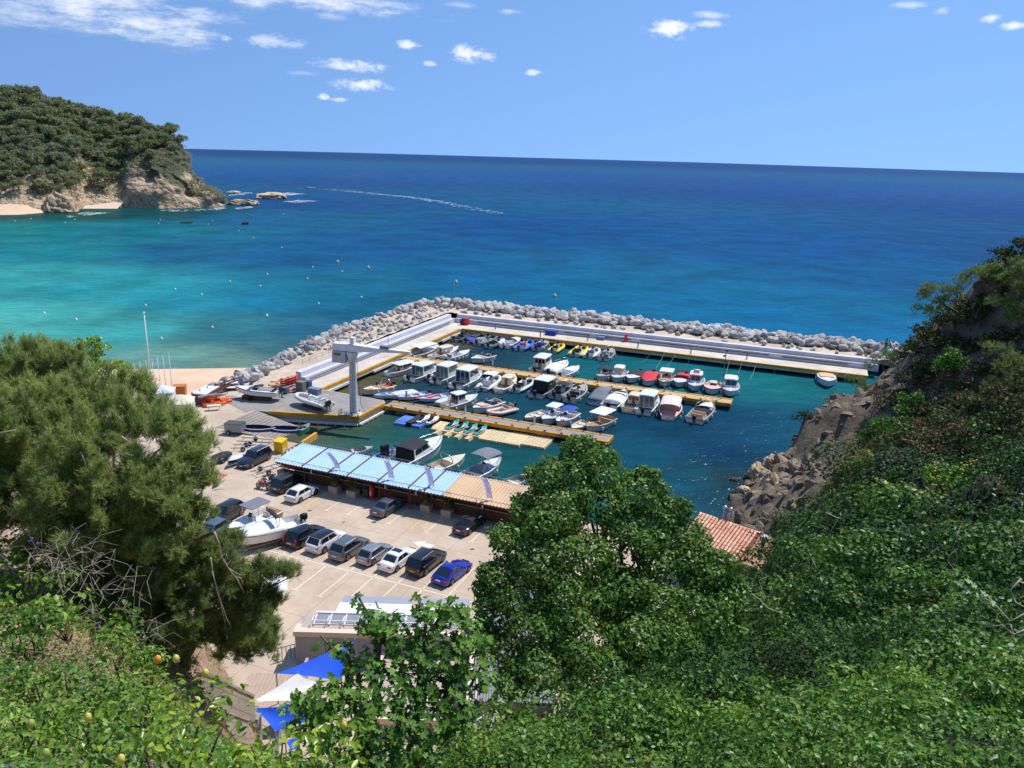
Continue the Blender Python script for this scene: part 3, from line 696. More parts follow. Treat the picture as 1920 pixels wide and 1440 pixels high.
def sea_rock(name, label, px, py, wpx, hm, seed, m=SHOREROCK, group=None, asp=.35):
    c = G(px, py, 0); w = wpx/FPX*np.linalg.norm(c-CAMP); v, f = ico(4); r = np.random.default_rng(seed)
    v = v.copy(); q = v*2.0+seed*3.1
    v *= (1+.3*fbm(q[:, 0]*1.3+q[:, 2], q[:, 1]*1.3-q[:, 2]*.8, seed+2, 4))[:, None]
    for _ in range(44):                                  # cleave flat faces
        nn = r.normal(size=3); nn[2] = abs(nn[2])*.8; nn /= np.linalg.norm(nn); lim = r.uniform(.55, .86); dd = v@nn
        v -= np.outer(np.clip(dd-lim, 0, None), nn)
    v *= (1+.16*fbm(q[:, 0]*2.6+q[:, 2]*1.7, q[:, 1]*2.6-q[:, 2]*1.5, seed, 3))[:, None]
    cr = np.abs(fbm(q[:, 0]*1.1+q[:, 2]*2.2, q[:, 1]*1.1-q[:, 2]*1.2, seed+9, 4)); v *= (1-.5*np.exp(-(cr/.07)**2)*.45-.25*(.3-np.minimum(cr, .3)))[:, None]
    v[:, 0] *= w/2*1.2; v[:, 1] *= w*asp*1.2; v[:, 2] = np.where(v[:, 2] > 0, v[:, 2]*hm, v[:, 2]*1.5)
    a_ = r.uniform(-.4, .4); v[:, 0], v[:, 1] = v[:, 0]*math.cos(a_)-v[:, 1]*math.sin(a_), v[:, 0]*math.sin(a_)+v[:, 1]*math.cos(a_)
    o = fast_mesh(name, v, f, m); o.location = (c[0], c[1], 0); tag(o, label, 'rock', group); return o
def islets():
    sea_rock('sea_rock', 'long flat rock islet with surf, farthest out from the headland tip', 508, 372, 74, 8, 3)
    sea_rock('sea_rock', 'low jagged reef of rock close to the foot of the headland tip', 452, 384, 76, 6, 7, asp=.28)
    sea_rock('sea_rock', 'small dark rock in the surf just behind the headland tip', 440, 362, 40, 3, 9)
    sea_rock('sea_rock', 'tall tan rock stack on the headland beach between two sandy patches', 116, 397, 70, 17, 12, CLIFFR, asp=.4)
    foam_sheet('surf', [(500, 366), (540, 361), (575, 364), (530, 367)], 2, .62)
    foam_sheet('surf', [(530, 378), (560, 375), (600, 377), (560, 380)], 3, .6)
    foam_sheet('surf', [(400, 390), (420, 387), (425, 392), (405, 394)], 4, .6); foam_sheet('surf', [(425, 366), (470, 360), (475, 363), (430, 368)], 6, .5)
    foam_sheet('surf', [(300, 394), (370, 392), (405, 392), (370, 396), (310, 397)], 5, .42); foam_sheet('surf', [(115, 405), (160, 398), (215, 398), (180, 402), (130, 408)], 8, .45)
    foam_sheet('surf', [(430, 392), (465, 387), (480, 388), (450, 393)], 10, .5)
    # surf against the long breakwater
    foam_sheet('surf', [(1300, 612), (1345, 606), (1400, 616), (1440, 628), (1380, 626)], 14, .62, cell=.5)
    # wake of the speedboat
    top_ = [(579, 353.5), (610, 354.5), (650, 358), (700, 363), (760, 369), (820, 377), (880, 389), (930, 400)]
    V = []; F = []; r = np.random.default_rng(4)
    for i, (x, y) in enumerate(top_[:-1]):
        x2, y2 = top_[i+1]
        for k in range(430):
            t = (k+r.random())/430; c = G(x+(x2-x)*t, y+(y2-y)*t, 0); wd = [3.4, 3.6, 3.4, 3.2, 3, 2.6, 2.4][i]*1.6; fade = [1, .9, .7, .45, .28, .16, .08][i]
            if r.random() > fade: continue
            c = c + np.array([r.normal()*4, r.normal()*wd*.24, .08]); s = r.uniform(.6, 1.5); n0 = len(V)
            for a in np.sort(r.uniform(0, 6.28, 6)): V.append((c[0]+math.cos(a)*s*1.7, c[1]+math.sin(a)*s, c[2]))
            F.append(tuple(range(n0, n0+6)))
    b = MB(); b.v = V; b.f = F; b.n = len(V); stuff(b.build('boat_wake', mat('thin_wake_foam', S(160, 188, 216), .9, .15, .5)))
    b = MB(); b.quad(*[(*G(*p, 0)[:2], .5) for p in ((-40, 394), (-40, 405), (70, 402), (82, 399), (60, 394))])
    x = np.array([G(p, interp([(-120, 404), (30, 403), (84, 399)], p), 0) for p in np.linspace(-120, 84, 30)])
    secs = [[(p[0], p[1]-1, -.3) for p in x], [(p[0]-3, p[1]+9, 1.6) for p in x], [(p[0]-6, p[1]+24, 4.5) for p in x]]
    b = MB(); b.loft(secs); structure(b.build('headland_beach', SAND, None, True))
    x = np.array([G(p, 391, 0) for p in np.linspace(146, 222, 16)])
    b = MB(); b.loft([[(p[0], p[1]-2, -.3) for p in x], [(p[0]-2, p[1]+8, 1.8) for p in x], [(p[0]-4, p[1]+18, 5) for p in x]]); structure(b.build('headland_cove_beach', mat('pale_sand', S(206, 186, 164), .95, .1, .3), None, True))
islets()

# ================================================================ right-hand cliff and the near hillside
def pts3(lst): return [tuple(AY(*p)) for p in lst]
CL_PTS = [tuple(G(x, y, 0)) for x, y in ((1352, 965), (1372, 938), (1405, 900), (1440, 872), (1478, 850), (1490, 838))]
CL_PTS += pts3([(1494, 822, 104), (1508, 798, 105), (1537, 780, 108), (1580, 766, 110), (1630, 735, 113), (1663, 700, 116), (1703, 664, 118), (1746, 650, 116), (1776, 620, 112), (1782, 585, 108), (1795, 567, 106), (1825, 543, 104), (1883, 510, 100), (1914, 490, 98), (2000, 462, 96), (2150, 430, 95),
 (1520, 850, 98), (1560, 850, 94), (1600, 790, 98), (1660, 760, 98), (1700, 720, 100), (1780, 700, 96), (1820, 620, 100), (1880, 600, 94), (1900, 700, 84), (1800, 780, 84), (1700, 830, 80), (1620, 870, 78), (1540, 900, 78), (1460, 940, 80), (1420, 965, 78), (1400, 1000, 72), (1450, 1010, 66), (1500, 960, 66), (1900, 820, 66), (1780, 860, 66), (1650, 900, 64), (2050, 600, 80), (2100, 800, 62), (2050, 930, 50)])
CL_PTS += [(38, 112, -2), (48, 118, -2), (60, 126, -1), (74, 134, 0), (92, 140, -1), (110, 140, 4), (115, 120, 18), (100, 112, 22), (84, 120, 8), (70, 124, 3), (56, 120, 2), (130, 100, 30), (26, 70, 1.2), (30, 60, 2), (22, 82, -1)]
cl_f = tps(CL_PTS)
def cl_z(x, y):
    z = cl_f(x, y); k = np.clip((z+1)/4, 0, 1)
    return z + (fbm(x*.16, y*.16, 21, 5)*2.0 + (np.abs(fbm(x*.3+z*.1, y*.22-z*.1, 25, 4))-.3)*2.6 + (np.abs(fbm(x*.9, y*.7, 27, 3))-.3)*.9)*k
HS_PTS = [(0, 0, 38.1), (-6, 0, 38.1), (6, 0, 38.2), (14, 0, 38.6), (-14, 0, 38), (0, -8, 39), (20, -8, 40), (-20, -8, 39), (0, 5, 33.8), (0, 9, 30.6), (-1.2, 11.5, 29.0), (.6, 12, 29.6), (-1, 15, 24.2), (-2, 25, 12.4), (-2, 35, 5), (-4, 42, 1.2), (-4, 50, .2), (-14, 50, .2), (-10, 44, .8),
 (-22, 56, .4), (-30, 62, .4), (-40, 66, .6), (8, 52, .5), (14, 56, .6), (20, 60, 1), (5, 44, 3), (-60, 70, 1), (-45, 50, 7), (-34, 46, 7)]
HS_PTS += pts3([(1100, 1420, 11.5), (1250, 1420, 10.5), (1400, 1440, 10), (1650, 1440, 9.5), (1900, 1440, 9), (2150, 1440, 8.5), (1200, 1345, 15), (1400, 1362, 13.5), (1650, 1358, 13), (1900, 1340, 12.5), (2150, 1310, 12.5),
 (1400, 1290, 22), (1500, 1295, 22), (1650, 1290, 21.5), (1780, 1285, 21), (1900, 1272, 20.5), (2100, 1240, 20), (1420, 1150, 31), (1540, 1150, 29), (1650, 1150, 28), (1780, 1140, 27), (1900, 1115, 26.5), (1650, 1040, 33), (1900, 1000, 30), (2150, 1000, 28), (1455, 1060, 42), (1570, 985, 40), (1720, 930, 36), (1900, 910, 35), (2150, 880, 36), (1540, 945, 45), (1605, 880, 46), (1700, 885, 43), (1485, 1030, 46)])
HS_PTS += [(-14.6, 40, 1.5), (-16.2, 43, .8), (-18, 47, .8), (-13.2, 37, 4), (-12.2, 34.5, 6.2), (-11, 31, 9), (22, 53, 4), (30, 54, 9), (40, 55, 13), (55, 55, 18), (70, 50, 24), (26, 60, 1.5), (40, 62, 8)]
HS_PTS += pts3([(0, 1440, 9), (200, 1440, 9.5), (400, 1440, 12), (-250, 1440, 9), (100, 1330, 14), (300, 1370, 17), (0, 1200, 19), (170, 1190, 22), (330, 1290, 27), (-250, 1150, 20), (60, 1100, 27), (380, 1290, 31), (425, 1255, 38), (436, 1390, 33), (400, 1400, 26), (-200, 950, 34), (0, 1000, 34)])
hs_f = tps(HS_PTS)
def hs_raw(x, y):
    z = hs_f(x, y)
    right = np.clip((x-1.5-(y-10)*.12)/3, 0, 1)*np.clip((y-5)/4, 0, 1)
    lump = fbm(x*.42, y*.42, 31, 4)*1.1 + (np.abs(fbm(x*.24, y*.24, 35, 3))-.25)*3.0 + np.abs(fbm(x*.75, y*.75, 37, 3))*1.1
    z = z + right*lump*np.clip((z-2)/4, 0, 1) + fbm(x*.5, y*.5, 41)*.25
    return z
DRYEARTH = rockmat('cliff_earth', S(58, 50, 42), S(138, 122, 102), .3, 1.0)
def gridded(f, x0, x1, y0, y1, st):
    gx = np.arange(x0, x1+st, st); gy = np.arange(y0, y1+st, st); Xg, Yg = np.meshgrid(gx, gy); T = f(Xg, Yg)
    def g(x, y):
        u = np.clip((np.asarray(x)-x0)/st, 0, len(gx)-1.001); v = np.clip((np.asarray(y)-y0)/st, 0, len(gy)-1.001); i = u.astype(int); j = v.astype(int); a = u-i; b = v-j
        return (T[j, i]*(1-a)+T[j, i+1]*a)*(1-b)+(T[j+1, i]*(1-a)+T[j+1, i+1]*a)*b
    return g
hs_z = gridded(hs_raw, -80, 82, -12, 70, .25)
def hillmat():
    m_ = rockmat('hillside_earth', S(96, 74, 54), S(190, 160, 128), .35, .5); t = m_.node_tree; N, L = t.nodes.new, t.links.new; b = t.nodes['Principled BSDF']
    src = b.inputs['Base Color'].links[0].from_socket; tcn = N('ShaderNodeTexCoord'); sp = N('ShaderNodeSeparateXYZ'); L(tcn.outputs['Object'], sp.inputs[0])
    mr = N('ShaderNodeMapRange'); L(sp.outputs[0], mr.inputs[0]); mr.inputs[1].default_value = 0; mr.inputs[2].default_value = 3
    mx = N('ShaderNodeMix'); mx.data_type = 'RGBA'; L(mr.outputs[0], mx.inputs[0]); L(src, mx.inputs[6]); mx.inputs[7].default_value = (*S(38, 40, 24), 1); L(mx.outputs[2], b.inputs['Base Color']); return m_  # right side darkened: humus colour with the shade under the ivy painted in
EARTH = hillmat()
def terrain():
    x = np.arange(22, 150, .8); y = np.arange(52, 142, .8); X, Y = np.meshgrid(x, y); Z = cl_z(X, Y)
    Z2 = np.maximum(Z, -2.2)
    structure(grid_mesh('cliff', X, Y, Z2, DRYEARTH, True, Z > -2.6))
    x = np.arange(-75, 78, .55); y = np.arange(-9, 66, .55); X, Y = np.meshgrid(x, y); Z = hs_z(X, Y)
    structure(grid_mesh('hillside', X, Y, Z, EARTH, True, (Z > ZG-1.5)))
terrain()
# ================================================================ boats
z1 = lambda u, v: (360+u/4.8, 660+v/4.8)
z2 = lambda u, v: (660+u/4.8, 560+v/4.8)
z3 = lambda u, v: (960+u/4.8, 560+v/4.8)
z4 = lambda u, v: (1300+u/4.8, 560+v/4.8)
z5 = lambda u, v: (680+u/6.4, 700+v/6.4)
HULLBOT = mat('antifouling', S(60, 70, 86), .7, .15)
HULLR = mat('wooden_rub_rail', S(128, 66, 38), .5, .15, 3)
GREYT = mat('grey_rib_tube', S(96, 100, 108), .6, .1, 1)
DGREYT = mat('dark_rib_tube', S(52, 54, 60), .6, .12, 1)
LGREYT = mat('pale_rib_tube', S(206, 206, 204), .5, .06, 1)
BLUET = mat('blue_rib_tube', S(40, 96, 196), .5, .1, 1)
YELT = mat('yellow_rib_tube', S(228, 196, 40), .5, .1, 1)
PINKT = mat('faded_pink_tube', S(216, 184, 176), .55, .06, 1)
DECKG = mat('grey_deck_mat', S(158, 156, 150), .8, .1, 3)
TEAK = mat('teak_deck', S(172, 130, 88), .7, .15, 4)
TURQ = mat('turquoise_plastic', S(20, 158, 156), .4, .08)
LIME = mat('lime_plastic', S(156, 200, 60), .4, .08)
NAVYP = mat('navy_plastic', S(28, 38, 84), .4, .1)
REDP = mat('red_plastic', S(204, 40, 36), .45, .1)

def hb_(t, B, stern=.9):
    return B/2*(stern+(1-stern)*min(1, t/.35))*max(.015, (1-max(0, (t-.42)/.58)**2.3))
def hull(t_, L, B, free, rise, mhull, mdeck, dstart, floor=.22, stern=.9, keel=.35, railm=None, bottom=True, camber=.12, sc=None):
    """hull shell, deck liner with open cockpit aft of dstart, rub rail"""
    ts = sorted(set([0, .12, .25, .4, .55, .68, .8, .9, .96, 1.0]))
    def X(t, k=1): return -L/2 + L*t*k
    sh = lambda t: free+rise*t*t
    o, bt = [], []
    for t in ts:
        w = hb_(t, B, stern); s = sh(t); kz = -keel*(1-t**3) + (s*.55)*t**6; wl_ = .04+.25*t**4
        kx = X(t, 1-.07*t**2)
        o.append([(X(t), w, s), (X(t), w*.985, s-.1), (X(t, 1-.03*t*t), w*.86, wl_), (kx, 0.001, kz), (X(t, 1-.03*t*t), -w*.86, wl_), (X(t), -w*.985, s-.1), (X(t), -w, s)])
    b = MB(); b.loft(o); b.f += [tuple(range(len(o[0])))[::-1]]
    b.build('hull', mhull, t_, auto=32)
    td = sorted(set(ts+[dstart-.002, dstart])); d = []
    for t in td:
        w = hb_(t, B, stern); s = sh(t); c = .09*B/2
        if t < dstart: zf = floor; ce = zf
        else: zf = s+.03; ce = s+.03+camber*min(1, (1-t)/.25)
        wi = max(.005, w-c); wf = max(.004, w-c-.05)
        d.append([(X(t), w, s), (X(t), wi, s+.035), (X(t), wf, zf), (X(t), 0, ce), (X(t), -wf, zf), (X(t), -wi, s+.035), (X(t), -w, s)])
    b = MB(); b.loft(d); st = d[0]; b.f += [tuple(range(len(st)))]
    b.build('deck', mdeck, t_, auto=30)
    if railm is not None:
        for s_ in (1, -1):
            b = MB(); b.tube([(X(t)+.01, s_*(hb_(t, B, stern)+.015), sh(t)-.05) for t in ts], .05, 5); b.build('rub_rail', railm, t_, True)
    return sh
def sub(q, u0, u1, v0, v1, off=.014):
    """inset panel of the quad a(bottom-left) b(bottom-right) c(top-right) d(top-left), lifted off along the normal"""
    a, b, c, d = [Vector(p) for p in q]
    def P(u, v): return (a*(1-u)+b*u)*(1-v)+(d*(1-u)+c*u)*v
    n = (b-a).cross(d-a).normalized()*off
    return [P(u0, v0)+n, P(u1, v0)+n, P(u1, v1)+n, P(u0, v1)+n]
def house(t_, x0, x1, wa, wf, za, zb, rf=.4, rb=.0, wall=WHITE, glass=DGLASS, roof=WHITE, over=.12, aft='door', doorm=None, side_n=2, top=.9, name='cabin', taper=.9, v0=.5):
    A = [(x0, wa, za), (x0, -wa, za), (x1, -wf, za), (x1, wf, za)]
    k = taper
    Tp = [(x0+rb, wa*k, zb), (x0+rb, -wa*k, zb), (x1-rf, -wf*k, zb), (x1-rf, wf*k, zb)]
    b = MB(); b.add(A+Tp, [(0, 1, 5, 4), (1, 2, 6, 5), (2, 3, 7, 6), (3, 0, 4, 7), (4, 5, 6, 7)]); b.build(name, wall, t_)
    faces = {'aft': (A[0], A[1], Tp[1], Tp[0]), 'stb': (A[1], A[2], Tp[2], Tp[1]), 'front': (A[2], A[3], Tp[3], Tp[2]), 'port': (A[3], A[0], Tp[0], Tp[3])}
    for nm in ('stb', 'port'):
        for i in range(side_n):
            b = MB(); b.quad(*sub(faces[nm], .06+i*.9/side_n, .02+(i+1)*.9/side_n, v0, .9)); b.build('window', glass, t_)
    for i in range(2):
        b = MB(); b.quad(*sub(faces['front'], .04+i*.47, .49+i*.47, v0-.04, .94)); b.build('windscreen', glass, t_)
    if aft == 'glass':
        for i in range(3):
            b = MB(); b.quad(*sub(faces['aft'], .05+i*.31, .33+i*.31, .06, .92)); b.build('door_pane', glass, t_)
    elif aft == 'door':
        b = MB(); b.quad(*sub(faces['aft'], .36, .64, .02, .9)); b.build('door', doorm or glass, t_)
        for u in (.08, .68):
            b = MB(); b.quad(*sub(faces['aft'], u, u+.24, .45, .88)); b.build('window', glass, t_)
    elif aft == 'canvas':
        b = MB(); b.quad(*sub(faces['aft'], .03, .97, .02, .97)); b.build('canvas_panel', BLACKC, t_)
    xs = (x0+rb-over*2.2, x1-rf+over)
    b = MB(); ww = max(wa, wf)*k+over*.6; S_ = []
    for i in range(5):
        x = xs[0]+(xs[1]-xs[0])*i/4; sh_ = 1-.12*(2*i/4-1)**2*1.0
        S_.append([(x, ww*sh_, zb), (x, ww*.96*sh_, zb+.07), (x, ww*.5*sh_, zb+.12), (x, 0, zb+.135), (x, -ww*.5*sh_, zb+.12), (x, -ww*.96*sh_, zb+.07), (x, -ww*sh_, zb), (x, 0, zb-.01)])
    b.loft(S_, closed=True, cap=True); b.build('roof', roof, t_, auto=40)
def bimini(t_, x0, x1, w, z0, z1, m, frame=CHROME, arc=.16, sheet=True):
    if sheet:
        b = MB(); S_ = []
        for i in range(6):
            x = x0+(x1-x0)*i/5; e = .1*(2*i/5-1)**2
            S_.append([(x, w*math.cos(a)*1.0, z1-e+arc*math.sin(a)) for a in np.linspace(0, PI, 9)])
        b.loft(S_); n = len(S_[0]); b.loft([[(p[0], p[1], p[2]-.03) for p in s] for s in S_]); b.build('canopy', m, t_, True)
    for x in (x0+.05, x1-.05):
        b = MB(); b.tube([((x0+x1)/2, w, z0)] + [(x, w*math.cos(a), z1-.13+arc*math.sin(a)) for a in np.linspace(.15, PI-.15, 7)] + [((x0+x1)/2, -w, z0)], .022, 5); b.build('canopy_frame', frame, t_, True)
def outboard(t_, x, y, z, m=BLACK, s=1.0):
    b = MB(); b.loft([[(x+dx*s, y+dy*s, z+zz*s) for dx, dy in ((.2, .16), (.28, 0), (.2, -.16), (-.3, -.18), (-.42, 0), (-.3, .18))] for zz in (.28, .4)], closed=True)
    secs = []
    for zz, k in ((.28, .82), (.42, 1.0), (.66, 1.0), (.8, .82), (.85, .4)):
        secs.append([(x-.1*s+dx*k*s, y+dy*k*s, z+zz*s) for dx, dy in ((.32, .12), (.36, 0), (.32, -.12), (.1, -.2), (-.26, -.17), (-.36, 0), (-.26, .17), (.1, .2))])
    b = MB(); b.loft(secs, closed=True, cap=True); o = b.build('outboard_motor', m, t_, auto=40)
    b = MB(); b.box((x-.14*s, y, z-.1*s), (.2*s, .12*s, .8*s)); b.box((x+.12*s, y, z+.12*s), (.34*s, .26*s, .3*s)); b.box((x-.2*s, y, z-.52*s), (.5*s, .1*s, .14*s)); b.build('motor_leg', BLACK if m is not BLACK else GREYP, o)
def console(t_, x, w, z, m=WHITE, screen=True):
    b = MB(); b.add([(x-.3, w, z), (x-.3, -w, z), (x+.35, -w, z), (x+.35, w, z), (x-.18, w*.9, z+.85), (x-.18, -w*.9, z+.85), (x+.22, -w*.9, z+.95), (x+.22, w*.9, z+.95)], [(0, 1, 5, 4), (1, 2, 6, 5), (2, 3, 7, 6), (3, 0, 4, 7), (4, 5, 6, 7)])
    b.build('console', m, t_)
    if screen:
        b = MB(); b.quad((x+.3, w*.9, z+.92), (x+.3, -w*.9, z+.92), (x+.08, -w*.7, z+1.3), (x+.08, w*.7, z+1.3)); b.build('windscreen', DGLASS, t_)
    b = MB(); pts = [(x-.3+.06*math.cos(a), .19*math.sin(a), z+.8+.17*math.cos(a)) for a in np.linspace(0, 2*PI, 11)]; b.tube(pts, .02, 5, False); b.build('steering_wheel', BLACK, t_)
def seat(t_, x, w, z, m=TANC, back=True, d=.5):
    b = MB(); b.box((x, 0, z+.2), (d, 2*w, .4)); 
    b.build('seat', WHITE, t_)
    b = MB(); b.box((x, 0, z+.45), (d*.96, 2*w*.96, .1)); 
    if back: b.box((x-d/2+.06, 0, z+.68), (.1, 2*w*.96, .38), ry=-.12)
    b.build('seat_cushion', m, t_)
def fenders(t_, L, B, free, n, m=WHITE, sides=(1, -1)):
    for s in sides:
        for k in range(n):
            t = .15+.5*k/max(1, n-1); x = -L/2+L*t; y = s*(hb_(t, B)+.1)
            b = MB(); b.lathe([(.02, -.3), (.1, -.24), (.11, 0), (.1, .22), (.03, .3)], 7, (x, y, free*.45)); b.build('fender', m, t_, True)
def bowrail(t_, L, B, sh, t0=.55, h=.5):
    ts = [t0, .7, .82, .92, .985]
    for_ = [(-L/2+L*t, hb_(t, B)*.9, sh(t)+h) for t in ts]; pts = [(for_[0][0]-.25, for_[0][1], sh(t0))]+for_+[(p[0], -p[1], p[2]) for p in for_[::-1]]+[(for_[0][0]-.25, -for_[0][1], sh(t0))]
    b = MB(); b.tube(pts, .022, 5)
    for t in ts[1:4]:
        for s in (1, -1):
            p = (-L/2+L*t, s*hb_(t, B)*.9, sh(t)+h); b.tube([(p[0], p[1], sh(t)), p], .016, 4)
    b.build('bow_rail', CHROME, t_, True)
def cover_sheet(t_, L, B, sh, m, h, t0=0, t1=.98, peak=.4, wide=1.03):
    S_ = []
    for t in np.linspace(t0, t1, 12):
        w = hb_(t, B)*wide; s = sh(t); k = math.exp(-((t-peak)/.32)**2); x = -L/2+L*t
        S_.append([(x, w, s-.16)]+[(x, w*math.cos(a), s+.02+(h*k+.04)*math.sin(a)**.8*(1+.05*math.sin(7*a+t*25))) for a in np.linspace(0, PI, 9)]+[(x, -w, s-.16)])
    b = MB(); b.loft(S_); b.f += [tuple(range(len(S_[0])))[::-1], tuple(range(b.n-len(S_[0]), b.n))]; b.build('cover', m, t_, True)
GRP = 'boats moored in the harbour'
def base(px, L, hd, label, cat, dh, name, z=0.0, zp=.25, group=GRP):
    c = G(px[0], px[1], zp); t_ = thing(name, label, cat, (c[0], c[1], z), UANG+(0 if hd > 0 else PI)+math.radians(dh), group); t_.scale = (1.22, 1.26, 1.2); return t_
def motorboat(px, L, B, hd, label, dh=0, free=.75, rise=.35, hm=WHITE, dm=WHITE, rail=GREYP, dstart=.55, hs=None, bim=None, cov=None, eng=1, em=BLACK, con=False, seats=0, cm=TANC, fend=2, fm=WHITE, brail=True, name='motorboat', z=0.0, stern=.9, tt=None, arch=None, floor=.24, pad=None, zp=.25, group=GRP, screen=None, cat='boat'):
    t_ = base(px, L, hd, label, cat, dh, name, z, zp, group); B *= 1
    sh = hull(t_, L, B, free, rise, hm, dm, dstart, floor, stern, railm=rail)
    if hs:
        k = dict(hs); x0, x1, w, h = k.pop('x0')*L, k.pop('x1')*L, k.pop('w')*B/2, k.pop('h'); wf = k.pop('wf', .8)*w
        house(t_, x0, x1, w, wf, k.pop('zb', free*.72), h, **k)
    if bim:
        k = dict(bim); bimini(t_, k.pop('x0')*L, k.pop('x1')*L, k.pop('w', .42)*B, free, k.pop('h'), **k)
    if cov: cover_sheet(t_, L, B, sh, **cov)
    if con is not False: console(t_, con*L, .32, floor)
    if screen is not None:                                # wrapped sports windscreen
        x = screen*L; w = hb_(screen+.5, B)*.82; zz = sh(screen+.5)+.02
        P = [(x-.9, w*1.0), (x-.1, w*.9), (x+.25, w*.45), (x+.32, 0), (x+.25, -w*.45), (x-.1, -w*.9), (x-.9, -w*1.0)]
        b = MB(); b.loft([[(p[0], p[1], zz) for p in P], [(p[0]-.38, p[1]*.88, zz+.42) for p in P]]); b.build('windscreen', DGLASS, t_)
        b = MB(); b.tube([(p[0]-.38, p[1]*.88, zz+.43) for p in P], .022, 4); b.build('windscreen_rail', CHROME, t_)
    for i in range(seats): seat(t_, -L*.36+i*1.25, B*.3, floor, cm)
    if pad:
        b = MB(); xs = np.linspace(pad[0]*L, pad[1]*L, 5); S_ = []
        for x in xs:
            w = hb_(x/L+.5, B)*.78; zz = sh(x/L+.5)+.07; S_.append([(x, w, zz), (x, w, zz+.11), (x, 0, zz+.17), (x, -w, zz+.11), (x, -w, zz)])
        b.loft(S_); b.f += [(0, 1, 2, 3, 4), tuple(range(b.n-1, b.n-6, -1))]; b.build('sun_pad', pad[2], t_, auto=35)
    if tt:
        x0, x1, w, h, m_ = tt; b = MB(); S_ = []
        for x, k in ((x0*L, .94), (x0*L+.1, 1), (x1*L-.1, 1), (x1*L, .9)): S_.append([(x, w*B*k, h), (x, w*B*k*.97, h+.06), (x, 0, h+.09), (x, -w*B*k*.97, h+.06), (x, -w*B*k, h), (x, 0, h-.01)])
        b.loft(S_, closed=True, cap=True); b.build('hard_top', m_, t_, auto=40)
        for x in (x0*L+.25, x1*L-.25):
            for s in (1, -1):
                b = MB(); b.tube([(x, s*w*B*.8, h), (x+(.1 if x < 0 else -.1), s*w*B*.72, floor)], .03, 5); b.build('top_post', CHROME, t_)
    if arch is not None:
        b = MB(); x = arch*L; b.tube([(x+.15, .43*B, free), (x-.1, .42*B, free+.8), (x-.2, .3*B, free+1.15), (x-.2, -.3*B, free+1.15), (x-.1, -.42*B, free+.8), (x+.15, -.43*B, free)], .05, 6); b.build('arch', CHROME, t_, True)
    for e in range(eng): outboard(t_, -L/2-.12, (e-(eng-1)/2)*.6, free*.45, em, 1.15 if L > 6 else .95)
    if fend: fenders(t_, L, B, free, fend, fm)
    if brail: bowrail(t_, L, B, sh)
    return t_
def rib(px, L, B, hd, label, dh=0, tm=GREYT, r=.25, con=True, seats=1, cm=BLACK, em=BLACK, arch=False, cov=None, z=0.0, zp=.25, group=GRP, floorm=DECKG, bim=None, cat='inflatable boat', frame=None):
    t_ = base(px, L, hd, label, cat, dh, 'inflatable_boat', z, zp, group)
    path = []
    w = B/2-r
    for t in (0, .2, .45, .62): path.append((-L/2+L*t*.98, w, .42+.02*t))
    for a in np.linspace(0, PI, 9)[1:-1]: path.append((L*.12+(L*.38-r)*math.sin(a)**.85, w*math.cos(a), .45+.22*math.sin(a)))
    for t in (.62, .45, .2, 0): path.append((-L/2+L*t*.98, -w, .42+.02*t))
    n = len(path); rr = [r*.45]+[r]*(n-2)+[r*.45]
    b = MB(); b.tube(path, rr, 9); b.build('tube', tm, t_, True)
    b = MB(); S_ = [[(x, yy, .2), (x, yy*.7, -.08), (x, 0, -.3+.5*max(0, x/L)**2), (x, -yy*.7, -.08), (x, -yy, .2)] for x, yy in ((-L/2+.25, w), (0, w), (L*.25, w*.85), (L*.42, w*.35), (L*.47, .05))]
    b.loft(S_); b.f += [tuple(range(5))[::-1]]; b.build('hull', WHITE, t_, auto=30)
    b = MB(); b.add([(-L/2+.25, w, .24), (-L/2+.25, -w, .24), (L*.2, -w, .26), (L*.38, -w*.5, .3), (L*.44, 0, .32), (L*.38, w*.5, .3), (L*.2, w, .26)], [(0, 1, 2, 3, 4, 5, 6)]); b.build('floor', floorm, t_)
    b = MB(); b.box((-L/2+.28, 0, .4), (.08, 2*w, .45)); b.build('transom', WHITE, t_)
    if con: console(t_, .05*L, .3, .25, m=WHITE if tm not in (DGREYT, GREYT) else GREYP)
    for i in range(seats): seat(t_, -L*.14-i*1.0, w*.62, .25, cm)
    if arch:
        b = MB(); x = -L*.36; b.tube([(x+.1, w, .5), (x, w*.96, 1.4), (x-.1, w*.7, 1.75), (x-.1, -w*.7, 1.75), (x, -w*.96, 1.4), (x+.1, -w, .5)], .04, 6); b.build('arch', frame or CHROME, t_, True)
    if cov:
        b = MB(); S_ = []
        for x in np.linspace(cov[0]*L, cov[1]*L, 7):
            k = math.exp(-((x-cov[3]*L)/(.2*L))**2); S_.append([(x, (w+.1)*math.cos(a), .55+(cov[2]*k+.05)*math.sin(a)) for a in np.linspace(0, PI, 9)])
        b.loft(S_); b.build('cover', cov[4], t_, True)
    if bim:
        k = dict(bim); bimini(t_, k.pop('x0')*L, k.pop('x1')*L, w, .5, k.pop('h'), **k)
    outboard(t_, -L/2+.12, 0, .35, em, 1.0)
    return t_
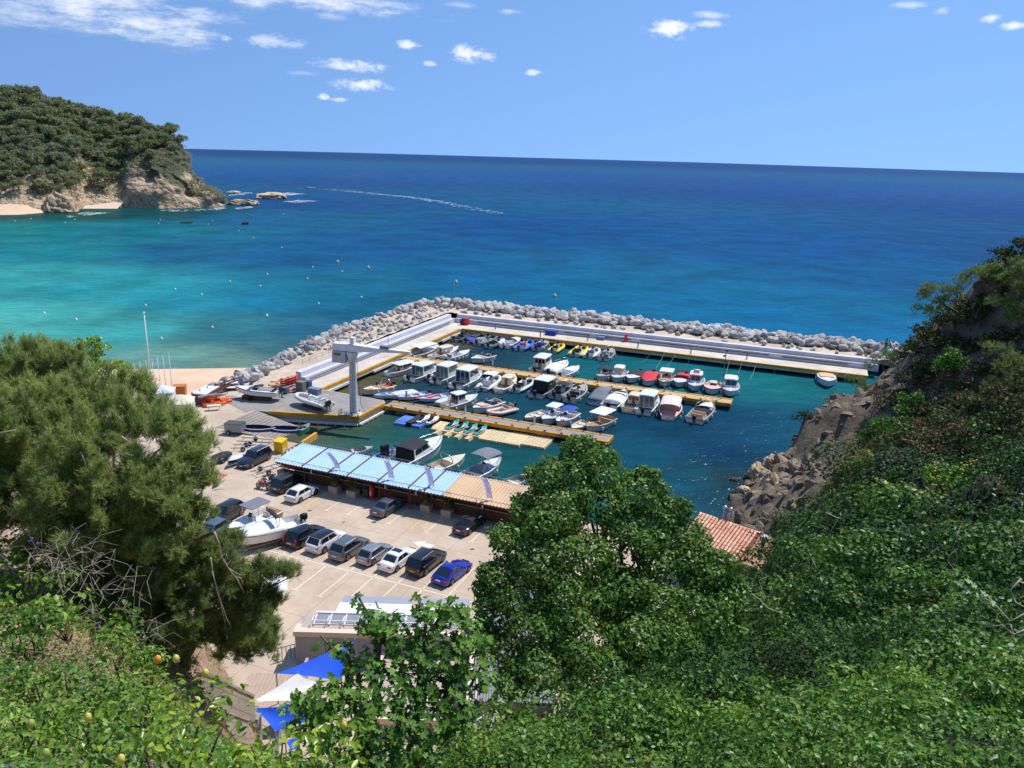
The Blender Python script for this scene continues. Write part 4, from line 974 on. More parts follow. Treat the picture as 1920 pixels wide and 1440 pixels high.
def dinghy(px, L, B, hd, label, dh=0, hm=WHITE, dm=DECKG, em=None, cov=None, rail=None, z=0.0, zp=.25, seatm=WHITE, seats=2, group=GRP, bim=None):
    t_ = base(px, L, hd, label, 'dinghy', dh, 'dinghy', z, zp, group)
    sh = hull(t_, L, B, .5, .22, hm, dm, .82, .14, .82, .22, railm=rail)
    for i in range(seats):
        b = MB(); x = -L*.28+i*L*.3; b.box((x, 0, .38), (.3, 2*hb_(x/L+.5, B, .82)*.84, .05)); b.build('thwart', seatm, t_)
    if em: outboard(t_, -L/2-.08, 0, .2, em, .75)
    if cov: cover_sheet(t_, L, B, sh, **cov)
    if bim:
        k = dict(bim); bimini(t_, k.pop('x0')*L, k.pop('x1')*L, .42*B, .5, k.pop('h'), **k)
    return t_
P1 = dict(x0=-.12, x1=.24, w=.8, h=2.05, rf=.75, rb=.05, aft='glass')
# --- row along the far quay (bows to the quay)
rib((871, 634), 6.6, 2.3, 1, 'dark grey inflatable with dark cover, first boat in the corner of the far quay', tm=DGREYT, cov=(-.3, .35, .35, 0, BLACKC), dh=-12)
rib((892, 637), 6.6, 2.2, 1, 'dark grey inflatable with a blue bundle at its stern near the quay corner', tm=DGREYT, cov=(-.45, -.05, .5, -.3, BLUEC), dh=-10, con=False)
rib((912, 640), 6.8, 2.3, 1, 'grey inflatable with pale seats, third boat along the far quay', tm=GREYT, cm=WHITEC, dh=-8, seats=2)
rib((933, 645), 7.0, 2.3, 1, 'grey inflatable with a pale half cover beside the white speedboat at the far quay', tm=DGREYT, cov=(-.05, .4, .2, .15, WHITEC), dh=-6, seats=2)
motorboat((960, 645), 6.6, 2.5, 1, 'white open speedboat between grey and blue inflatables at the far quay', seats=2, cm=WHITEC, screen=.02, em=WHITE, brail=False, dh=-2)
rib((984, 650), 6.2, 2.6, 1, 'bright blue inflatable with orange bag inside at the far quay', tm=BLUET, cm=ORANGE, em=BLUEC, r=.32)
motorboat((1016, 650), 5.6, 2.2, 1, 'white open boat with blue seats right of the blue inflatable', seats=2, cm=BLUEC, con=.05, em=BLACK, brail=False, dm=DECKG, arch=-.3)
rib((1044, 655), 5.4, 2.2, 1, 'smaller yellow inflatable with black motor at the far quay', tm=YELT, r=.28)
rib((1086, 660), 6.6, 2.6, 1, 'larger yellow inflatable with its bow against the far quay', tm=YELT, r=.3, seats=2)
rib((1110, 664), 5.8, 2.4, 1, 'pale grey inflatable right of the larger yellow one', tm=LGREYT, r=.28, cm=GREYC)
motorboat((1139, 668), 5.8, 2.4, 1, 'white open boat with grey deck, last in the row at the far quay', seats=1, cm=GREYC, con=.0, dm=DECKG, em=CHROME, brail=True)
motorboat((1549, 715), 7.2, 2.7, -1, 'white boat with large beige sun pad moored alone at the far quay', pad=(-.28, .12, TANC), eng=0, fend=3, dh=4, dstart=.2, brail=False, free=.9)
# --- north side of the middle pontoon
LL = dict(rail=HULLR, free=.7, rise=.5, stern=.62, eng=0, brail=False, cm=TANC)
motorboat(z2(650, 500), 7.4, 2.6, 1, 'traditional boat under white canopy roof at the pontoon root', bim=dict(x0=-.3, x1=.3, h=1.9, m=WHITEC), dh=-14, **LL)
motorboat(z2(835, 508), 7.2, 2.6, 1, 'traditional boat with reddish cabin at the pontoon root', hs=dict(x0=-.15, x1=.2, w=.66, h=1.7, rf=.15, doorm=WOODB, wall=mat('reddish_cabin', S(176, 120, 108), .5, .1), glass=WHITE, roof=CREAM), dh=-14, **LL)
motorboat(z2(955, 528), 5.6, 2.2, 1, 'low white boat with fenders beside the reddish wooden cabin boat', seats=1, cm=GREYC, con=-.05, fend=4, dh=-18, em=WHITE, brail=False)
motorboat(z2(1170, 555), 5.2, 2.1, -1, 'small white boat with pink foredeck alone north of the middle pontoon', pad=(-.12, .1, PINKT), dh=-18, em=BLACK, dstart=.38, screen=.0)
motorboat(z3(275, 622), 6.8, 2.5, 1, 'white cabin boat with flat white roof over its cockpit by the middle pontoon', hs=dict(x0=-.2, x1=.25, w=.82, h=2.25, rf=.5, aft='door', over=.3, wall=CREAM), fend=2)
motorboat(z3(415, 640), 7.0, 2.5, 1, 'white boat under a full pale cover with black folded sunshade frame', cov=dict(m=WHITEC, h=.65, peak=.35), bim=dict(x0=.05, x1=.12, h=2.1, m=BLACKC, frame=BLACK, arc=.08), dh=-6)
motorboat(z3(520, 678), 5.4, 2.1, 1, 'low white sunbathing boat right of the pale covered boat', pad=(-.1, .3, WHITEC), dh=-14, dstart=.4, brail=False)
motorboat(z3(825, 712), 4.8, 2.1, -1, 'small grey boat under dark folding sunshade by the pontoon', bim=dict(x0=-.3, x1=.1, h=1.75, m=BLACKC), con=-.05, seats=1, dm=DECKG, cm=GREYC, dh=-4)
motorboat(z3(958, 716), 5.8, 2.3, -1, 'white fishing boat with small white wheelhouse beside the black covered boat', hs=dict(x0=-.22, x1=.12, w=.7, h=1.95, rf=.2, glass=TANC), dh=4)
motorboat(z3(1100, 720), 6.0, 2.3, -1, 'white boat with flat black cover over its cockpit', cov=dict(m=BLACKC, h=.22, t1=.58, peak=.3), dh=-4, em=BLACK, brail=False)
motorboat(z3(1238, 742), 6.4, 2.5, -1, 'motorboat wholly under a bright red cover', cov=dict(m=REDC, h=.5, peak=.35, t1=.97), dh=2, brail=False, fend=1, em=BLACK)
motorboat(z3(1382, 752), 5.8, 2.4, -1, 'white boat with flat white hard top and beige seats', tt=(-.32, .1, .42, 2.0, WHITE), con=-.08, seats=2, cm=TANC, dm=CREAM, dh=3, pad=(.12, .32, TANC), dstart=.5)
motorboat(z3(1525, 755), 6.4, 2.5, -1, 'white boat with red cockpit cover and folded dark sunshade', cov=dict(m=REDC, h=.25, t1=.5, peak=.3), bim=dict(x0=-.25, x1=-.05, h=1.95, m=BLACKC, frame=BLACK, arc=.1), dh=-2, hm=WHITE, brail=False)
t_ = motorboat(z3(1648, 785), 6.4, 2.5, -1, 'white pilothouse boat with a red marked raft canister on its roof', hs=dict(x0=-.25, x1=.14, w=.78, h=2.1, rf=.25, glass=BGLASS), dh=5, fend=3)
b = MB(); b.tube([(-1.0, -.45, 2.42), (-1.0, .45, 2.42)], .2, 10); b.build('raft_canister', WHITE, t_, True); b = MB(); b.box((-.3, 0, 2.26), (.7, .9, .05)); b.build('red_mark', REDC, t_)
motorboat(z3(1805, 818), 6.2, 2.6, -1, 'open traditional boat with brown trim at the end of the middle pontoon', hs=dict(x0=-.1, x1=.06, w=.4, h=1.3, rf=.1, doorm=WOODB, wall=TANC, glass=WOODB, roof=CREAM), dm=PINKT, dh=2, **LL)
motorboat(z4(330, 832), 6.2, 2.5, -1, 'white cabin boat with blue windows at the very end of the middle pontoon', hs=dict(x0=-.3, x1=.12, w=.82, h=2.1, rf=.45, glass=BGLASS), dh=6, fend=2)
# --- south side of the middle pontoon
motorboat(z2(455, 655), 6.6, 2.5, 1, 'traditional boat with brown rail and white roof, first under the middle pontoon', hs=dict(x0=-.12, x1=.22, w=.74, h=1.65, rf=.15, doorm=WOODB, wall=CREAM, glass=WOODB, over=.4), dh=-16, fend=0, **LL)
motorboat(z2(655, 692), 7.4, 2.7, 1, 'white cruiser with green tinted canvas doors second along the middle pontoon', hs=dict(x0=-.24, x1=.24, w=.86, h=2.2, rf=.8, aft='glass', glass=GGLASS), dh=-10, fend=0)
rib(z2(790, 700), 5.4, 2.0, 1, 'small white inflatable squeezed between two white cruisers', tm=LGREYT, dh=-10)
motorboat(z2(872, 708), 7.4, 2.6, 1, 'white cruiser with tall glass doors, left one of the twin cabin cruisers', hs=dict(x0=-.26, x1=.24, w=.88, h=2.45, rf=.9, aft='glass', glass=mat('pale_green_glass', S(96, 122, 118), .1, .1)), dh=-6, fend=2)
motorboat(z2(1052, 748), 8.0, 2.8, 1, 'white cruiser with dark glass doors, right one of the twin cabin cruisers', hs=dict(x0=-.24, x1=.24, w=.88, h=2.5, rf=.95, aft='glass', glass=BGLASS), dh=-4, fend=2)
rib(z2(1240, 772), 6.8, 2.5, 1, 'white inflatable with white arch and hard top beside the twin cruisers', tm=LGREYT, arch=True, cm=WHITEC, r=.3, frame=WHITE, em=WHITE, dh=2, bim=dict(x0=-.1, x1=.2, h=1.9, m=WHITEC))
motorboat(z2(1393, 788), 6.8, 2.4, 1, 'white traditional boat with brown cabin door', hs=dict(x0=-.05, x1=.25, w=.68, h=1.6, rf=.12, doorm=WOODB, wall=CREAM, glass=CREAM, roof=CREAM), dh=2, dm=CREAM, **dict(LL, rail=CREAM))
rib(z2(1540, 792), 6.2, 2.3, 1, 'white tubed inflatable with black seats left of the black canopy cruiser', tm=LGREYT, cm=BLACK, seats=2, floorm=BLACKC, dh=-4)
motorboat(z2(1752, 822), 8.0, 2.8, 1, 'white cruiser with big black cockpit enclosure', hs=dict(x0=-.3, x1=.2, w=.9, h=2.2, rf=1.0, aft='canvas', glass=DGLASS, wall=BLACKC, rb=.3), dh=-4, eng=1, dm=GREYP)
motorboat(z3(458, 842), 6.2, 2.3, 1, 'dark decked boat with low black sunshade right of the black canopy cruiser', bim=dict(x0=-.1, x1=.15, h=1.5, m=BLACKC, frame=BLACK), con=.02, seats=1, cm=BLACK, dm=GREYP, dh=-4)
motorboat(z3(590, 868), 6.8, 2.4, 1, 'white centre console boat with dark seats and fishing rail', con=.02, seats=2, cm=BLACKC, dm=DECKG, dh=-2, eng=1, fend=2)
motorboat(z3(815, 893), 6.4, 2.4, 1, 'boat wholly under a pointed grey cover', cov=dict(m=GREYC, h=1.0, peak=.45, t1=.97), eng=0, fend=0, brail=False, dh=-4)
motorboat(z3(943, 928), 7.6, 2.7, 1, 'white sports cruiser with pale folded cover and dark windscreen line', cov=dict(m=WHITEC, h=.55, t0=.2, t1=.72, peak=.45, wide=.9), bim=dict(x0=.02, x1=.1, h=1.75, m=BLACKC, frame=BLACK, arc=.06), dh=-2, fend=2)
motorboat(z3(1098, 958), 6.6, 2.3, 1, 'cream boat with small cabin and brown door by the middle pontoon', hs=dict(x0=-.08, x1=.2, w=.7, h=1.75, rf=.2, doorm=WOODB, wall=CREAM, glass=WOODB, roof=CREAM), dh=0, dm=CREAM, hm=CREAM, eng=0, rail=CREAM)
motorboat(z3(1233, 966), 7.8, 2.6, 1, 'white cruiser with grey glass doors between cream cabin boat and round wooden boat', hs=dict(x0=-.25, x1=.22, w=.86, h=2.3, rf=.85, aft='glass', glass=mat('grey_tinted_glass', S(108, 112, 116), .1, .1)), dh=0, fend=1)
motorboat(z3(1425, 1012), 7.2, 3.0, 1, 'broad wooden trimmed boat under an arched pale canopy', bim=dict(x0=-.35, x1=.25, h=1.75, m=mat('pale_pink_canvas', S(216, 200, 192), .8, .08), arc=.35), dh=6, fend=3, dm=PINKT, **dict(LL, rise=.6))
motorboat(z3(1718, 1042), 7.6, 2.7, 1, 'white open cruiser with tan seats, last boat south of the middle pontoon', screen=.05, seats=2, cm=TANC, dm=DECKG, arch=.1, dh=-8, fend=3, pad=(.15, .35, WHITEC))
# --- north side of the near pontoon
motorboat(z2(235, 832), 5.2, 2.1, -1, 'small white boat with crossed orange paddles on it beside the crane platform', con=0, seats=1, cm=REDC, arch=-.25, dh=-20, dm=CREAM, brail=False)
t_ = thing('paddle', 'orange paddle lying along the small white boat by the crane platform', 'paddle', tuple(G(*z2(245, 838), 1.0)), UANG-.75, 'orange paddles')
b = MB(); b.tube([(-2.4, 0, .35), (2.4, 0, .55)], .1, 6); b.build('shaft', mat('orange_float', S(232, 150, 66), .6, .1), t_, True); b = MB(); b.box((2.3, 0, .56), (.9, .3, .1)); b.build('blade', mat('orange_float', 0), t_)
t_ = thing('paddle', 'orange paddle crossed over the other one on the small white boat', 'paddle', tuple(G(*z2(235, 828), 1.0)), UANG+1.5, 'orange paddles')
b = MB(); b.tube([(-1.7, 0, .62), (1.7, 0, .72)], .09, 6); b.build('shaft', mat('orange_float', 0), t_, True); b = MB(); b.box((-1.6, 0, .6), (.7, .3, .1)); b.build('blade', mat('orange_float', 0), t_)
dinghy(z2(335, 872), 4.8, 1.8, -1, 'white dinghy with pale blue inside next to the crane platform', dm=mat('pale_blue_liner', S(140, 180, 216), .6, .1), dh=-30)
dinghy(z2(440, 872), 4.8, 1.8, -1, 'white dinghy with grey cover sheet, second along the near pontoon', cov=dict(m=mat('pale_grey_cloth', S(196, 198, 206), .8, .06), h=.18, t1=.8), dh=-28)
dinghy(z2(550, 885), 5.0, 1.9, -1, 'white dinghy with lilac floor beside the red kayak', dm=mat('lilac_liner', S(176, 180, 206), .6, .08), em=BLACK, dh=-30)
def kayak(loc, rz, L, label, m, group=None, name='kayak', tilt=0):
    t_ = thing(name, label, 'kayak', loc, rz, group); S_ = []
    for t in np.linspace(0, 1, 9):
        w = .36*math.sin(PI*min(.99, max(.01, t)))**.6; x = -L/2+L*t; k = .12*(2*t-1)**2
        S_.append([(x, w*math.cos(a), .16+k+.15*math.sin(a)) for a in np.linspace(0, 2*PI, 11)[:-1]])
    b = MB(); b.loft(S_, closed=True, cap=True); b.build('hull', m, t_, True)
    b = MB(); b.lathe([(.3, .3), (.26, .33), (.18, .33)], 10, (-.2, 0, 0)); b.build('cockpit_rim', BLACK, t_); return t_
p = G(*z2(665, 893), .5); kayak((p[0], p[1], .45), UANG-.55, 4.6, 'red kayak floating beside white dinghies at the near pontoon', mat('red_kayak', S(226, 78, 56), .5, .1))
dinghy(z2(745, 900), 5.0, 1.9, -1, 'white dinghy with black outboard right of the red kayak', dm=mat('lilac_liner', 0), em=BLACK, dh=-30)
dinghy(z2(848, 938), 4.2, 1.8, -1, 'stubby pale grey dinghy left of the round topped white boat', hm=CREAM, dm=DECKG, dh=-22, cov=dict(m=mat('pale_grey_cloth', 0), h=.22))
motorboat(z2(985, 955), 6.0, 2.5, 1, 'white boat with rounded white hard top wheelhouse at the near pontoon', hs=dict(x0=-.22, x1=.05, w=.62, h=2.05, rf=.12, rb=.12, glass=DGLASS, aft='glass', over=.16), eng=0, dh=-22, fend=2, free=.85, hm=CREAM)
motorboat(z2(1212, 990), 5.6, 2.3, -1, 'white boat with bare sunshade frame beside the pinkish inflatable', bim=dict(x0=-.15, x1=0, h=2.1, m=BLACKC, sheet=False, frame=GREYP), screen=-.02, seats=1, cm=TANC, dh=-16, pad=(.1, .32, TANC), dstart=.5)
rib(z2(1340, 1025), 4.8, 2.1, -1, 'pinkish grey inflatable at the near pontoon', tm=PINKT, dh=-26, r=.26, cm=TANC, con=False, seats=2)
dinghy(z3(215, 1062), 4.6, 1.9, -1, 'white oval dinghy with pale inside left of the round topped boat near the tree', hm=WHITE, dm=CREAM, dh=-18)
motorboat(z3(362, 1085), 5.6, 2.2, -1, 'white boat with big rounded white hard top near the tree', tt=(-.28, .1, .36, 2.0, WHITE), con=-.02, seats=1, cm=WHITEC, dh=-8, fend=3)
motorboat(z3(482, 1105), 5.4, 2.1, -1, 'white boat under bright blue sunshade near the tree', bim=dict(x0=-.35, x1=.05, h=1.8, m=BLUEC), con=0, seats=1, cm=WHITEC, dh=-6)
dinghy(z3(605, 1155), 4.2, 1.7, -1, 'small pale dinghy with outboard motors inside behind the tree top', em=BLACK, dm=CREAM, dh=-8)
motorboat(z3(775, 1150), 6.0, 2.4, -1, 'boat with flat white sun roof at the tip of the near pontoon', tt=(-.42, .1, .46, 2.05, WHITEC), seats=1, cm=TANC, dm=TEAK, dh=-14)
# --- near side, behind the blue roof
dinghy((662, 850), 4.6, 1.9, 1, 'white dinghy with white outboard behind the blue roof', em=WHITE, dh=-40)
t_ = rib((735, 857), 6.6, 2.6, 1, 'blue tubed inflatable with black upright console behind the blue roof', tm=BLUET, con=True, seats=1, arch=True, dh=-14, frame=BLACK, r=.3)
b = MB(); b.box((-.6, .5, 1.0), (.9, .5, 1.5)); b.build('locker', BLACK, t_)
motorboat((790, 854), 8.6, 3.0, 1, 'large white cruiser with black cockpit canopy behind the blue roof', hs=dict(x0=-.36, x1=.12, w=.88, h=2.15, rf=1.3, aft='canvas', wall=WHITE, glass=DGLASS, roof=BLACKC), dh=-6, free=1.0, eng=0, fend=1, rail=BLACK)
motorboat((836, 877), 5.6, 2.1, 1, 'small white boat with white pipe arch behind the blue roof', dm=CREAM, seats=1, cm=TANC, arch=.02, dh=-22, brail=False)
motorboat((905, 887), 6.4, 2.4, 1, 'white boat with broad grey sunshade behind the corrugated tan roof', bim=dict(x0=-.12, x1=.28, h=2.35, m=GREYC, frame=BLACK, arc=.3, w=.5), con=0, seats=2, cm=GREYC, dh=-14, fend=2)
dinghy((962, 908), 5.0, 1.9, 1, 'white dinghy with black outboard half hidden by the tree behind the tan roof', em=BLACK, dm=DECKG, dh=-20)
# --- far small craft on the open water
t_ = thing('speedboat', 'tiny white speedboat at the head of its long wake on the open sea', 'boat', tuple(G(583, 353.5, 0)), math.radians(172)); hull(t_, 9, 3, 1.0, .6, WHITE, WHITE, .4)
t_ = thing('rowing_boat', 'tiny yellowish open boat anchored off the headland beach', 'boat', tuple(G(350, 419, 0)), .1); hull(t_, 7, 2.2, .7, .5, mat('ochre_hull', S(176, 150, 90)), BLACK, .85)
t_ = thing('float_boat', 'tiny dark red float boat among the buoys off the headland', 'boat', tuple(G(460, 421, 0)), .4); hull(t_, 4, 1.6, .9, .4, REDP, BLACK, .8)

# --- jet skis and floating docks
def jetski(px, label, hm, am, dh=0, z=.34, rz=None, loc=None, group='jet skis on the floating dock', L=3.2, cov=None, top=None):
    c = G(px[0], px[1], .5) if loc is None else loc
    t_ = thing('jet_ski', label, 'jet ski', (c[0], c[1], z), UANG+math.radians(dh) if rz is None else rz, group)
    S_ = []; D_ = []
    for t in (0, .08, .25, .45, .65, .82, .94, 1):
        w = .56*(.9+.1*min(1, t/.2))*max(.05, 1-max(0, (t-.4)/.6)**2.4); x = -L/2+L*t; s = .34+.3*t*t
        S_.append([(x, w, s), (x, w*.95, .2+.2*t**3), (x-.2*t, .01, -.05+.4*t**4), (x, -w*.95, .2+.2*t**3), (x, -w, s)])
        hmp = .0 if t < .06 else (.14+.32*math.exp(-((t-.66)/.22)**2))
        D_.append([(x, w, s), (x, w*.62, s+.06), (x, w*.3, s+hmp*.8), (x, 0, s+hmp), (x, -w*.3, s+hmp*.8), (x, -w*.62, s+.06), (x, -w, s)])
    b = MB(); b.loft(S_); b.f += [tuple(range(5))[::-1]]; b.build('hull', hm, t_, auto=35)
    b = MB(); b.loft(D_); b.f += [tuple(range(7))]; b.build('hood', (top or am) if cov is None else cov, t_, True)
    if cov is None:
        b = MB(); S2 = []
        for x, h, w in ((-1.3, .62, .16), (-1.2, .74, .2), (-.5, .78, .2), (-.1, .88, .18), (.05, .84, .12)): S2.append([(x, w, h-.16), (x, w*.8, h), (x, -w*.8, h), (x, -w, h-.16)])
        b.loft(S2); b.f += [(0, 1, 2, 3)]; b.build('saddle', BLACK, t_)
        b = MB(); b.tube([(.28, .42, 1.04), (.36, .2, 1.06), (.36, -.2, 1.06), (.28, -.42, 1.04)], .03, 5); b.tube([(.36, 0, 1.05), (.55, 0, .85)], .05, 5); b.build('handlebar', BLACK, t_)
        for s in (1, -1):
            b = MB(); b.box((-.5, s*.43, .44), (1.6, .16, .03)); b.build('footwell', BLACK, t_)
        b = MB(); b.box((.75, 0, .9), (.5, .3, .05), ry=.5); b.build('accent_panel', am if am is not hm else BLACK, t_)
    return t_
for (u, v), lb in (((1085, 628), 'turquoise and white jet ski, nearest to the crane of the turquoise four'), ((1197, 652), 'turquoise and white jet ski, second from the crane'), ((1308, 674), 'turquoise and white jet ski, third from the crane'), ((1422, 694), 'turquoise and white jet ski, farthest from the crane next to the empty dock')):
    jetski(z5(u, v), lb, WHITE, TURQ, dh=-8)
jetski(z5(740, 562), 'white jet ski with lime trim left of the beige dock', WHITE, LIME, dh=-8, top=WHITE)
jetski(z5(850, 574), 'white and black jet ski with yellow trim at the left end of the beige dock', WHITE, mat('yellow_black_trim', S(190, 150, 40)), dh=-8, top=WHITE)
jetski(z5(625, 570), 'black covered jet ski between blue dock and lime trimmed one', BLACK, BLACK, dh=-8, cov=BLACKC)
DOCK = mat('beige_float_plastic', S(222, 200, 156), .7, .08, 1.5, dirt=S(176, 150, 110), dirt_amt=.4, dirt_scale=1.2)
DOCKB = mat('blue_float_plastic', S(92, 134, 208), .6, .1, 1.5)
def cube_dock(label, c, rz, nx, ny, m, name='floating_dock', cell=.5, arch=False, fingers=None):
    t_ = thing(name, label, 'floating dock', (c[0], c[1], 0), rz, 'floating docks'); b = MB()
    for i in range(nx):
        for j in range(ny):
            x = (i-(nx-1)/2)*cell; y = (j-(ny-1)/2)*cell; h = random.uniform(-.012, .012)+(.16*math.cos((j/(ny-1)-.5)*PI) if arch else 0)
            b.box((x, y, .16+h), (cell-.035, cell-.035, .4), taper=.93)
            if i % 2 and j % 2: b.box((x+cell/2, y+cell/2, .37+h), (.12, .12, .05))
    stuff(b.build('float_blocks', m, t_))
    if fingers:
        fm_ = MB()
        for k in range(3): fm_.box((0, (k-1)*.5, .2), (.9, .44, .38), taper=.8)
        fme = fm_.mesh('float_finger'); fme.materials.append(m)
        for x, y in fingers: o = link('float_finger', fme, t_); o.location = (x, y, 0)
    return t_
def dockc(p, q, r): return (np.array(G(*p, .4))+np.array(G(*r, .4)))/2
A_ = G(*z5(835, 655), .4); B_ = G(*z5(1400, 775), .4); C_ = G(*z2(1720, 1350), .4)
cube_dock('beige floating dock of square blocks under the turquoise jet skis', G(*z5(1180, 668), .4), HANG, 17, 7, DOCK, fingers=[(-2.6, -2.6), (-.9, -2.7), (.8, -2.7), (2.5, -2.7)])
cube_dock('empty beige floating dock of square blocks right of the jet skis', G(*z5(1700, 758), .4), HANG, 13, 9, DOCK)
cube_dock('last empty beige floating dock, half behind the tree top', G(*z3(150, 1262), .4), HANG, 13, 9, DOCK)
cube_dock('short beige floating dock left of the turquoise jet skis', G(*z5(950, 612), .4), HANG, 4, 6, DOCK)
cube_dock('blue ribbed floating dock beside the crane platform', G(*z5(515, 552), .4), HANG, 4, 8, DOCKB, arch=True)
cube_dock('narrow blue floating dock under the lime trimmed jet ski', G(*z5(700, 585), .4), HANG, 3, 7, DOCKB)
# ================================================================ vegetation
def unit(a): return a/np.maximum(np.linalg.norm(a, axis=-1, keepdims=True), 1e-9)
DIA = (np.array([(0, 0, 0), (.5, .32, .06), (1, 0, -.06), (.5, -.32, .06)]), np.array([(0, 1, 2), (0, 2, 3)]))
OVAL = (np.array([(0, 0, 0), (.25, .2, .05), (.6, .22, .04), (1, 0, -.1), (.6, -.22, .04), (.25, -.2, .05), (.5, 0, -.03)]), np.array([(0, 1, 6), (1, 2, 6), (2, 3, 6), (3, 4, 6), (4, 5, 6), (5, 0, 6)]))
IVY = (np.array([(0, 0, 0), (.1, .38, .05), (.45, .22, .03), (1, 0, -.1), (.45, -.22, .03), (.1, -.38, .05), (.3, 0, -.04)]), np.array([(0, 1, 6), (1, 2, 6), (2, 3, 6), (3, 4, 6), (4, 5, 6), (5, 0, 6)]))
FIG = (np.array([(0, 0, 0), (-.06, .26, .02), (.16, .46, .05), (.3, .2, .02), (.62, .5, .04), (.66, .17, .02), (1, .12, -.08), (1, -.12, -.08), (.66, -.17, .02), (.62, -.5, .04), (.3, -.2, .02), (.16, -.46, .05), (-.06, -.26, .02), (.38, 0, -.06)]),
       np.array([(i, i+1, 13) for i in range(12)]+[(12, 0, 13)]))
def leafgeo(P, N, size, tpl, r, T=None, droop=0.0):
    n = len(P); N = unit(N)
    if T is None: T = r.normal(size=(n, 3))
    T = T - N*(T*N).sum(1, keepdims=True); T = unit(T); 
    if droop: T = unit(T + np.array([0, 0, -droop])); N = unit(N - T*(N*T).sum(1, keepdims=True))
    B = np.cross(N, T); tv, tf = tpl; s = np.broadcast_to(size, (n,))[:, None, None]
    V = P[:, None] + s*(T[:, None]*tv[None, :, :1] + B[:, None]*tv[None, :, 1:2] + N[:, None]*tv[None, :, 2:])
    F = tf[None] + (np.arange(n)*len(tv))[:, None, None]
    return V.reshape(-1, 3), F.reshape(-1, 3)
def leaf_obj(name, P, N, size, tpl, m, parent, r, T=None, droop=0.0):
    V, F = leafgeo(P, N, size, tpl, r, T, droop); return fast_mesh(name, V, F, m, parent)
def sph(n, r): return unit(r.normal(size=(n, 3)))
def blob_pts(blobs, dens, r, low=.25, shell=.5, rough=.35):
    """points on the lumpy outer shells of crown clumps; few on their undersides"""
    PP, NN = [], []; Bc = np.array([b[:3] for b in blobs]); Br = np.array([b[3] for b in blobs])
    for i, (x, y, z, R) in enumerate(blobs):
        n = int(dens*12.6*R*R); d = sph(n, r); d = d[(d[:, 2] > -.2) | (r.random(n) < low)]; n = len(d)
        k = 1 + rough*(fbm(d[:, 0]*3+x*3, d[:, 1]*3+d[:, 2]*2.6+y, 77+i, 3))
        rad = R*k*(1-shell*r.random(n)**2.2)
        p = np.array([x, y, z]) + d*rad[:, None]*np.array([1, 1, .85])
        inside = np.zeros(n, bool)
        for j in range(len(blobs)):
            if j != i: inside |= (((p-Bc[j])**2).sum(1) < (Br[j]*.5)**2)
        p, d = p[~inside], d[~inside]; PP.append(p); NN.append(d)
    return np.concatenate(PP), np.concatenate(NN)
def sub_blobs(blobs, k, r, f=(.3, .5)):
    """break every clump into smaller sprays so that the outline is ragged and gaps open"""
    out = []
    for x, y, z, R in blobs:
        for _ in range(k):
            d = unit(r.normal(size=3)); d[2] = abs(d[2])*.9-.15; q = R*r.uniform(.55, .95); out.append((x+d[0]*q, y+d[1]*q, z+d[2]*q*.85, R*r.uniform(*f)))
    return out
def pb(lst):                                             # (px, py, Y, r px) -> clump in metres
    o = []
    for x, y, Y, rp in lst:
        p = AY(x, y, Y); o.append((*p, rp/FPX*np.linalg.norm(p-CAMP)))
    return o
PINEN = leafmat('pine_needles', S(104, 126, 64), S(184, 196, 116), .4, .6, .2)
PINED = leafmat('pine_needles_dark', S(82, 106, 56), S(150, 168, 94), .38, .6, .2)
FARPINE = leafmat('far_pine_foliage', S(98, 112, 72), S(166, 170, 118), .35, .8, .1)
FARPINE2 = leafmat('far_pine_foliage_grey', S(106, 114, 86), S(170, 172, 134), .35, .8, .1)
BROAD = leafmat('broad_leaves', S(58, 96, 36), S(128, 164, 70), .42, .4, .4)
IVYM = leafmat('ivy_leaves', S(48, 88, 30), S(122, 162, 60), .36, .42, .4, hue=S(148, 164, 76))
IVYB = leafmat('sun_toned_ivy', S(70, 112, 36), S(156, 190, 74), .42, .4, .4)  # lighter ivy copy with the sunlight put into its colour
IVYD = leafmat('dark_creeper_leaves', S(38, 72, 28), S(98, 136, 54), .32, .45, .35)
FIGM = leafmat('fig_leaves', S(56, 102, 36), S(124, 164, 66), .34, .5, .25)
LEMM = leafmat('lemon_leaves', S(76, 122, 30), S(176, 198, 64), .42, .3, .5)
SHRUBM = leafmat('olive_shrub', S(56, 64, 38), S(104, 110, 68), .25, .6, .2)
SHRUBG = leafmat('green_shrub', S(50, 92, 34), S(112, 156, 58), .3, .5, .3)
DRYM = leafmat('dry_shrub', S(92, 82, 56), S(140, 124, 88), .2, .8, .1)
YELSH = leafmat('yellowish_shrub', S(110, 110, 44), S(176, 170, 84), .3, .5, .3)
BARK = mat('bark', S(112, 92, 76), .9, .3, 6, .5)
DARKBARK = mat('dark_bark', S(74, 62, 52), .9, .3, 6, .5)
DEADW = mat('dead_wood', S(184, 170, 156), .9, .2, 8, .3)
def limb(b, p, q, r0, r1, r, wob=.12, n=6):
    p, q = np.array(p, float), np.array(q, float); L_ = np.linalg.norm(q-p); pts = []
    for t in np.linspace(0, 1, n):
        k = math.sin(t*PI)*L_*wob; pts.append(p+(q-p)*t+r.normal(size=3)*k*.5+np.array([0, 0, k*.25]))
    b.tube(pts, [r0+(r1-r0)*t for t in np.linspace(0, 1, n)], 6)

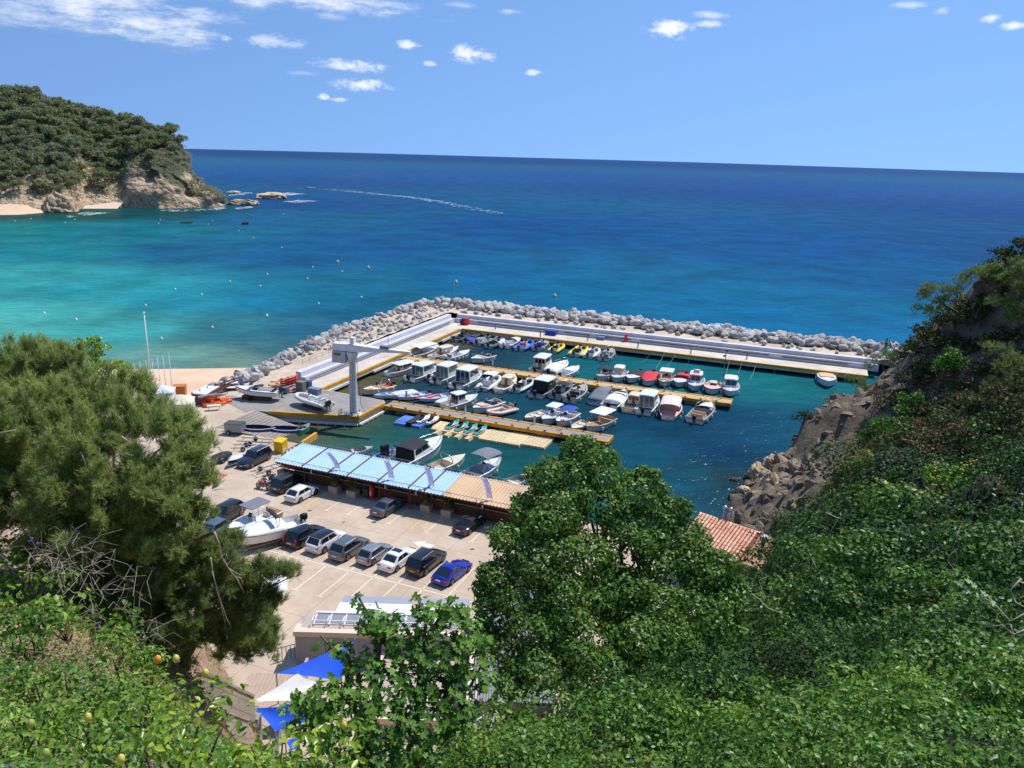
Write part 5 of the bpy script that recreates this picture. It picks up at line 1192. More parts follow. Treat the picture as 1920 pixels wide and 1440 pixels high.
# ---- headland pines: each its own thing, copied from eight kinds
def headland_wood():
    r = np.random.default_rng(8); protos = []
    for k in range(8):
        m_ = FARPINE if k % 3 else FARPINE2; nb = 8
        bl = [(r.uniform(-2.6, 2.6), r.uniform(-2.6, 2.6), r.uniform(5.2, 7.6), r.uniform(1.7, 2.5)) for _ in range(nb)]
        P, N = blob_pts(sub_blobs(bl, 3, r, (.5, .72)), 2.4, r, .2, .5)
        V, F = leafgeo(P, N*.8+r.normal(size=N.shape)*.5, r.uniform(.7, 1.3, len(P)), DIA, r)
        t_ = thing('pine_tree', ('greyish', 'green')[k % 3 > 0]+' pine in the wood on the headland across the bay', 'tree', group='pines of the headland wood')
        fast_mesh('crown', V, F, m_, t_)
        b = MB(); b.tube([(0, 0, -1.5), (.15, .1, 2.5), (-.1, .2, 5.5)], [.32, .26, .16], 5)
        for q in bl[:4]: b.tube([(0, .1, 3.6), (q[0]*.6, q[1]*.6, q[2]-.6)], [.16, .07], 4)
        b.build('trunk', DARKBARK, t_); protos.append(t_)
    px, t, X, Y, Z = HL; cand = []
    for _ in range(9000):
        i = r.integers(0, len(px)); j = r.integers(6, len(t)-16)
        if px[i] < -50: continue
        T = t[j]; x, y, z = X[i, j], Y[i, j], Z[i, j]
        rocky = np.clip((px[i]-205)/40, 0, 1); pr = PROJ((x, y, z))
        need = .1+.24*rocky
        if T < need or T > 1.25 or z < 3: continue
        if pr[0] > 335: continue
        if pr[0] > 295 and T < .6: continue
        cand.append((x+r.uniform(-2, 2), y+r.uniform(-2, 2), z, T))
    used = []
    k = 0
    for x, y, z, T in cand:
        if len(used) >= 296: break
        if any((x-u[0])**2+(y-u[1])**2+(z-u[2])**2 < 5.2**2 for u in used): continue
        used.append((x, y, z)); s = r.uniform(.85, 1.22)*(1.0 if T > .5 else .9)
        p = protos[k % 8]
        o = p if k < 8 else dup(p)
        o.location = (x, y, z-2.0*s); o.rotation_euler = (r.uniform(-.06, .06), r.uniform(-.06, .06), r.uniform(0, 6.28)); o.scale = (s, s, s*r.uniform(.85, 1.15)); k += 1
    # the lone pines at the brow, with the sky through them
    for xx, yy, dY, s, lb in ((318, 262, 70, 1.5, 'tall spreading pine at the brow of the headland with sky showing under its crown'), (338, 276, 52, 1.15, 'outermost pine leaning over the headland cliff')):
        f = G(xx, interp(HL_FOOT, xx), 0); p = AY(xx, yy, f[1]+dY); o = dup(protos[3], None, None, lb); o['group'] = 'pines at the headland brow'; o.location = (*p[:2], p[2]-2); o.scale = (s, s, s*1.05); o.rotation_euler = (.08, .12, 1)
    # scrub, low between the trees and on the ledges of the rock
    P, N = [], []
    for _ in range(6500):
        i = r.integers(0, len(px)); j = r.integers(4, len(t)-14)
        if px[i] < -120: continue
        rocky = np.clip((px[i]-225)/40, 0, 1)
        if t[j] < .06+.12*rocky: continue
        if rocky > .5 and t[j] < .75 and vnoise(np.array(X[i, j]*.06), np.array(Z[i, j]*.1), 5) < .34: continue
        n = 10; c = np.array([X[i, j], Y[i, j], Z[i, j]+.5]); d = sph(n, r); d[:, 2] = abs(d[:, 2]); P.append(c+d*r.uniform(.7, 1.9, (n, 1))*np.array([1.3, 1.3, .8])); N.append(d+[0, -.2, .4])
    P = np.concatenate(P); N = np.concatenate(N)
    stuff(leaf_obj('headland_scrub', P, N+r.normal(size=N.shape)*.5, r.uniform(.6, 1.25, len(P)), DIA, FARPINE2, None, r))
headland_wood()

# ---- needle crowns
def plumes(blobs, shoots, r, npl, up):
    """feathery branch ends: shoots ranged along axes that sweep outwards and up out of every clump"""
    P, N = [], []
    for i, (x, y, z, R) in enumerate(blobs):
        for _ in range(npl):
            d = unit(r.normal(size=3)*[1, 1, .75]+[0, 0, up]); 
            if d[2] < -.35: continue
            o = np.array([x, y, z])+d*R*r.uniform(.1, .5)*[1, 1, .85]; ln = R*r.uniform(.45, .95); w = R*r.uniform(.16, .3)
            n = max(6, int(shoots*R*R*r.uniform(.6, 1.3)/npl*12)); t = r.random(n)**.8; q = sph(n, r); c = w*(1.05-t)**.7
            b_ = d*.8+np.array([0, 0, .35]); ax = d[None]*(1-t)[:, None]+b_[None]*t[:, None]
            P.append(o+ax*(t*ln)[:, None]+q*(c*r.random(n)**.4)[:, None]); N.append(d*.9+q*.55)
    return np.concatenate(P), np.concatenate(N)
def needle_crown(name, blobs, shoots, m, parent, r, nl=.15, wd=.016, k=11, sl=.22, up=.55, low=.35, shell=.55, npl=0):
    if npl: P, N = plumes(blobs, shoots, r, npl, .45)
    else: P, N = blob_pts(blobs, shoots, r, low, shell, .5)
    n = len(P); D = unit(N*.55 + r.normal(size=(n, 3))*.38 + np.array([0, 0, up]))
    A = unit(np.cross(D, r.normal(size=(n, 3)))); B = np.cross(D, A)
    L_ = sl*r.uniform(.7, 1.3, (n, 1)); W_ = []
    an = r.uniform(0, 2*PI, (n, k)); s = np.linspace(.1, 1.0, k)[None]*L_
    rad = A[:, None]*np.cos(an)[..., None] + B[:, None]*np.sin(an)[..., None]
    st = P[:, None] + D[:, None]*s[..., None]
    nd = unit(D[:, None]*.75 + rad*r.uniform(.5, .95, (n, k, 1)))
    ln = nl*r.uniform(.75, 1.25, (n, k, 1)); side = unit(np.cross(nd, D[:, None]+.01))*wd
    V = np.stack([st-side/2, st+side/2, st+nd*ln], 2).reshape(-1, 3); F = np.arange(len(V)).reshape(-1, 3)
    # the leading shoot
    sw = A*wd*.6; V2 = np.stack([P-sw, P+sw, P+D*(L_+nl*.4)], 1).reshape(-1, 3)
    F2 = np.arange(len(V2)).reshape(-1, 3)+len(V)
    return fast_mesh(name, np.r_[V, V2], np.r_[F, F2], m, parent)
def near_pines():
    r = np.random.default_rng(21)
    def tree(label, bl, foot, m, shoots, rest=(), group=None, sb=6, **kw):
        c = np.array(foot); t_ = thing('pine_tree', label, 'tree', (0, 0, 0), 0, group)
        B_ = pb(bl); big = sub_blobs(B_, 2, r, (.5, .75)) + B_
        needle_crown('crown', big, shoots, m, t_, r, npl=sb, **kw)
        b = MB(); top = np.mean([q[:3] for q in B_], 0); limb(b, c, top, .3, .14, r, .05, 8)
        for q in B_: limb(b, c+(top-c)*r.uniform(.45, .95), np.array(q[:3])+[0, 0, -.1*q[3]], .085, .025, r, .1)
        b.build('trunk', BARK, t_)
        return t_
    f1 = AY(150, 1230, 30)
    tree('large green pine that fills the left side in front of the beach', [(-60, 760, 29, 90), (25, 735, 30, 72), (110, 712, 31, 60), (55, 690, 32, 42), (100, 672, 33, 26), (130, 690, 33, 26), (200, 775, 29, 72), (250, 745, 30, 42), (60, 840, 27, 95), (170, 880, 26, 95), (270, 830, 27, 80), (330, 815, 27.5, 45), (345, 880, 27, 44), (345, 950, 26.5, 46), (300, 960, 25.5, 80), (200, 1000, 25, 90), (90, 960, 25.5, 90), (-10, 940, 26, 90), (-90, 880, 27, 110), (372, 850, 27.2, 30), (378, 910, 27, 34), (368, 975, 26.8, 36), (300, 890, 26.4, 60), (235, 930, 25.8, 70), (330, 1010, 26.3, 50), (260, 1035, 25.4, 60), (120, 790, 28, 70), (0, 820, 28, 80), (40, 900, 26, 80), (150, 950, 25.4, 70), (60, 1020, 25, 70), (140, 1045, 24.6, 60), (-40, 1000, 25, 80)], f1, PINEN, 56, sb=13, sl=.32, nl=.17, up=.85)
    f2 = AY(330, 1290, 31)
    tree('lower dark pine that leans out over the car park at left', [(300, 1060, 27, 70), (395, 1075, 29, 52), (470, 1085, 30, 46), (525, 1085, 30.5, 30), (545, 1080, 30.6, 18), (500, 1130, 30.4, 30), (420, 1140, 30, 62), (330, 1150, 28, 74), (240, 1120, 26, 72), (470, 1195, 32, 44), (495, 1225, 32, 28), (440, 1215, 32, 46), (380, 1210, 30, 56), (320, 1220, 28, 44), (160, 1085, 25, 60), (430, 1025, 29, 24), (360, 1045, 28, 50), (270, 1180, 26.5, 50), (210, 1140, 25, 56), (370, 1110, 28.5, 56), (330, 1100, 27.5, 60), (450, 1160, 31, 44), (250, 1075, 26, 60), (300, 1205, 27, 44)], f2, PINED, 56, sb=13, sl=.3, nl=.17, up=.8)
    # bare pine limb with dead twigs
    t_ = thing('dead_branch', 'thick broken pine limb with a bare grey branch hanging from its end', 'branch'); b = MB()
    A_ = [AY(*p) for p in ((325, 1035, 27), (350, 1020, 26.8), (385, 1005, 26.6), (402, 998, 26.5))]; b.tube(A_, [.075, .08, .085, .07], 8); b.build('limb', BARK, t_)
    b = MB(); b.tube([AY(*p) for p in ((402, 998, 26.5), (410, 1018, 26.6), (414, 1042, 26.8), (430, 1068, 27), (446, 1088, 27.2), (458, 1112, 27.3))], [.045, .035, .03, .025, .02, .012], 6)
    for pts in (((414, 1042), (424, 1038), (428, 1050)), ((430, 1066), (444, 1076), (454, 1078)), ((440, 1080), (452, 1084), (456, 1096)), ((418, 1052), (428, 1058), (432, 1052)), ((395, 1045), (400, 1080), (410, 1110)), ((398, 1070), (405, 1100), (425, 1160), (432, 1172)), ((405, 1100), (416, 1140), (422, 1168))):
        b.tube([AY(x, y, 26.9) for x, y in pts], [.025]+[.012]*(len(pts)-1), 5)
    b.build('dead_twigs', DEADW, t_, True)
    t_ = thing('dead_branch', 'pale dead branches sticking out of the big pine at left', 'branch'); b = MB()
    for pts in (((65, 882), (100, 870), (140, 848), (152, 836)), ((100, 870), (108, 884)), ((150, 846), (158, 862), (162, 880)), ((72, 722), (90, 728), (92, 748), (70, 748)), ((90, 722), (120, 732), (160, 740)), ((0, 812), (30, 806)), ((5, 950), (25, 968), (8, 990), (2, 1000)), ((26, 968), (40, 962)), ((228, 818), (246, 832)), ((200, 940), (190, 960))):
        b.tube([AY(x, y, 24.6 if y > 760 else 28) for x, y in pts], [.035]+[.018]*(len(pts)-1), 5)
    b.build('twigs', DEADW, t_, True)
near_pines()

# ---- broad-leaved crowns
def broad_crown(blobs, dens, size, m, parent, r, tpl=DIA, name='crown', low=.3, shell=.5, out=.7, rnd=.75, droop=0, upb=.35):
    P, N = blob_pts(blobs, dens, r, low, shell, .45); n = len(P)
    NN = N*out + r.normal(size=N.shape)*rnd + np.array([0, 0, upb])
    return leaf_obj(name, P, NN, size*r.uniform(.7, 1.3, n), tpl, m, parent, r, None, droop)
def centre_tree():
    r = np.random.default_rng(33)
    bl = [(1085, 862, 23.5, 42), (1060, 905, 23, 60), (1130, 885, 23.2, 50), (1020, 905, 22.8, 40), (990, 965, 22.3, 42), (1040, 960, 22, 66), (1120, 950, 22.3, 66), (1195, 925, 22.8, 52), (1235, 965, 22.6, 50), (1180, 1000, 22, 64), (1275, 1015, 22.4, 50), (1240, 1060, 21.8, 56), (1325, 1085, 22, 52),
          (960, 1020, 21.6, 50), (1020, 1050, 21, 70), (940, 1080, 21, 46), (1100, 1050, 20.8, 60), (980, 1120, 20.2, 62), (925, 1150, 20.2, 40), (1060, 1130, 20, 66), (1160, 1100, 20.6, 58), (1230, 1140, 20.6, 60), (1310, 1150, 21, 58), (1355, 1130, 21.6, 40), (1350, 1060, 22, 36), (1365, 1180, 21, 40), (1380, 1105, 22, 26), (1340, 1250, 20, 44), (1300, 1040, 22.3, 46), (1210, 900, 23, 30), (1265, 960, 22.8, 36), (945, 1015, 22, 30), (912, 1100, 21, 30), (905, 1190, 20, 30), (1085, 835, 23.6, 26), (1000, 1190, 19.2, 62), (945, 1220, 19.2, 46), (1090, 1200, 19.2, 66), (1180, 1190, 19.6, 60), (1260, 1215, 19.8, 58), (1320, 1220, 20.4, 44), (1020, 1260, 18.4, 60), (960, 1280, 18.4, 44), (1120, 1270, 18.4, 60), (1210, 1270, 18.8, 52), (1280, 1290, 19.2, 40)]
    t_ = thing('broadleaf_tree', 'big round dark green broadleaf tree in the middle of the slope', 'tree')
    B_ = pb(bl); big = sub_blobs(B_, 9, r, (.3, .52)) + [(x, y, z, R*.8) for x, y, z, R in B_]
    broad_crown(big, 150, .125, BROAD, t_, r, DIA, low=.35, shell=.32, out=1.0, rnd=.42, upb=.15)
    b = MB(); c = AY(1150, 1330, 21.5); top = AY(1160, 1080, 22.3); limb(b, c, top, .3, .17, r, .04, 8)
    for q in B_: limb(b, c+(top-c)*r.uniform(.3, 1), np.array(q[:3])-[0, 0, .1], .09, .02, r, .1)
    b.build('trunk', DARKBARK, t_)
centre_tree()
def far_left_tree():
    r = np.random.default_rng(3)
    t_ = thing('broadleaf_tree', 'airy light green tree rising behind the pine before the beach', 'tree')
    B_ = pb([(172, 642, 70, 16), (155, 655, 70, 14), (195, 655, 70, 14), (170, 668, 70, 18), (200, 690, 68, 20), (225, 690, 68, 16), (180, 700, 67, 18), (235, 705, 66, 14), (150, 640, 70, 8)])
    broad_crown(sub_blobs(B_, 6, r, (.35, .55)), 30, .26, LEMM, t_, r)
    b = MB(); c = AY(178, 780, 70); limb(b, c, AY(172, 670, 70), .25, .1, r, .04)
    for q in B_: limb(b, AY(174, 700, 70), q[:3], .08, .02, r, .1)
    b.build('trunk', DARKBARK, t_)
    t_ = thing('fig_sapling', 'small bright leafy sapling beside the leaning pine at the car park edge', 'shrub')
    B_ = pb([(505, 1145, 38, 16), (512, 1165, 38, 14), (498, 1170, 38, 14)]); broad_crown(sub_blobs(B_, 4, r), 60, .16, IVYM, t_, r, OVAL)
    b = MB(); limb(b, AY(500, 1215, 38), AY(505, 1160, 38), .06, .03, r); b.build('stem', BARK, t_)
far_left_tree()
def fig_tree():
    r = np.random.default_rng(44); t_ = thing('fig_tree', 'fig tree with large lobed leaves in front of the white pergola', 'tree')
    stems = [((700, 1330, 9.2), (712, 1205, 9.4), (695, 1160, 9.5), (668, 1112, 9.6)), ((705, 1220, 9.4), (735, 1170, 9.5), (740, 1150, 9.5)), ((780, 1340, 9.0), (790, 1230, 9.3), (800, 1160, 9.4), (782, 1120, 9.5)), ((800, 1200, 9.3), (830, 1150, 9.5), (850, 1125, 9.6)), ((830, 1320, 9), (865, 1220, 9.2), (880, 1150, 9.5)), ((640, 1330, 9), (655, 1250, 9.2), (600, 1190, 9.4)), ((655, 1250, 9.2), (650, 1210, 9.3)),
             ((740, 1400, 8.6), (760, 1290, 8.9), (745, 1200, 9.2)), ((600, 1400, 8.4), (570, 1320, 8.7), (555, 1290, 8.8)), ((800, 1300, 9), (880, 1290, 9.1), (915, 1225, 9.2)), ((690, 1360, 8.6), (640, 1300, 8.8), (620, 1260, 9)), ((820, 1400, 8.5), (870, 1350, 8.7), (905, 1310, 8.9)), ((700, 1440, 8.2), (680, 1380, 8.4)), ((780, 1440, 8.2), (790, 1380, 8.4))]
    b = MB(); P, N = [], []
    for st in stems:
        pts = [AY(*p) for p in st]; b.tube(pts, list(np.linspace(.04, .014, len(pts))), 6)
        for i in range(len(pts)-1):
            for q in range(12 if i else 9):
                t = r.random(); c = pts[i]*(1-t)+pts[i+1]*t
                if i == 0 and t < .25: continue
                d = unit(r.normal(size=3)); d[2] = abs(d[2])*.5; P.append(c+d*r.uniform(.02, .2)); N.append(d*.6+np.array([0, -.25, .9]))
    b.build('stems', BARK, t_, True)
    bl = pb([(700, 1170, 9.4, 30), (740, 1185, 9.4, 30), (810, 1160, 9.4, 32), (850, 1150, 9.5, 30), (880, 1190, 9.4, 36), (770, 1230, 9.2, 40), (830, 1230, 9.2, 44), (640, 1220, 9.3, 20), (690, 1260, 9.1, 40), (750, 1290, 8.9, 50), (830, 1290, 9, 46), (890, 1270, 9.1, 30), (610, 1310, 8.8, 40), (660, 1330, 8.7, 46), (720, 1360, 8.5, 50), (800, 1350, 8.7, 50), (570, 1340, 8.7, 34), (620, 1380, 8.4, 46), (700, 1420, 8.3, 46), (780, 1410, 8.4, 46), (860, 1340, 8.7, 34)])
    P2, N2 = blob_pts(bl, 95, r, .25, .6, .4)
    P = np.r_[np.array(P), P2]; N = np.r_[np.array(N), N2*.6+[0, -.15, .7]]
    leaf_obj('foliage', P, N+r.normal(size=N.shape)*.35, r.uniform(.075, .15, len(P)), FIG, FIGM, t_, r, None, .35)
fig_tree()
LEMONF = mat('lemon_fruit', S(196, 190, 84), .45, .12, 8, .1); LEMONG = mat('green_lemon_fruit', S(150, 168, 76), .45, .12, 8, .1); ORANGEF = mat('orange_fruit', S(226, 150, 60), .45, .1, 8)
def lemon(label, bl, seed, fruit, dens=70, size=.1):
    r = np.random.default_rng(seed); t_ = thing('lemon_tree', label, 'tree'); B_ = pb(bl)
    P, N = blob_pts(sub_blobs(B_, 4, r, (.4, .6)), dens, r, .3, .6, .4); n = len(P)
    leaf_obj('foliage', P, N*.5+r.normal(size=N.shape)*.5+[0, 0, .7], size*r.uniform(.7, 1.3, n), OVAL, LEMM, t_, r, N+r.normal(size=N.shape)*.6, .25)
    b = MB(); c = np.mean([q[:3] for q in B_], 0); low = c-[0, .2, 1.3]
    for q in B_: limb(b, low, q[:3], .03, .008, r, .08)
    b.build('stems', BARK, t_, True)
    for x, y, Y, m_ in fruit:
        p = AY(x, y, Y); f = thing('lemon', 'lemon hanging among the leaves', 'fruit') if False else None
        b = MB(); b.lathe([(.004, -.045), (.022, -.036), (.03, -.015), (.032, .006), (.026, .03), (.01, .042), (.003, .05)], 10, p); b.build('fruit', m_, t_, True)
lemon('lemon tree with glossy yellow green leaves and fruit at the bottom left', [(330, 1310, 7, 44), (400, 1300, 7, 40), (260, 1310, 6.8, 40), (430, 1340, 6.9, 36), (350, 1360, 6.6, 60), (220, 1370, 6.5, 46), (300, 1420, 6.2, 60), (400, 1420, 6.3, 56), (200, 1430, 6.2, 46), (120, 1400, 6.4, 30)], 51, [(58, 1357, 5.6, LEMONG), (86, 1412, 5.5, LEMONG), (227, 1423, 5.3, LEMONF), (296, 1236, 6.6, ORANGEF), (330, 1235, 6.6, LEMONF), (385, 1262, 6.4, LEMONF), (165, 1345, 5.8, LEMONF)], 60)
lemon('lemon tree with yellow green leaves below the shade sails', [(470, 1395, 6.8, 36), (530, 1390, 6.8, 40), (590, 1400, 6.7, 44), (650, 1380, 6.9, 40), (470, 1435, 6.4, 40), (550, 1440, 6.3, 46), (640, 1430, 6.5, 46)], 52, [(645, 1360, 6.3, LEMONF)], 60)

# ---- creepers over the slope
def surf(f, x, y, e=.25):
    z = f(x, y); n = np.stack([-(f(x+e, y)-f(x-e, y))/(2*e), -(f(x, y+e)-f(x, y-e))/(2*e), np.ones_like(z)], -1)
    return np.stack([x, y, z], -1), unit(n)
def scatter(f, x0, x1, y0, y1, n, r, keep=None, ref=12.0):
    """points on a slope, thinning with the distance as fine leaves do"""
    out = []
    while sum(map(len, out)) < n:
        x = r.uniform(x0, x1, 60000); y = r.uniform(y0, y1, 60000); w = np.minimum(1, (ref/np.hypot(x, y))**1.6); k = r.random(60000) < w*np.minimum(4, np.hypot(1, np.hypot((f(x+.3, y)-f(x-.3, y))/.6, (f(x, y+.3)-f(x, y-.3))/.6)))/4
        if keep is not None: k &= keep(x, y)
        out.append(np.stack([x[k], y[k]], -1))
    q = np.concatenate(out)[:n]; return surf(f, q[:, 0], q[:, 1])
IVYDD = leafmat('shade_toned_creeper', S(26, 52, 20), S(70, 104, 40), .25, .55, .2)  # much darker leaf copy, paints the shaded hollows between the bushes
def creepers():
    r = np.random.default_rng(61)
    def keep(x, y): return (x > np.where(y < 14, -3.2, 1.0+(y-10)*.13)) & (hs_z(x, y) > 2.6) & (np.abs(x)/np.maximum(y, .5) < 1.25)
    # mounds
    P, N = scatter(hs_z, -3.5, 45, 6, 52, 1500, r, keep, 14)
    bl = [(p[0], p[1], p[2]+.05, r.uniform(.4, 1.1)*(1+np.hypot(p[0], p[1])/30)) for p in P[:330]]
    P1_, N1_ = [], []
    for x, y, z, R in bl:
        d_ = math.hypot(x, y); n = int(200*R*R*12.6*.5/(1+(d_/13)**1.7)); d = sph(n, r); d[:, 2] = np.abs(d[:, 2])*1.0-.1; k = 1+.4*fbm(d[:, 0]*3+x, d[:, 1]*3+y, 5, 3)
        P1_.append(np.array([x, y, z])+d*(R*k*(1-.25*r.random(n)))[:, None]*[1, 1, .8]); N1_.append(d)
    Pb, Nb = np.concatenate(P1_), np.concatenate(N1_)
    P, N = scatter(hs_z, -3.5, 48, 5.5, 54, 120000, r, keep, 12)
    P = P + N*r.uniform(0, .22, (len(P), 1))
    A = np.r_[P, Pb]; B = np.r_[N*.6, Nb*.8]+[0, -.05, .25]; dist = np.linalg.norm(A-CAMP, axis=1)
    sz = np.clip(.026+.0034*dist, .045, .2)*r.uniform(.6, 1.4, len(A))
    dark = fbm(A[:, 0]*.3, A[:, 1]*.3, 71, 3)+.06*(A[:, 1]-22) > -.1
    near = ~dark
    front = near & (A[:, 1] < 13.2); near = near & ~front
    stuff(leaf_obj('sun_toned_ground_cover', A[front], B[front]+r.normal(size=(front.sum(), 3))*.45, sz[front]*1.2, DIA, IVYM, None, r, None, .25))  # lighter leaf colour stands in for sunlight on the front strip
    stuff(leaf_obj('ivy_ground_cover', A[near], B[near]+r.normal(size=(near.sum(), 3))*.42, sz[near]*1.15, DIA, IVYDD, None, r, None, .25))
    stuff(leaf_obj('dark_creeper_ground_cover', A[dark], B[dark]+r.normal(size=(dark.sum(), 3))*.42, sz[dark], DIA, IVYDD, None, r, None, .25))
    # left bottom
    def keepl(x, y): return (x < 1.2) & (np.abs(x)/np.maximum(y, .5) < 1.2) & ((fbm(x*.5, y*.5, 91, 3) > -.62) | (y < 10)) & ~((x > -13) & (y > 22)) & (y < 30) & ~((y > 13.5) & (x > -y*.36) & (x < -1))
    P, N = scatter(hs_z, -30, 1.4, 5, 32, 60000, r, keepl, 10)
    P = P + N*r.uniform(0, .45, (len(P), 1))**1.0; dist = np.linalg.norm(P-CAMP, axis=1)
    stuff(leaf_obj('bindweed_ground_cover', P, N*.5+r.normal(size=N.shape)*.45+[0, -.1, .5], np.clip(.045+.003*dist, .05, .12)*r.uniform(.7, 1.3, len(P)), IVY, IVYM, None, r, None, .2))
    # straw on the dry earth of the slope
    x = r.uniform(-19, -4, 9000); y = r.uniform(20, 44, 9000); k = (hs_z(x, y) > 1.7) & (fbm(x*.4, y*.4, 95, 3) > -.25); P, N = surf(hs_z, x[k], y[k]); D = unit(N*.5+r.normal(size=N.shape)*.6+[0, 0, .4])
    stuff(leaf_obj('dry_grass', P, np.cross(D, r.normal(size=D.shape)), r.uniform(.25, .6, len(P)), (np.array([(0, -.05, 0), (0, .05, 0), (1, 0, 0)]), np.array([(0, 1, 2)])), leafmat('straw', S(150, 124, 84), S(214, 186, 140), .3, .8, .1), None, r, D))
    # small violet and yellow blossoms
    V = MB(); 
    for x, y, Y in ((60, 1010, 22.6), (55, 1016, 22.6), (186, 1178, 17.5), (20, 1438, 7), (1190, 1425, 9.8), (1182, 1420, 9.8), (1300, 1305, 15), (1905, 945, 30), (1098, 1340, 13.5), (70, 1020, 22.6)):
        p = AY(x, y, Y); V.ball(p, .0034*np.linalg.norm(p-CAMP)/2, 6, 4)
    stuff(V.build('violet_bindweed_flowers', mat('violet_flower', S(88, 60, 170), .7, .1)))
    # long dead vines over the shaded slope and a bare branch at the right edge
    t_ = thing('dead_branch', 'bare grey branches with a few pale leaves at the right edge', 'branch'); b = MB()
    for pts in (((1925, 1150, 12), (1895, 1165, 12.2), (1862, 1130, 12.5), (1838, 1118, 12.6)), ((1925, 1180, 12), (1900, 1190, 12.1), (1880, 1172, 12.3), (1850, 1175, 12.4)), ((1928, 1230, 11.8), (1905, 1210, 12), (1895, 1170, 12.2)), ((1915, 1085, 12.6), (1895, 1105, 12.6), (1905, 1130, 12.4), (1925, 1140, 12.2)), ((1925, 1260, 11.5), (1912, 1225, 11.9))): b.tube([AY(*p) for p in pts], [.022]+[.011]*(len(pts)-1), 5)
    b.build('twigs', DEADW, t_, True)
    P = np.array([AY(x, y, 12.4) for x, y in ((1812, 1090), (1822, 1096), (1815, 1104), (1806, 1098), (1850, 1118), (1862, 1126), (1842, 1124), (1888, 1215), (1896, 1206))]); leaf_obj('leaves', P, np.tile([.1, -.5, .9], (len(P), 1))+r.normal(size=P.shape)*.2, .14, FIG, leafmat('pale_leaf', S(130, 158, 110), S(178, 196, 150), .3), t_, r)
    for k in range(34):
        p = AY(r.uniform(1400, 1900), r.uniform(960, 1300), r.uniform(24, 30)); pts = [p]
        for q in range(4): pts.append(pts[-1]+np.array([r.normal()*.25, r.normal()*.12, -.3*r.uniform(.5, 1.3)]))
        t_ = thing('dry_vine', 'thin dry vine hanging over the creepers of the right slope', 'vine', (0, 0, 0), 0, 'dry vines on the right slope'); b = MB(); b.tube([tuple(p) for p in pts], [.018, .016, .014, .012, .008], 4, False); b.build('stem', DEADW, t_)
    # heaps of dry stems
    for nm, cs, lb in (('dry_brush', ((120, 1030, 22.4), (150, 1060, 22), (180, 1100, 21.5), (215, 1150, 20.5), (250, 1190, 20), (90, 1040, 22)), 'heap of dry grey brushwood below the big pine at left'), ('dry_brush', ((150, 1200, 17), (110, 1220, 16.6), (180, 1240, 16.2), (140, 1260, 15.8)), 'bare brown dead bush among the creepers at bottom left')):
        b = MB(); t_ = thing(nm, lb, 'dead bush')
        for c in cs:
            c = AY(*c)
            for k in range(26):
                p = c+r.normal(size=3)*[.5, .5, .18]; q = p+unit(r.normal(size=3)+[.5, -.2, -.25])*r.uniform(.5, 1.3); mid_ = (p+q)/2+r.normal(size=3)*.12+[0, 0, .12]
                b.tube([p, mid_, q], [.007, .005, .003], 4, False)
        b.build('stems', DEADW if 'grey' in lb else mat('brown_dead_wood', S(146, 120, 98), .9, .2, 8), t_)
creepers()

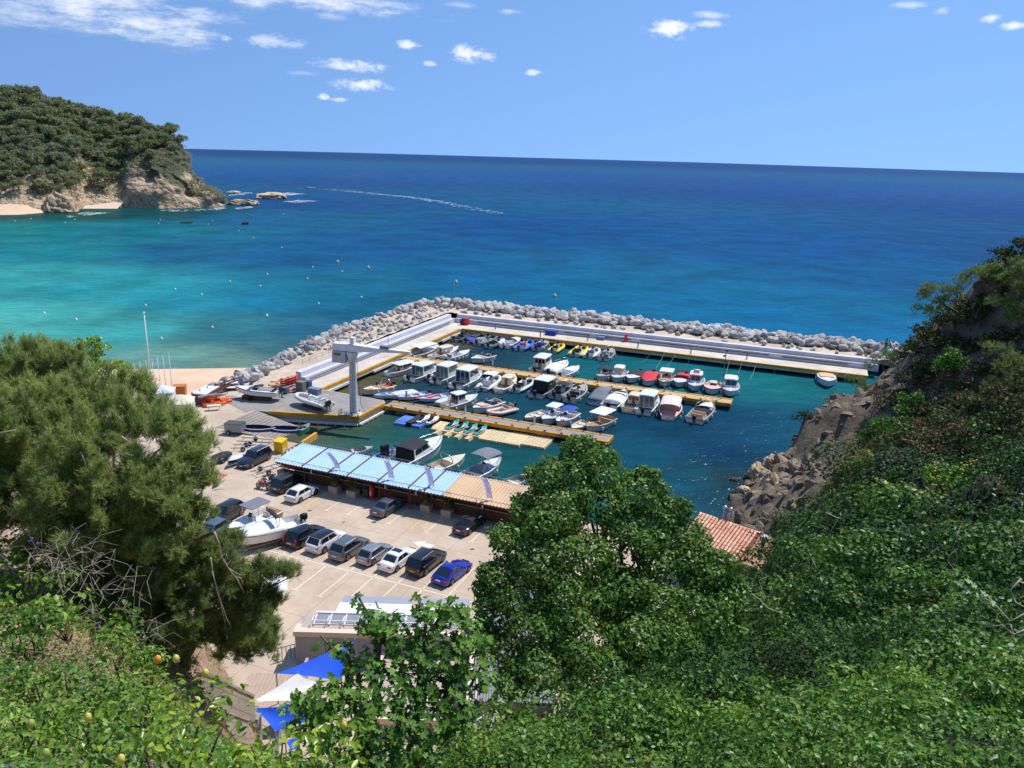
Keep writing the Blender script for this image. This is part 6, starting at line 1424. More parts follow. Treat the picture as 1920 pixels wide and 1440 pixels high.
def bushes():
    r = np.random.default_rng(81)
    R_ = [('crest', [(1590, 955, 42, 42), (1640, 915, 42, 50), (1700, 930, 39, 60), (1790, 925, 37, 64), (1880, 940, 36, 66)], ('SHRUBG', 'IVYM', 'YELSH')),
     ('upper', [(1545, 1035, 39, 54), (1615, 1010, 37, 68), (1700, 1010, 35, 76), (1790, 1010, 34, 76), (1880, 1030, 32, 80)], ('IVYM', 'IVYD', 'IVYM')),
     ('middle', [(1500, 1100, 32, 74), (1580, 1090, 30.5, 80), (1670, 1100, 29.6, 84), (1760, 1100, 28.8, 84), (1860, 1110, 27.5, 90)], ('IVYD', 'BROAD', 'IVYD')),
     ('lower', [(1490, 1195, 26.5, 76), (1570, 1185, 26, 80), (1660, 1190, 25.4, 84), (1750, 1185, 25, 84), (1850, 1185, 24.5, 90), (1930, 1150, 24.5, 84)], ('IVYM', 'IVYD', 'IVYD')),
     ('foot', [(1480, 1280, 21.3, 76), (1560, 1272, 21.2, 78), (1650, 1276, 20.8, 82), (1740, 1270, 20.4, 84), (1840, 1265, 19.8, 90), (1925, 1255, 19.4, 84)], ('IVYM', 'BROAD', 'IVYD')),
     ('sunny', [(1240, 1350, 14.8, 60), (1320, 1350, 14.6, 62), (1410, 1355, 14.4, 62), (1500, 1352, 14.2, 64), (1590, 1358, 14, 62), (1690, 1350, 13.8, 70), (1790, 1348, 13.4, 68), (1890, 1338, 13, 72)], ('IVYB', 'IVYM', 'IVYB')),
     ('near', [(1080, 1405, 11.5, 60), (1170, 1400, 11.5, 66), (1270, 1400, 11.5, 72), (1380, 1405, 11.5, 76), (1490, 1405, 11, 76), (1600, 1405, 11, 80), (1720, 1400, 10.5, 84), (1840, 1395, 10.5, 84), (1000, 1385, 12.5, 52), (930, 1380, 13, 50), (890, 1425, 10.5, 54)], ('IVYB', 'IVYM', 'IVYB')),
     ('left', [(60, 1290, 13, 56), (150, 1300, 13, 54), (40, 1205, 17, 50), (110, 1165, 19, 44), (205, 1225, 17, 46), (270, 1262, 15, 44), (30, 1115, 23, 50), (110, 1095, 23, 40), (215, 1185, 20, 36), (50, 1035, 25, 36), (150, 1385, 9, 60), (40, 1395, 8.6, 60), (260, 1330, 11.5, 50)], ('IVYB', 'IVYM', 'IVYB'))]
    words = {'crest': 'on right crest', 'upper': 'high on shaded right slope', 'middle': 'midway on shaded right slope', 'lower': 'low on shaded right slope', 'foot': 'at foot of right slope', 'sunny': 'on sunlit shelf lower right', 'near': 'along the bottom edge', 'left': 'on sunny bank lower left'}
    look = {'SHRUBG': 'green', 'IVYM': 'ivy covered', 'YELSH': 'yellowish', 'IVYD': 'dark creeper covered', 'BROAD': 'dense deep green', 'IVYB': 'bright green leafy'}
    nth = ('first', 'second', 'third', 'fourth', 'fifth', 'sixth', 'seventh', 'eighth', 'ninth', 'tenth', 'eleventh', 'twelfth', 'thirteenth')
    for nm, lst, sp in R_:
        order = sorted(range(len(lst)), key=lambda i: lst[i][0])
        for rank, i in enumerate(order):
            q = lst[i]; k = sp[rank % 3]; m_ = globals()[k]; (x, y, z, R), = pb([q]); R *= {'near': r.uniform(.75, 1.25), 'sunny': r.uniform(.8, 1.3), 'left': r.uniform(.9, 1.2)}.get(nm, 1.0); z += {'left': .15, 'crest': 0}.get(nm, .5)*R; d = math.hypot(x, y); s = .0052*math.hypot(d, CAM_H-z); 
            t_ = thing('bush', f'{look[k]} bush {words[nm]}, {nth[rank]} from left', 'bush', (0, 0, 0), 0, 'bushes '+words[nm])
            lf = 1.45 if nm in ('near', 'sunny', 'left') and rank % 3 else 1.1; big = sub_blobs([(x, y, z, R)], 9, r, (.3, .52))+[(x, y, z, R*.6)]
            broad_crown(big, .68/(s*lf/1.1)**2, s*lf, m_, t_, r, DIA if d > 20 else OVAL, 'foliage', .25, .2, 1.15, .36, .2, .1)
            b = MB()
            for w in big[:6]: limb(b, (x, y+R*.3, z-R*1.2), w[:3], .03*R, .012, r, .12, 5)
            b.build('stems', DARKBARK, t_)
bushes()

# ---- shrubs and pines of the right-hand cliff
CLIFFD = leafmat('shade_toned_cliff_leaves', S(44, 54, 32), S(88, 98, 58), .2, .7, .15); SHRUBD = leafmat('shade_toned_shrub', S(38, 70, 28), S(88, 120, 50), .25, .5, .25)  # darker leaf copies, their colour carries the shade of the cliff face
def cliff_plants():
    r = np.random.default_rng(71)
    def place(px, py, Y): return AY(px, py, Y)
    # ridge shrubs between the creepers and the cliff
    def shrub(label, bl, m, dens, size, group=None, tpl=DIA, name='shrub', low=.3, cat='shrub'):
        t_ = thing(name, label, cat, (0, 0, 0), 0, group); B_ = pb(bl); broad_crown(sub_blobs(B_, 6, r, (.3, .5))+[(x, y, z, R*.6) for x, y, z, R in B_], dens, size, m, t_, r, tpl, 'foliage', low)
        b = MB(); c = np.mean([q[:3] for q in B_], 0)-[0, 0, 1.0]
        for q in B_[:7]: limb(b, c, q[:3], .05, .015, r, .1)
        b.build('stems', DARKBARK, t_)
    shrub('yellowish shrub on the crest above the tiled roof', [(1592, 885, 43, 24), (1622, 866, 43, 26), (1655, 872, 42.5, 26), (1610, 905, 42, 30), (1575, 922, 42.5, 22), (1552, 950, 42.5, 18)], YELSH, 26, .22)
    shrub('grey green shrub in front of the tiled roof wall', [(1440, 1045, 44, 26), (1485, 1045, 43, 26), (1525, 1020, 42, 26), (1450, 1080, 41, 26), (1410, 1095, 40, 28), (1385, 1105, 38, 26)], SHRUBM, 26, .2)
    shrub('broom bush with small yellow flowers on the right crest', [(1700, 895, 38, 28), (1750, 900, 37, 34), (1800, 895, 36.5, 32), (1840, 910, 36, 28)], SHRUBG, 28, .18)
    b = MB()
    for k in range(70):
        p = AY(r.uniform(1730, 1860), r.uniform(862, 925), 35.6); b.ball(p, .05, 5, 3)
    stuff(b.build('yellow_broom_flowers', mat('yellow_flower', S(226, 200, 40), .7, .1)))
    shrub('leafy creeper mound on the crest left of the broom', [(1605, 945, 40, 28), (1645, 925, 40, 30), (1690, 930, 38, 36), (1580, 985, 40, 28), (1630, 985, 38, 40)], IVYM, 30, .19, None, IVY)
    # evergreen bushes on the cliff
    shrub('bright green round bush on the gully side of the cliff', [(1650, 800, 84, 26), (1640, 830, 83, 26), (1675, 815, 83, 24), (1660, 845, 82, 24), (1625, 820, 84, 14)], SHRUBG, 12, .34)
    shrub('bright green bush above the round one near the cliff path', [(1785, 672, 92, 22), (1800, 685, 91, 18), (1765, 690, 92, 16)], SHRUBG, 12, .36)
    shrub('yellow green bush halfway up the cliff gully', [(1700, 752, 88, 18), (1715, 745, 88, 14), (1690, 770, 87, 16)], SHRUBG, 12, .34)
    shrub('pale green bush on the shoulder of the cliff', [(1755, 640, 108, 20), (1785, 635, 106, 20), (1735, 655, 109, 14), (1800, 648, 104, 16)], SHRUBM, 10, .4)
    # scattered shrubs share a kind: real rough cover of the cliff
    protos = []
    for k in range(6):
        m_ = (SHRUBM, CLIFFD, SHRUBD, CLIFFD, DRYM, SHRUBM)[k]; bl = [(r.uniform(-.9, .9), r.uniform(-.9, .9), r.uniform(.4, 1.2), r.uniform(.5, .9)) for _ in range(6)]
        P, N = blob_pts(sub_blobs(bl, 4, r, (.4, .6)), 14, r, .2, .5); V, F = leafgeo(P, N*.7+r.normal(size=N.shape)*.6, r.uniform(.2, .36, len(P)), DIA, r)
        t_ = thing('shrub', ('grey green', 'dark needle leaved', 'bright green', 'dark bushy', 'dry straw coloured', 'pale olive')[k]+' low shrub on the dark cliff at right', 'shrub', group='shrubs on the right-hand cliff'); fast_mesh('foliage', V, F, m_, t_)
        b = MB(); 
        for q in bl[:4]: limb(b, (0, 0, -.4), q[:3], .05, .02, r, .1)
        b.build('stems', DARKBARK, t_); protos.append(t_)
    n = 0; tries = 0; used = []
    while n < 270 and tries < 20000:
        tries += 1; x = r.uniform(34, 98); y = r.uniform(58, 118); z = float(cl_z(np.array(x), np.array(y)))
        if z < 3.5: continue
        u, v, w = PROJ((x, y, z))
        if u > 1990 or v > 960: continue
        up = (u-1480)*(-.78) - (v-870)                    # along the bare gully
        band = abs((v-870)+(u-1480)*.98) < 34 and u < 1660
        if band or (u < 1620 and r.random() < .93) or (u < 1720 and r.random() < .66) or r.random() < .15: continue
        if any((x-a)**2+(y-b_)**2 < 1.5 for a, b_ in used): continue
        used.append((x, y)); o = protos[n % 6] if n < 6 else dup(protos[int(r.choice([0, 1, 1, 2, 3, 3, 4, 5]))]); s = r.uniform(.7, 1.7)
        o.location = (x, y, z-.2); o.rotation_euler = (0, 0, r.uniform(0, 6.28)); o.scale = (s, s, s*r.uniform(.7, 1.1)); n += 1
    # pines of the cliff
    def cpine(label, bl, foot, fr=.2):
        t_ = thing('pine_tree', label, 'tree', group='pines on the right-hand cliff'); B_ = pb(bl)
        needle_crown('crown', sub_blobs(B_, 6, r, (.3, .5)), 8, PINED, t_, r, nl=.4, wd=.05, k=9, sl=.4, up=.3, low=.25)
        b = MB(); c = np.array(foot); top = np.mean([q[:3] for q in B_], 0); limb(b, c, top-[0, 0, .3], fr, .1, r, .04, 7)
        for q in B_: limb(b, c+(top-c)*r.uniform(.5, .95), q[:3], .07, .025, r, .1)
        b.build('trunk', BARK, t_)
    cpine('flat crowned pine hanging out over the sea from the cliff top', [(1735, 560, 102, 16), (1725, 580, 102, 12), (1755, 545, 102, 20), (1785, 550, 101, 18), (1770, 570, 101, 16), (1800, 530, 101, 16), (1745, 588, 102, 10)], AY(1800, 590, 102))
    cpine('spreading pine on top of the right cliff', [(1810, 520, 99, 14), (1835, 512, 99, 16), (1865, 508, 98, 14), (1850, 520, 98, 14)], AY(1855, 545, 98))
    cpine('pine at the right edge of the picture on the cliff top', [(1905, 500, 92, 16), (1925, 510, 91, 22), (1900, 525, 91, 16), (1915, 545, 90, 22), (1880, 570, 90, 18), (1910, 585, 89, 24), (1890, 600, 89, 16)], AY(1915, 640, 90))
    cpine('bushy pine on the right cliff face above the creepers', [(1890, 690, 80, 26), (1915, 720, 79, 30), (1880, 730, 79, 22), (1910, 770, 78, 28), (1870, 660, 82, 18)], AY(1905, 820, 78))
    cpine('thin pine in front of the green harbour light', [(1655, 668, 112, 11), (1640, 680, 112, 10), (1672, 672, 111, 11), (1625, 690, 112, 8), (1685, 690, 111, 9)], AY(1662, 716, 112), .14)
    cpine('low dark pine on the cliff edge below the thin one', [(1600, 715, 110, 12), (1615, 725, 110, 14), (1635, 735, 109, 14), (1650, 722, 110, 12)], AY(1630, 752, 109), .14)
    cpine('small pine leaning over the water from the cliff edge', [(1560, 755, 107, 9), (1570, 748, 107, 9), (1552, 762, 107, 7), (1578, 765, 107, 8)], AY(1578, 778, 107), .1)
    cpine('sparse little pine, lowest on the cliff edge', [(1525, 782, 105, 6), (1535, 778, 105, 6), (1518, 790, 105, 4)], AY(1530, 806, 105), .08)
    # broken rock standing out of the cliff face
    cl = bpy.data.objects['cliff']; CR_ = rockmat('crag_rock', S(64, 55, 47), S(150, 134, 112), .6, .9); ms = []
    for k in range(7):
        v, f = ico(2); rr = np.random.default_rng(300+k); v = v*(1+rr.uniform(-.2, .2, (len(v), 1)))
        for _ in range(14):
            nn = unit(rr.normal(size=3)); v = v-np.outer(np.clip(v@nn-rr.uniform(.4, .75), 0, None), nn)
        v = v*rr.uniform(.8, 1.7, 3); me = bpy.data.meshes.new('crag'); me.from_pydata(v.tolist(), [], f.tolist()); me.materials.append(CR_); ms.append(me)
    n = 0; t = 0
    while n < 280 and t < 30000:
        t += 1; x = r.uniform(26, 90); y = r.uniform(64, 118); z = float(cl_z(np.array(x), np.array(y)))
        if z < -.3: continue
        u, v, w = PROJ((x, y, z))
        edge = (u < 1560 and z < 14) or abs((v-870)+(u-1480)*.98) < 40 or (r.random() < .12)
        if not edge or u > 1930: continue
        o = link('crag', ms[n % 7], cl); s = r.uniform(.4, 1.15)*(1.3 if z < 3 else .9); o.location = (x, y, z-.3*s); o.scale = (s, s, s*r.uniform(.5, .9)); o.rotation_euler = (r.uniform(-.5, .5), r.uniform(-.9, -.1), r.uniform(0, 6.28)); n += 1
    # rocks at the foot of the cliff
    for i, (px, py, w, h, lb) in enumerate(((1395, 925, 40, 1.5, 'ochre rock point reaching into the water below the cliff'), (1420, 900, 60, 3.0, 'pale layered rock slab at the cliff foot by the water'), (1418, 955, 70, 3.8, 'big pale rock at the cliff foot beside the tiled roof'), (1450, 880, 56, 3.0, 'brown shore rock under the cliff farthest from the tiled roof'), (1382, 945, 26, 1.0, 'small ochre rock at the waterline by the chimney pipes'), (1440, 925, 56, 4.6, 'grey brown rock rising behind the pale shore rocks'), (1376, 900, 22, .5, 'flat dark rock just awash off the cliff foot'), (1445, 985, 60, 4.2, 'shadowed rock between the roof and the cliff'))):
        sea_rock('shore_rock', lb, px, py, w, h, 30+i, SHOREROCK, 'rocks at the foot of the right-hand cliff', .5)
cliff_plants()
# ================================================================ cars
def paintm(name, c, metal=.0): return mat('car_paint_'+name, c, .22, .03, 1.0, coat=.7, metal=metal)
LAMP = mat('headlamp_glass', S(206, 210, 216), .1, .05, spec=.8)
TAIL = mat('tail_lamp', S(170, 22, 24), .2, .08, spec=.6)
PLATE = mat('number_plate', S(222, 222, 216), .5, .04)
PLATEY = mat('yellow_number_plate', S(216, 180, 50), .5, .04)
TRIM = mat('dark_bumper_plastic', S(44, 45, 48), .6, .1)
RIM = mat('alloy_rim', S(150, 153, 158), .3, .1, metal=.6)
DRIM = mat('dark_rim', S(58, 60, 64), .35, .1, metal=.5)
KIND = {  # L, W, H, belt z, hood z, front cabin base, roof front, roof rear, rear cabin base (x from centre, fractions of L), tail z
 'sedan': (4.75, 1.84, 1.42, .92, .88, .20, .045, -.20, -.345, .98), 'hatch': (4.35, 1.79, 1.46, .93, .90, .215, .07, -.31, -.455, .95), 'small': (4.1, 1.72, 1.5, .94, .92, .23, .08, -.33, -.46, .95),
 'suv': (4.65, 1.9, 1.7, 1.06, 1.05, .215, .08, -.36, -.465, 1.06), 'bigsuv': (4.9, 1.95, 1.8, 1.12, 1.1, .2, .07, -.40, -.475, 1.12), 'wagon': (4.75, 1.84, 1.56, .98, .96, .215, .07, -.37, -.465, .98),
 'coupe': (4.7, 1.92, 1.34, .88, .86, .17, .0, -.2, -.42, .93), 'convertible': (4.6, 1.82, 1.38, .9, .88, .19, .03, -.16, -.28, .95), 'mpv': (4.9, 1.9, 1.82, 1.08, 1.06, .29, .16, -.42, -.475, 1.05)}
def car(label, px, hd, kind, m, dh=0, roofm=None, rails=False, plate=PLATE, rim=RIM, sunroof=False, lower=TRIM, tail='wide', group='cars in the car park', soft=None):
    L, W, Ht, zb_, zh, cf, rf, rr, cr, zt = KIND[kind]; c = G(px[0], px[1], ZG)
    t_ = thing('parked_car', label, 'car', (c[0], c[1], ZG), UANG+(0 if hd > 0 else PI)+math.radians(dh), group); w = W/2
    def top(x):
        f = x/L
        if f > cf: k = (f-cf)/(.5-cf); return zb_*(1-k*.25)+(zh-zb_)*k*.3 - .16*k**6
        if f < cr: k = (cr-f)/(.5+cr+1e-6); return zt - .02*k - .18*k**5
        return zb_
    def wid(x): f = abs(x/L)*2; return w*(1-.13*f**4.5)
    xs = sorted(set([-L/2, -L/2+.06, -L/2+.25, cr*L, -L*.2, 0, cf*L-.05, cf*L+.15, L*.38, L/2-.25, L/2-.07, L/2])); S_ = []
    for x in xs:
        e = max(0, (abs(x)-(L/2-.25))/.25); ww = wid(x)*(1-.06*e); zt_ = top(x)-.1*e**2; zl = .24+.08*e
        S_.append([(x, ww*.93, zl), (x, ww, zl+.16), (x, ww*1.0, zt_-.28), (x, ww*.965, zt_-.08), (x, ww*.8, zt_), (x, 0, zt_+.035)] + [(x, -a, b_) for a, b_ in ((ww*.8, zt_), (ww*.965, zt_-.08), (ww, zt_-.28), (ww, zl+.16), (ww*.93, zl))])
    b = MB(); b.loft(S_, closed=True, cap=True); b.build('body', m, t_, auto=38)
    # cabin frustum and roof crown
    A = [(cr*L, w*.93, zb_-.02), (cr*L, -w*.93, zb_-.02), (cf*L, -w*.9, zb_-.02), (cf*L, w*.9, zb_-.02)]; k = .78
    Tp = [(rr*L, w*k, Ht-.06), (rr*L, -w*k, Ht-.06), (rf*L, -w*k, Ht-.05), (rf*L, w*k, Ht-.05)]
    b = MB(); b.add(A+Tp, [(0, 1, 5, 4), (1, 2, 6, 5), (2, 3, 7, 6), (3, 0, 4, 7)]); b.build('cabin', soft or m, t_)
    b = MB(); S_ = []
    for i in range(6):
        t = i/5; x = rr*L+(rf-rr)*L*t; cz = .075*(1-(2*t-1)**2)
        S_.append([(x, w*k, Ht-.06), (x, w*k*.8, Ht-.03+cz*.7), (x, 0, Ht-.01+cz), (x, -w*k*.8, Ht-.03+cz*.7), (x, -w*k, Ht-.06)])
    b.loft(S_); b.build('roof', roofm or soft or m, t_, True)
    def win(nm, q, *a, mm=DGLASS): b = MB(); b.quad(*sub(q, *a)); b.build(nm, mm, t_)
    win('windscreen', (A[2], A[3], Tp[3], Tp[2]), .05, .95, .06, .95); win('rear_window', (A[0], A[1], Tp[1], Tp[0]), .08 if soft is None else .2, .92 if soft is None else .8, .12, .92)
    for nm, q in (('s', (A[1], A[2], Tp[2], Tp[1])), ('p', (A[3], A[0], Tp[0], Tp[3]))):
        if nm == 's': segs = [(.12, .5), (.525, .9)] if soft is None else [(.5, .9)]
        else: segs = [(.1, .475), (.5, .88)] if soft is None else [(.1, .5)]
        for a, e in segs: win('side_window', q, a, e, .12, .9)
    if kind in ('suv', 'bigsuv', 'wagon', 'mpv'):
        win('quarter_window', (A[1], A[2], Tp[2], Tp[1]), .04, .105, .3, .9); win('quarter_window', (A[3], A[0], Tp[0], Tp[3]), .895, .96, .3, .9)
    if sunroof:
        b = MB(); b.box(((rf*.7+rr*.3)*L, 0, Ht+.055), (.6, w*1.05, .03)); b.build('sunroof', DGLASS, t_)
    if rails:
        for s in (1, -1):
            b = MB(); b.tube([(rr*L+.1, s*w*k*.95, Ht-.02), (rr*L+.25, s*w*k*.95, Ht+.06), (rf*L-.25, s*w*k*.95, Ht+.06), (rf*L-.05, s*w*k*.95, Ht-.02)], .022, 5); b.build('roof_rail', ALU, t_)
    # wheels
    r_ = .33 if kind in ('sedan', 'hatch', 'small', 'coupe', 'convertible', 'wagon') else .37
    for sx, f in ((1, .305), (-1, .295)):
        for s in (1, -1):
            x = sx*L*f; b = MB(); b.ycyl((x, s*(wid(x)-.09), r_), r_, .21, 16); o = b.build('wheel', RUBBER, t_, auto=40)
            b = MB(); b.ycyl((x, s*(wid(x)+.012), r_), r_*.66, .03, 12); b.build('rim', rim, o)
            b = MB(); n = 5
            for q in range(n): a = 2*PI*q/n; b.bar((x+math.cos(a)*.05, s*(wid(x)+.03), r_+math.sin(a)*.05), (x+math.cos(a)*r_*.6, s*(wid(x)+.03), r_+math.sin(a)*r_*.6), .02, .07)
            b.build('spokes', DRIM if rim is RIM else RIM, o)
            P = [(x+(r_+.07)*math.cos(a), s*(wid(x)+.004), r_+(r_+.07)*math.sin(a)) for a in np.linspace(-.25, PI+.25, 12)]; b = MB(); b.add(P, [tuple(range(12))]); b.build('wheel_arch', BLACK, t_)
    xe = L/2
    for s in (1, -1):
        b = MB(); b.add([(xe-.34, s*wid(xe-.34)*1.002+s*.004, top(L*.42)-.16), (xe-.05, s*w*.8, top(L*.42)-.2), (xe+.005, s*w*.5, top(L*.42)-.24), (xe+.005, s*w*.5, top(L*.42)-.36), (xe-.04, s*w*.81, top(L*.42)-.34), (xe-.32, s*wid(xe-.32)*1.002+s*.004, top(L*.42)-.27)], [(0, 1, 4, 5), (1, 2, 3, 4)]); b.build('headlight', LAMP, t_)
        zt2 = zt-.12
        b = MB()
        if tail == 'tall': b.box((-xe+.07, s*w*.84, zt2+.02), (.16, .14, .5), rz=s*.25)
        else: b.box((-xe+.075, s*w*.66, zt2-.08), (.12, .42, .12), rz=s*.16)
        b.build('tail_light', TAIL, t_)
        b = MB(); b.box((cf*L-.2, s*(w+.09), zb_+.06), (.12, .2, .13)); b.build('mirror', m, t_)
        b = MB(); b.box((0, s*(w-.005), .3), (L*.4, .03, .12)); b.build('sill', lower, t_)
        for x in (.07, -.12):
            b = MB(); b.box((x*L, s*(w+.012), zb_-.17), (.16, .02, .025)); b.build('door_handle', m if m is not WHITE else CHROME, t_)
    b = MB(); b.box((-xe+.035, 0, .42), (.12, W*.84, .17)); b.build('rear_bumper', lower, t_)
    b = MB(); b.box((xe-.045, 0, .4), (.12, W*.8, .16)); b.build('front_grille', TRIM, t_)
    b = MB(); b.box((xe-.03, 0, .56), (.05, W*.42, .12)); b.build('upper_grille', BLACK, t_)
    b = MB(); b.box((-xe-.015, 0, .68), (.03, .52, .12)); b.build('number_plate', plate, t_)
    b = MB(); b.box((xe+.02, 0, .46), (.03, .52, .11)); b.build('number_plate', PLATE, t_)
    return t_
PB, PW, PG, PS, PN = paintm('black', S(20, 22, 26)), paintm('white', S(228, 228, 228)), paintm('grey', S(104, 108, 114), .35), paintm('silver', S(150, 155, 160), .45), paintm('dark_blue_grey', S(34, 42, 56), .2)
PBL = paintm('blue', S(24, 38, 150), .15); PGR = paintm('mid_grey', S(92, 98, 108), .35); PGN = paintm('black_green', S(30, 34, 34), .1)
car('black crossover with tall red tail lights, first in the rear row beside the white boat', (573, 1013), 1, 'suv', PB, -6, tail='tall')
car('white suv with black roof between black crossover and grey estate', (613, 1023), 1, 'suv', PW, -6, roofm=PB, rim=DRIM, lower=PS)
car('grey estate suv with silver roof rails in the rear row', (656, 1036), 1, 'suv', PG, -6, rails=True, lower=PG)
car('small silver hatchback between grey estate and white saloon', (703, 1046), 1, 'small', PS, -6, tail='tall', lower=PS)
car('white saloon with sunroof beside the small silver hatchback', (747, 1056), 1, 'sedan', PW, -6, sunroof=True, lower=PW)
car('big black suv with yellow rear number plate next to the blue coupe', (800, 1062), 1, 'bigsuv', PB, -6, rails=True, plate=PLATEY, lower=TRIM)
car('deep blue coupe at the right end of the rear row', (848, 1080), 1, 'coupe', PBL, -8, rim=DRIM, lower=PBL)
car('white hatchback parked in the front row by the dark people carrier', (567, 932), 1, 'hatch', PW, -4, lower=PW)
car('dark grey square people carrier between the red motorcycle and the white hatchback', (543, 913), 1, 'mpv', mat('car_paint_dark_grey', S(44, 46, 52), .3, .05, coat=.5), -4)
car('dark blue off-roader facing the camera beside the covered jet skis', (478, 868), -1, 'bigsuv', PN, -2, rails=True, rim=RIM)
car('grey coupe saloon alone in the middle of the front row', (728, 957), 1, 'sedan', PGR, -6, lower=PGR)
car('black convertible with soft top near the tree in the front row', (880, 990), 1, 'convertible', PB, -6, soft=mat('soft_top', S(26, 27, 30), .85, .1), lower=PB)
car('black off-roader half hidden behind the big pine at left', (424, 973), -1, 'suv', PGN, 0, rim=RIM)
car('blue grey car mostly hidden under the pine at left', (398, 1004), -1, 'hatch', mat('car_paint_teal_grey', S(70, 98, 116), .25, .05, coat=.5), 0)

def motorbike(px, rz, label, m):
    c = G(*px, ZG); t_ = thing('motorcycle', label, 'motorcycle', (c[0], c[1], ZG), rz)
    for x in (-.72, .72):
        pts = [(x+.31*math.cos(a), 0, .32+.31*math.sin(a)) for a in np.linspace(0, 2*PI, 15)]; b = MB(); b.tube(pts, .06, 6, False); o = b.build('wheel', RUBBER, t_, True)
        b = MB(); b.ycyl((x, 0, .32), .23, .05, 12); b.build('rim', RIM, o)
    b = MB(); b.loft([[(x, w, z0), (x, w*.6, z1_), (x, -w*.6, z1_), (x, -w, z0)] for x, w, z0, z1_ in ((-.1, .1, .72, .86), (.1, .18, .7, 1.02), (.35, .16, .74, 1.0), (.5, .08, .8, .92))], closed=True, cap=True); b.build('fuel_tank', m, t_, auto=40)
    b = MB(); b.loft([[(x, w, z-.08), (x, w*.8, z), (x, -w*.8, z), (x, -w, z-.08)] for x, w, z in ((-.95, .08, .98), (-.6, .13, .9), (-.1, .12, .88))], closed=True, cap=True); b.build('saddle', BLACK, t_)
    b = MB(); b.box((.05, 0, .48), (.5, .26, .36)); b.build('engine', GREYP, t_)
    b = MB(); b.bar((.72, .08, .32), (.5, .08, 1.05), .05); b.bar((.72, -.08, .32), (.5, -.08, 1.05), .05); b.build('fork', CHROME, t_)
    b = MB(); b.tube([(.38, .38, 1.08), (.5, .12, 1.1), (.5, -.12, 1.1), (.38, -.38, 1.08)], .022, 5); b.build('handlebar', BLACK, t_)
    b = MB(); b.ball((.64, 0, .92), .1, 8, 5); b.build('headlight', LAMP, t_, True)
    b = MB(); S_ = [[(.72+.38*math.cos(a), y, .34+.38*math.sin(a)) for y in (-.08, .08)] for a in np.linspace(.5, 2.2, 6)]; b.loft(S_); b.build('front_mudguard', m, t_)
    b = MB(); S_ = [[(-.72+.4*math.cos(a), y, .36+.4*math.sin(a)) for y in (-.09, .09)] for a in np.linspace(1.0, 2.9, 6)]; b.loft(S_); b.build('rear_mudguard', m, t_)
    b = MB(); b.tube([(-.1, -.16, .3), (-.5, -.18, .34), (-1.0, -.18, .5)], .05, 6); b.build('exhaust', CHROME, t_, True)
    b = MB(); b.bar((0, .1, .35), (-.1, .36, .02), .03); b.build('side_stand', BLACK, t_)
motorbike((494, 917), 2.75, 'red and white motorcycle standing left of the dark people carrier', REDP)
motorbike((507, 904), .4, 'dark motorcycle half hidden behind the dark people carrier', GREYP)

# ================================================================ yard: boats on trailers, crane, racks
def trailer(t_, L, W, z=.35, m=GALV, x0=0):
    for s in (1, -1):
        b = MB(); b.bar((x0-L/2, s*W*.4, z), (x0+L*.3, s*W*.3, z), .08, .1); b.bar((x0+L*.3, s*W*.3, z), (x0+L*.5, 0, z), .08, .1); b.build('rail', m, t_)
        b = MB(); b.ycyl((x0-L*.15, s*W*.52, .3), .3, .18, 14); o = b.build('wheel', RUBBER, t_, auto=40); b = MB(); b.ycyl((x0-L*.15, s*(W*.52+.09), .3), .17, .03, 10); b.build('rim', RIM, o)
        b = MB(); S_ = [[(x0-L*.15+.38*math.cos(a), s*W*.52+y, .32+.38*math.sin(a)) for y in (-.12, .12)] for a in np.linspace(.3, PI-.3, 6)]; b.loft(S_); b.build('mudguard', m, t_)
    b = MB()
    for x in (-.4, -.15, .1, .28): b.bar((x0+x*L, -W*.38, z), (x0+x*L, W*.38, z), .06, .07)
    b.build('cross_members', m, t_); b = MB(); b.bar((x0+L*.5, 0, z), (x0+L*.5, 0, .02), .05); b.build('jockey_leg', m, t_)
def hd2(p, q, z):
    a, b = G(*p, z), G(*q, z); d = b-a; return (a+b)/2, math.atan2(d[1], d[0]), np.linalg.norm(d[:2])
YG = 'boats standing ashore'
def ashore(fn, bowpx, sternpx, zoff, *a, **k):
    c, rz, L_ = hd2(sternpx, bowpx, ZG+zoff+.3); t_ = fn((0, 0), *a, **k); t_.location = (c[0], c[1], ZG+zoff); t_.rotation_euler = (0, 0, rz); t_.scale = (1.06, 1.1, 1.06); t_['group'] = YG; return t_
t_ = ashore(motorboat, (446, 733), (521, 738), .85, 7.0, 2.5, 1, 'white sports boat on a trailer ashore, bow towards the beach fence', fend=0, eng=1, screen=.08, pad=None, seats=1, cm=BLACKC, brail=False, rail=BLACK, bim=dict(x0=.04, x1=.12, h=1.75, m=BLACKC, frame=BLACK, arc=.3))
b = MB(); b.box((.2, 0, -.5), (4.2, 1.3, .55)); b.build('cradle', mat('dark_cradle', S(78, 70, 66), .8, .2), t_)
for s in (1, -1):
    b = MB(); b.ycyl((.9, s*.95, -.52), .32, .2, 14); b.build('wheel', RUBBER, t_)
t_ = ashore(rib, (549, 741), (625, 764), .75, 7.4, 2.6, 1, 'long white inflatable standing on the crane platform', tm=LGREYT, r=.3, cm=WHITEC, seats=2, em=BLACK, arch=True, frame=WHITE)
outboard(t_, -3.7, .55, .35, BLACK, 1.0); b = MB(); b.box((0, 0, -.55), (3.6, 1.2, .3)); b.build('cradle', mat('dark_cradle', 0), t_)
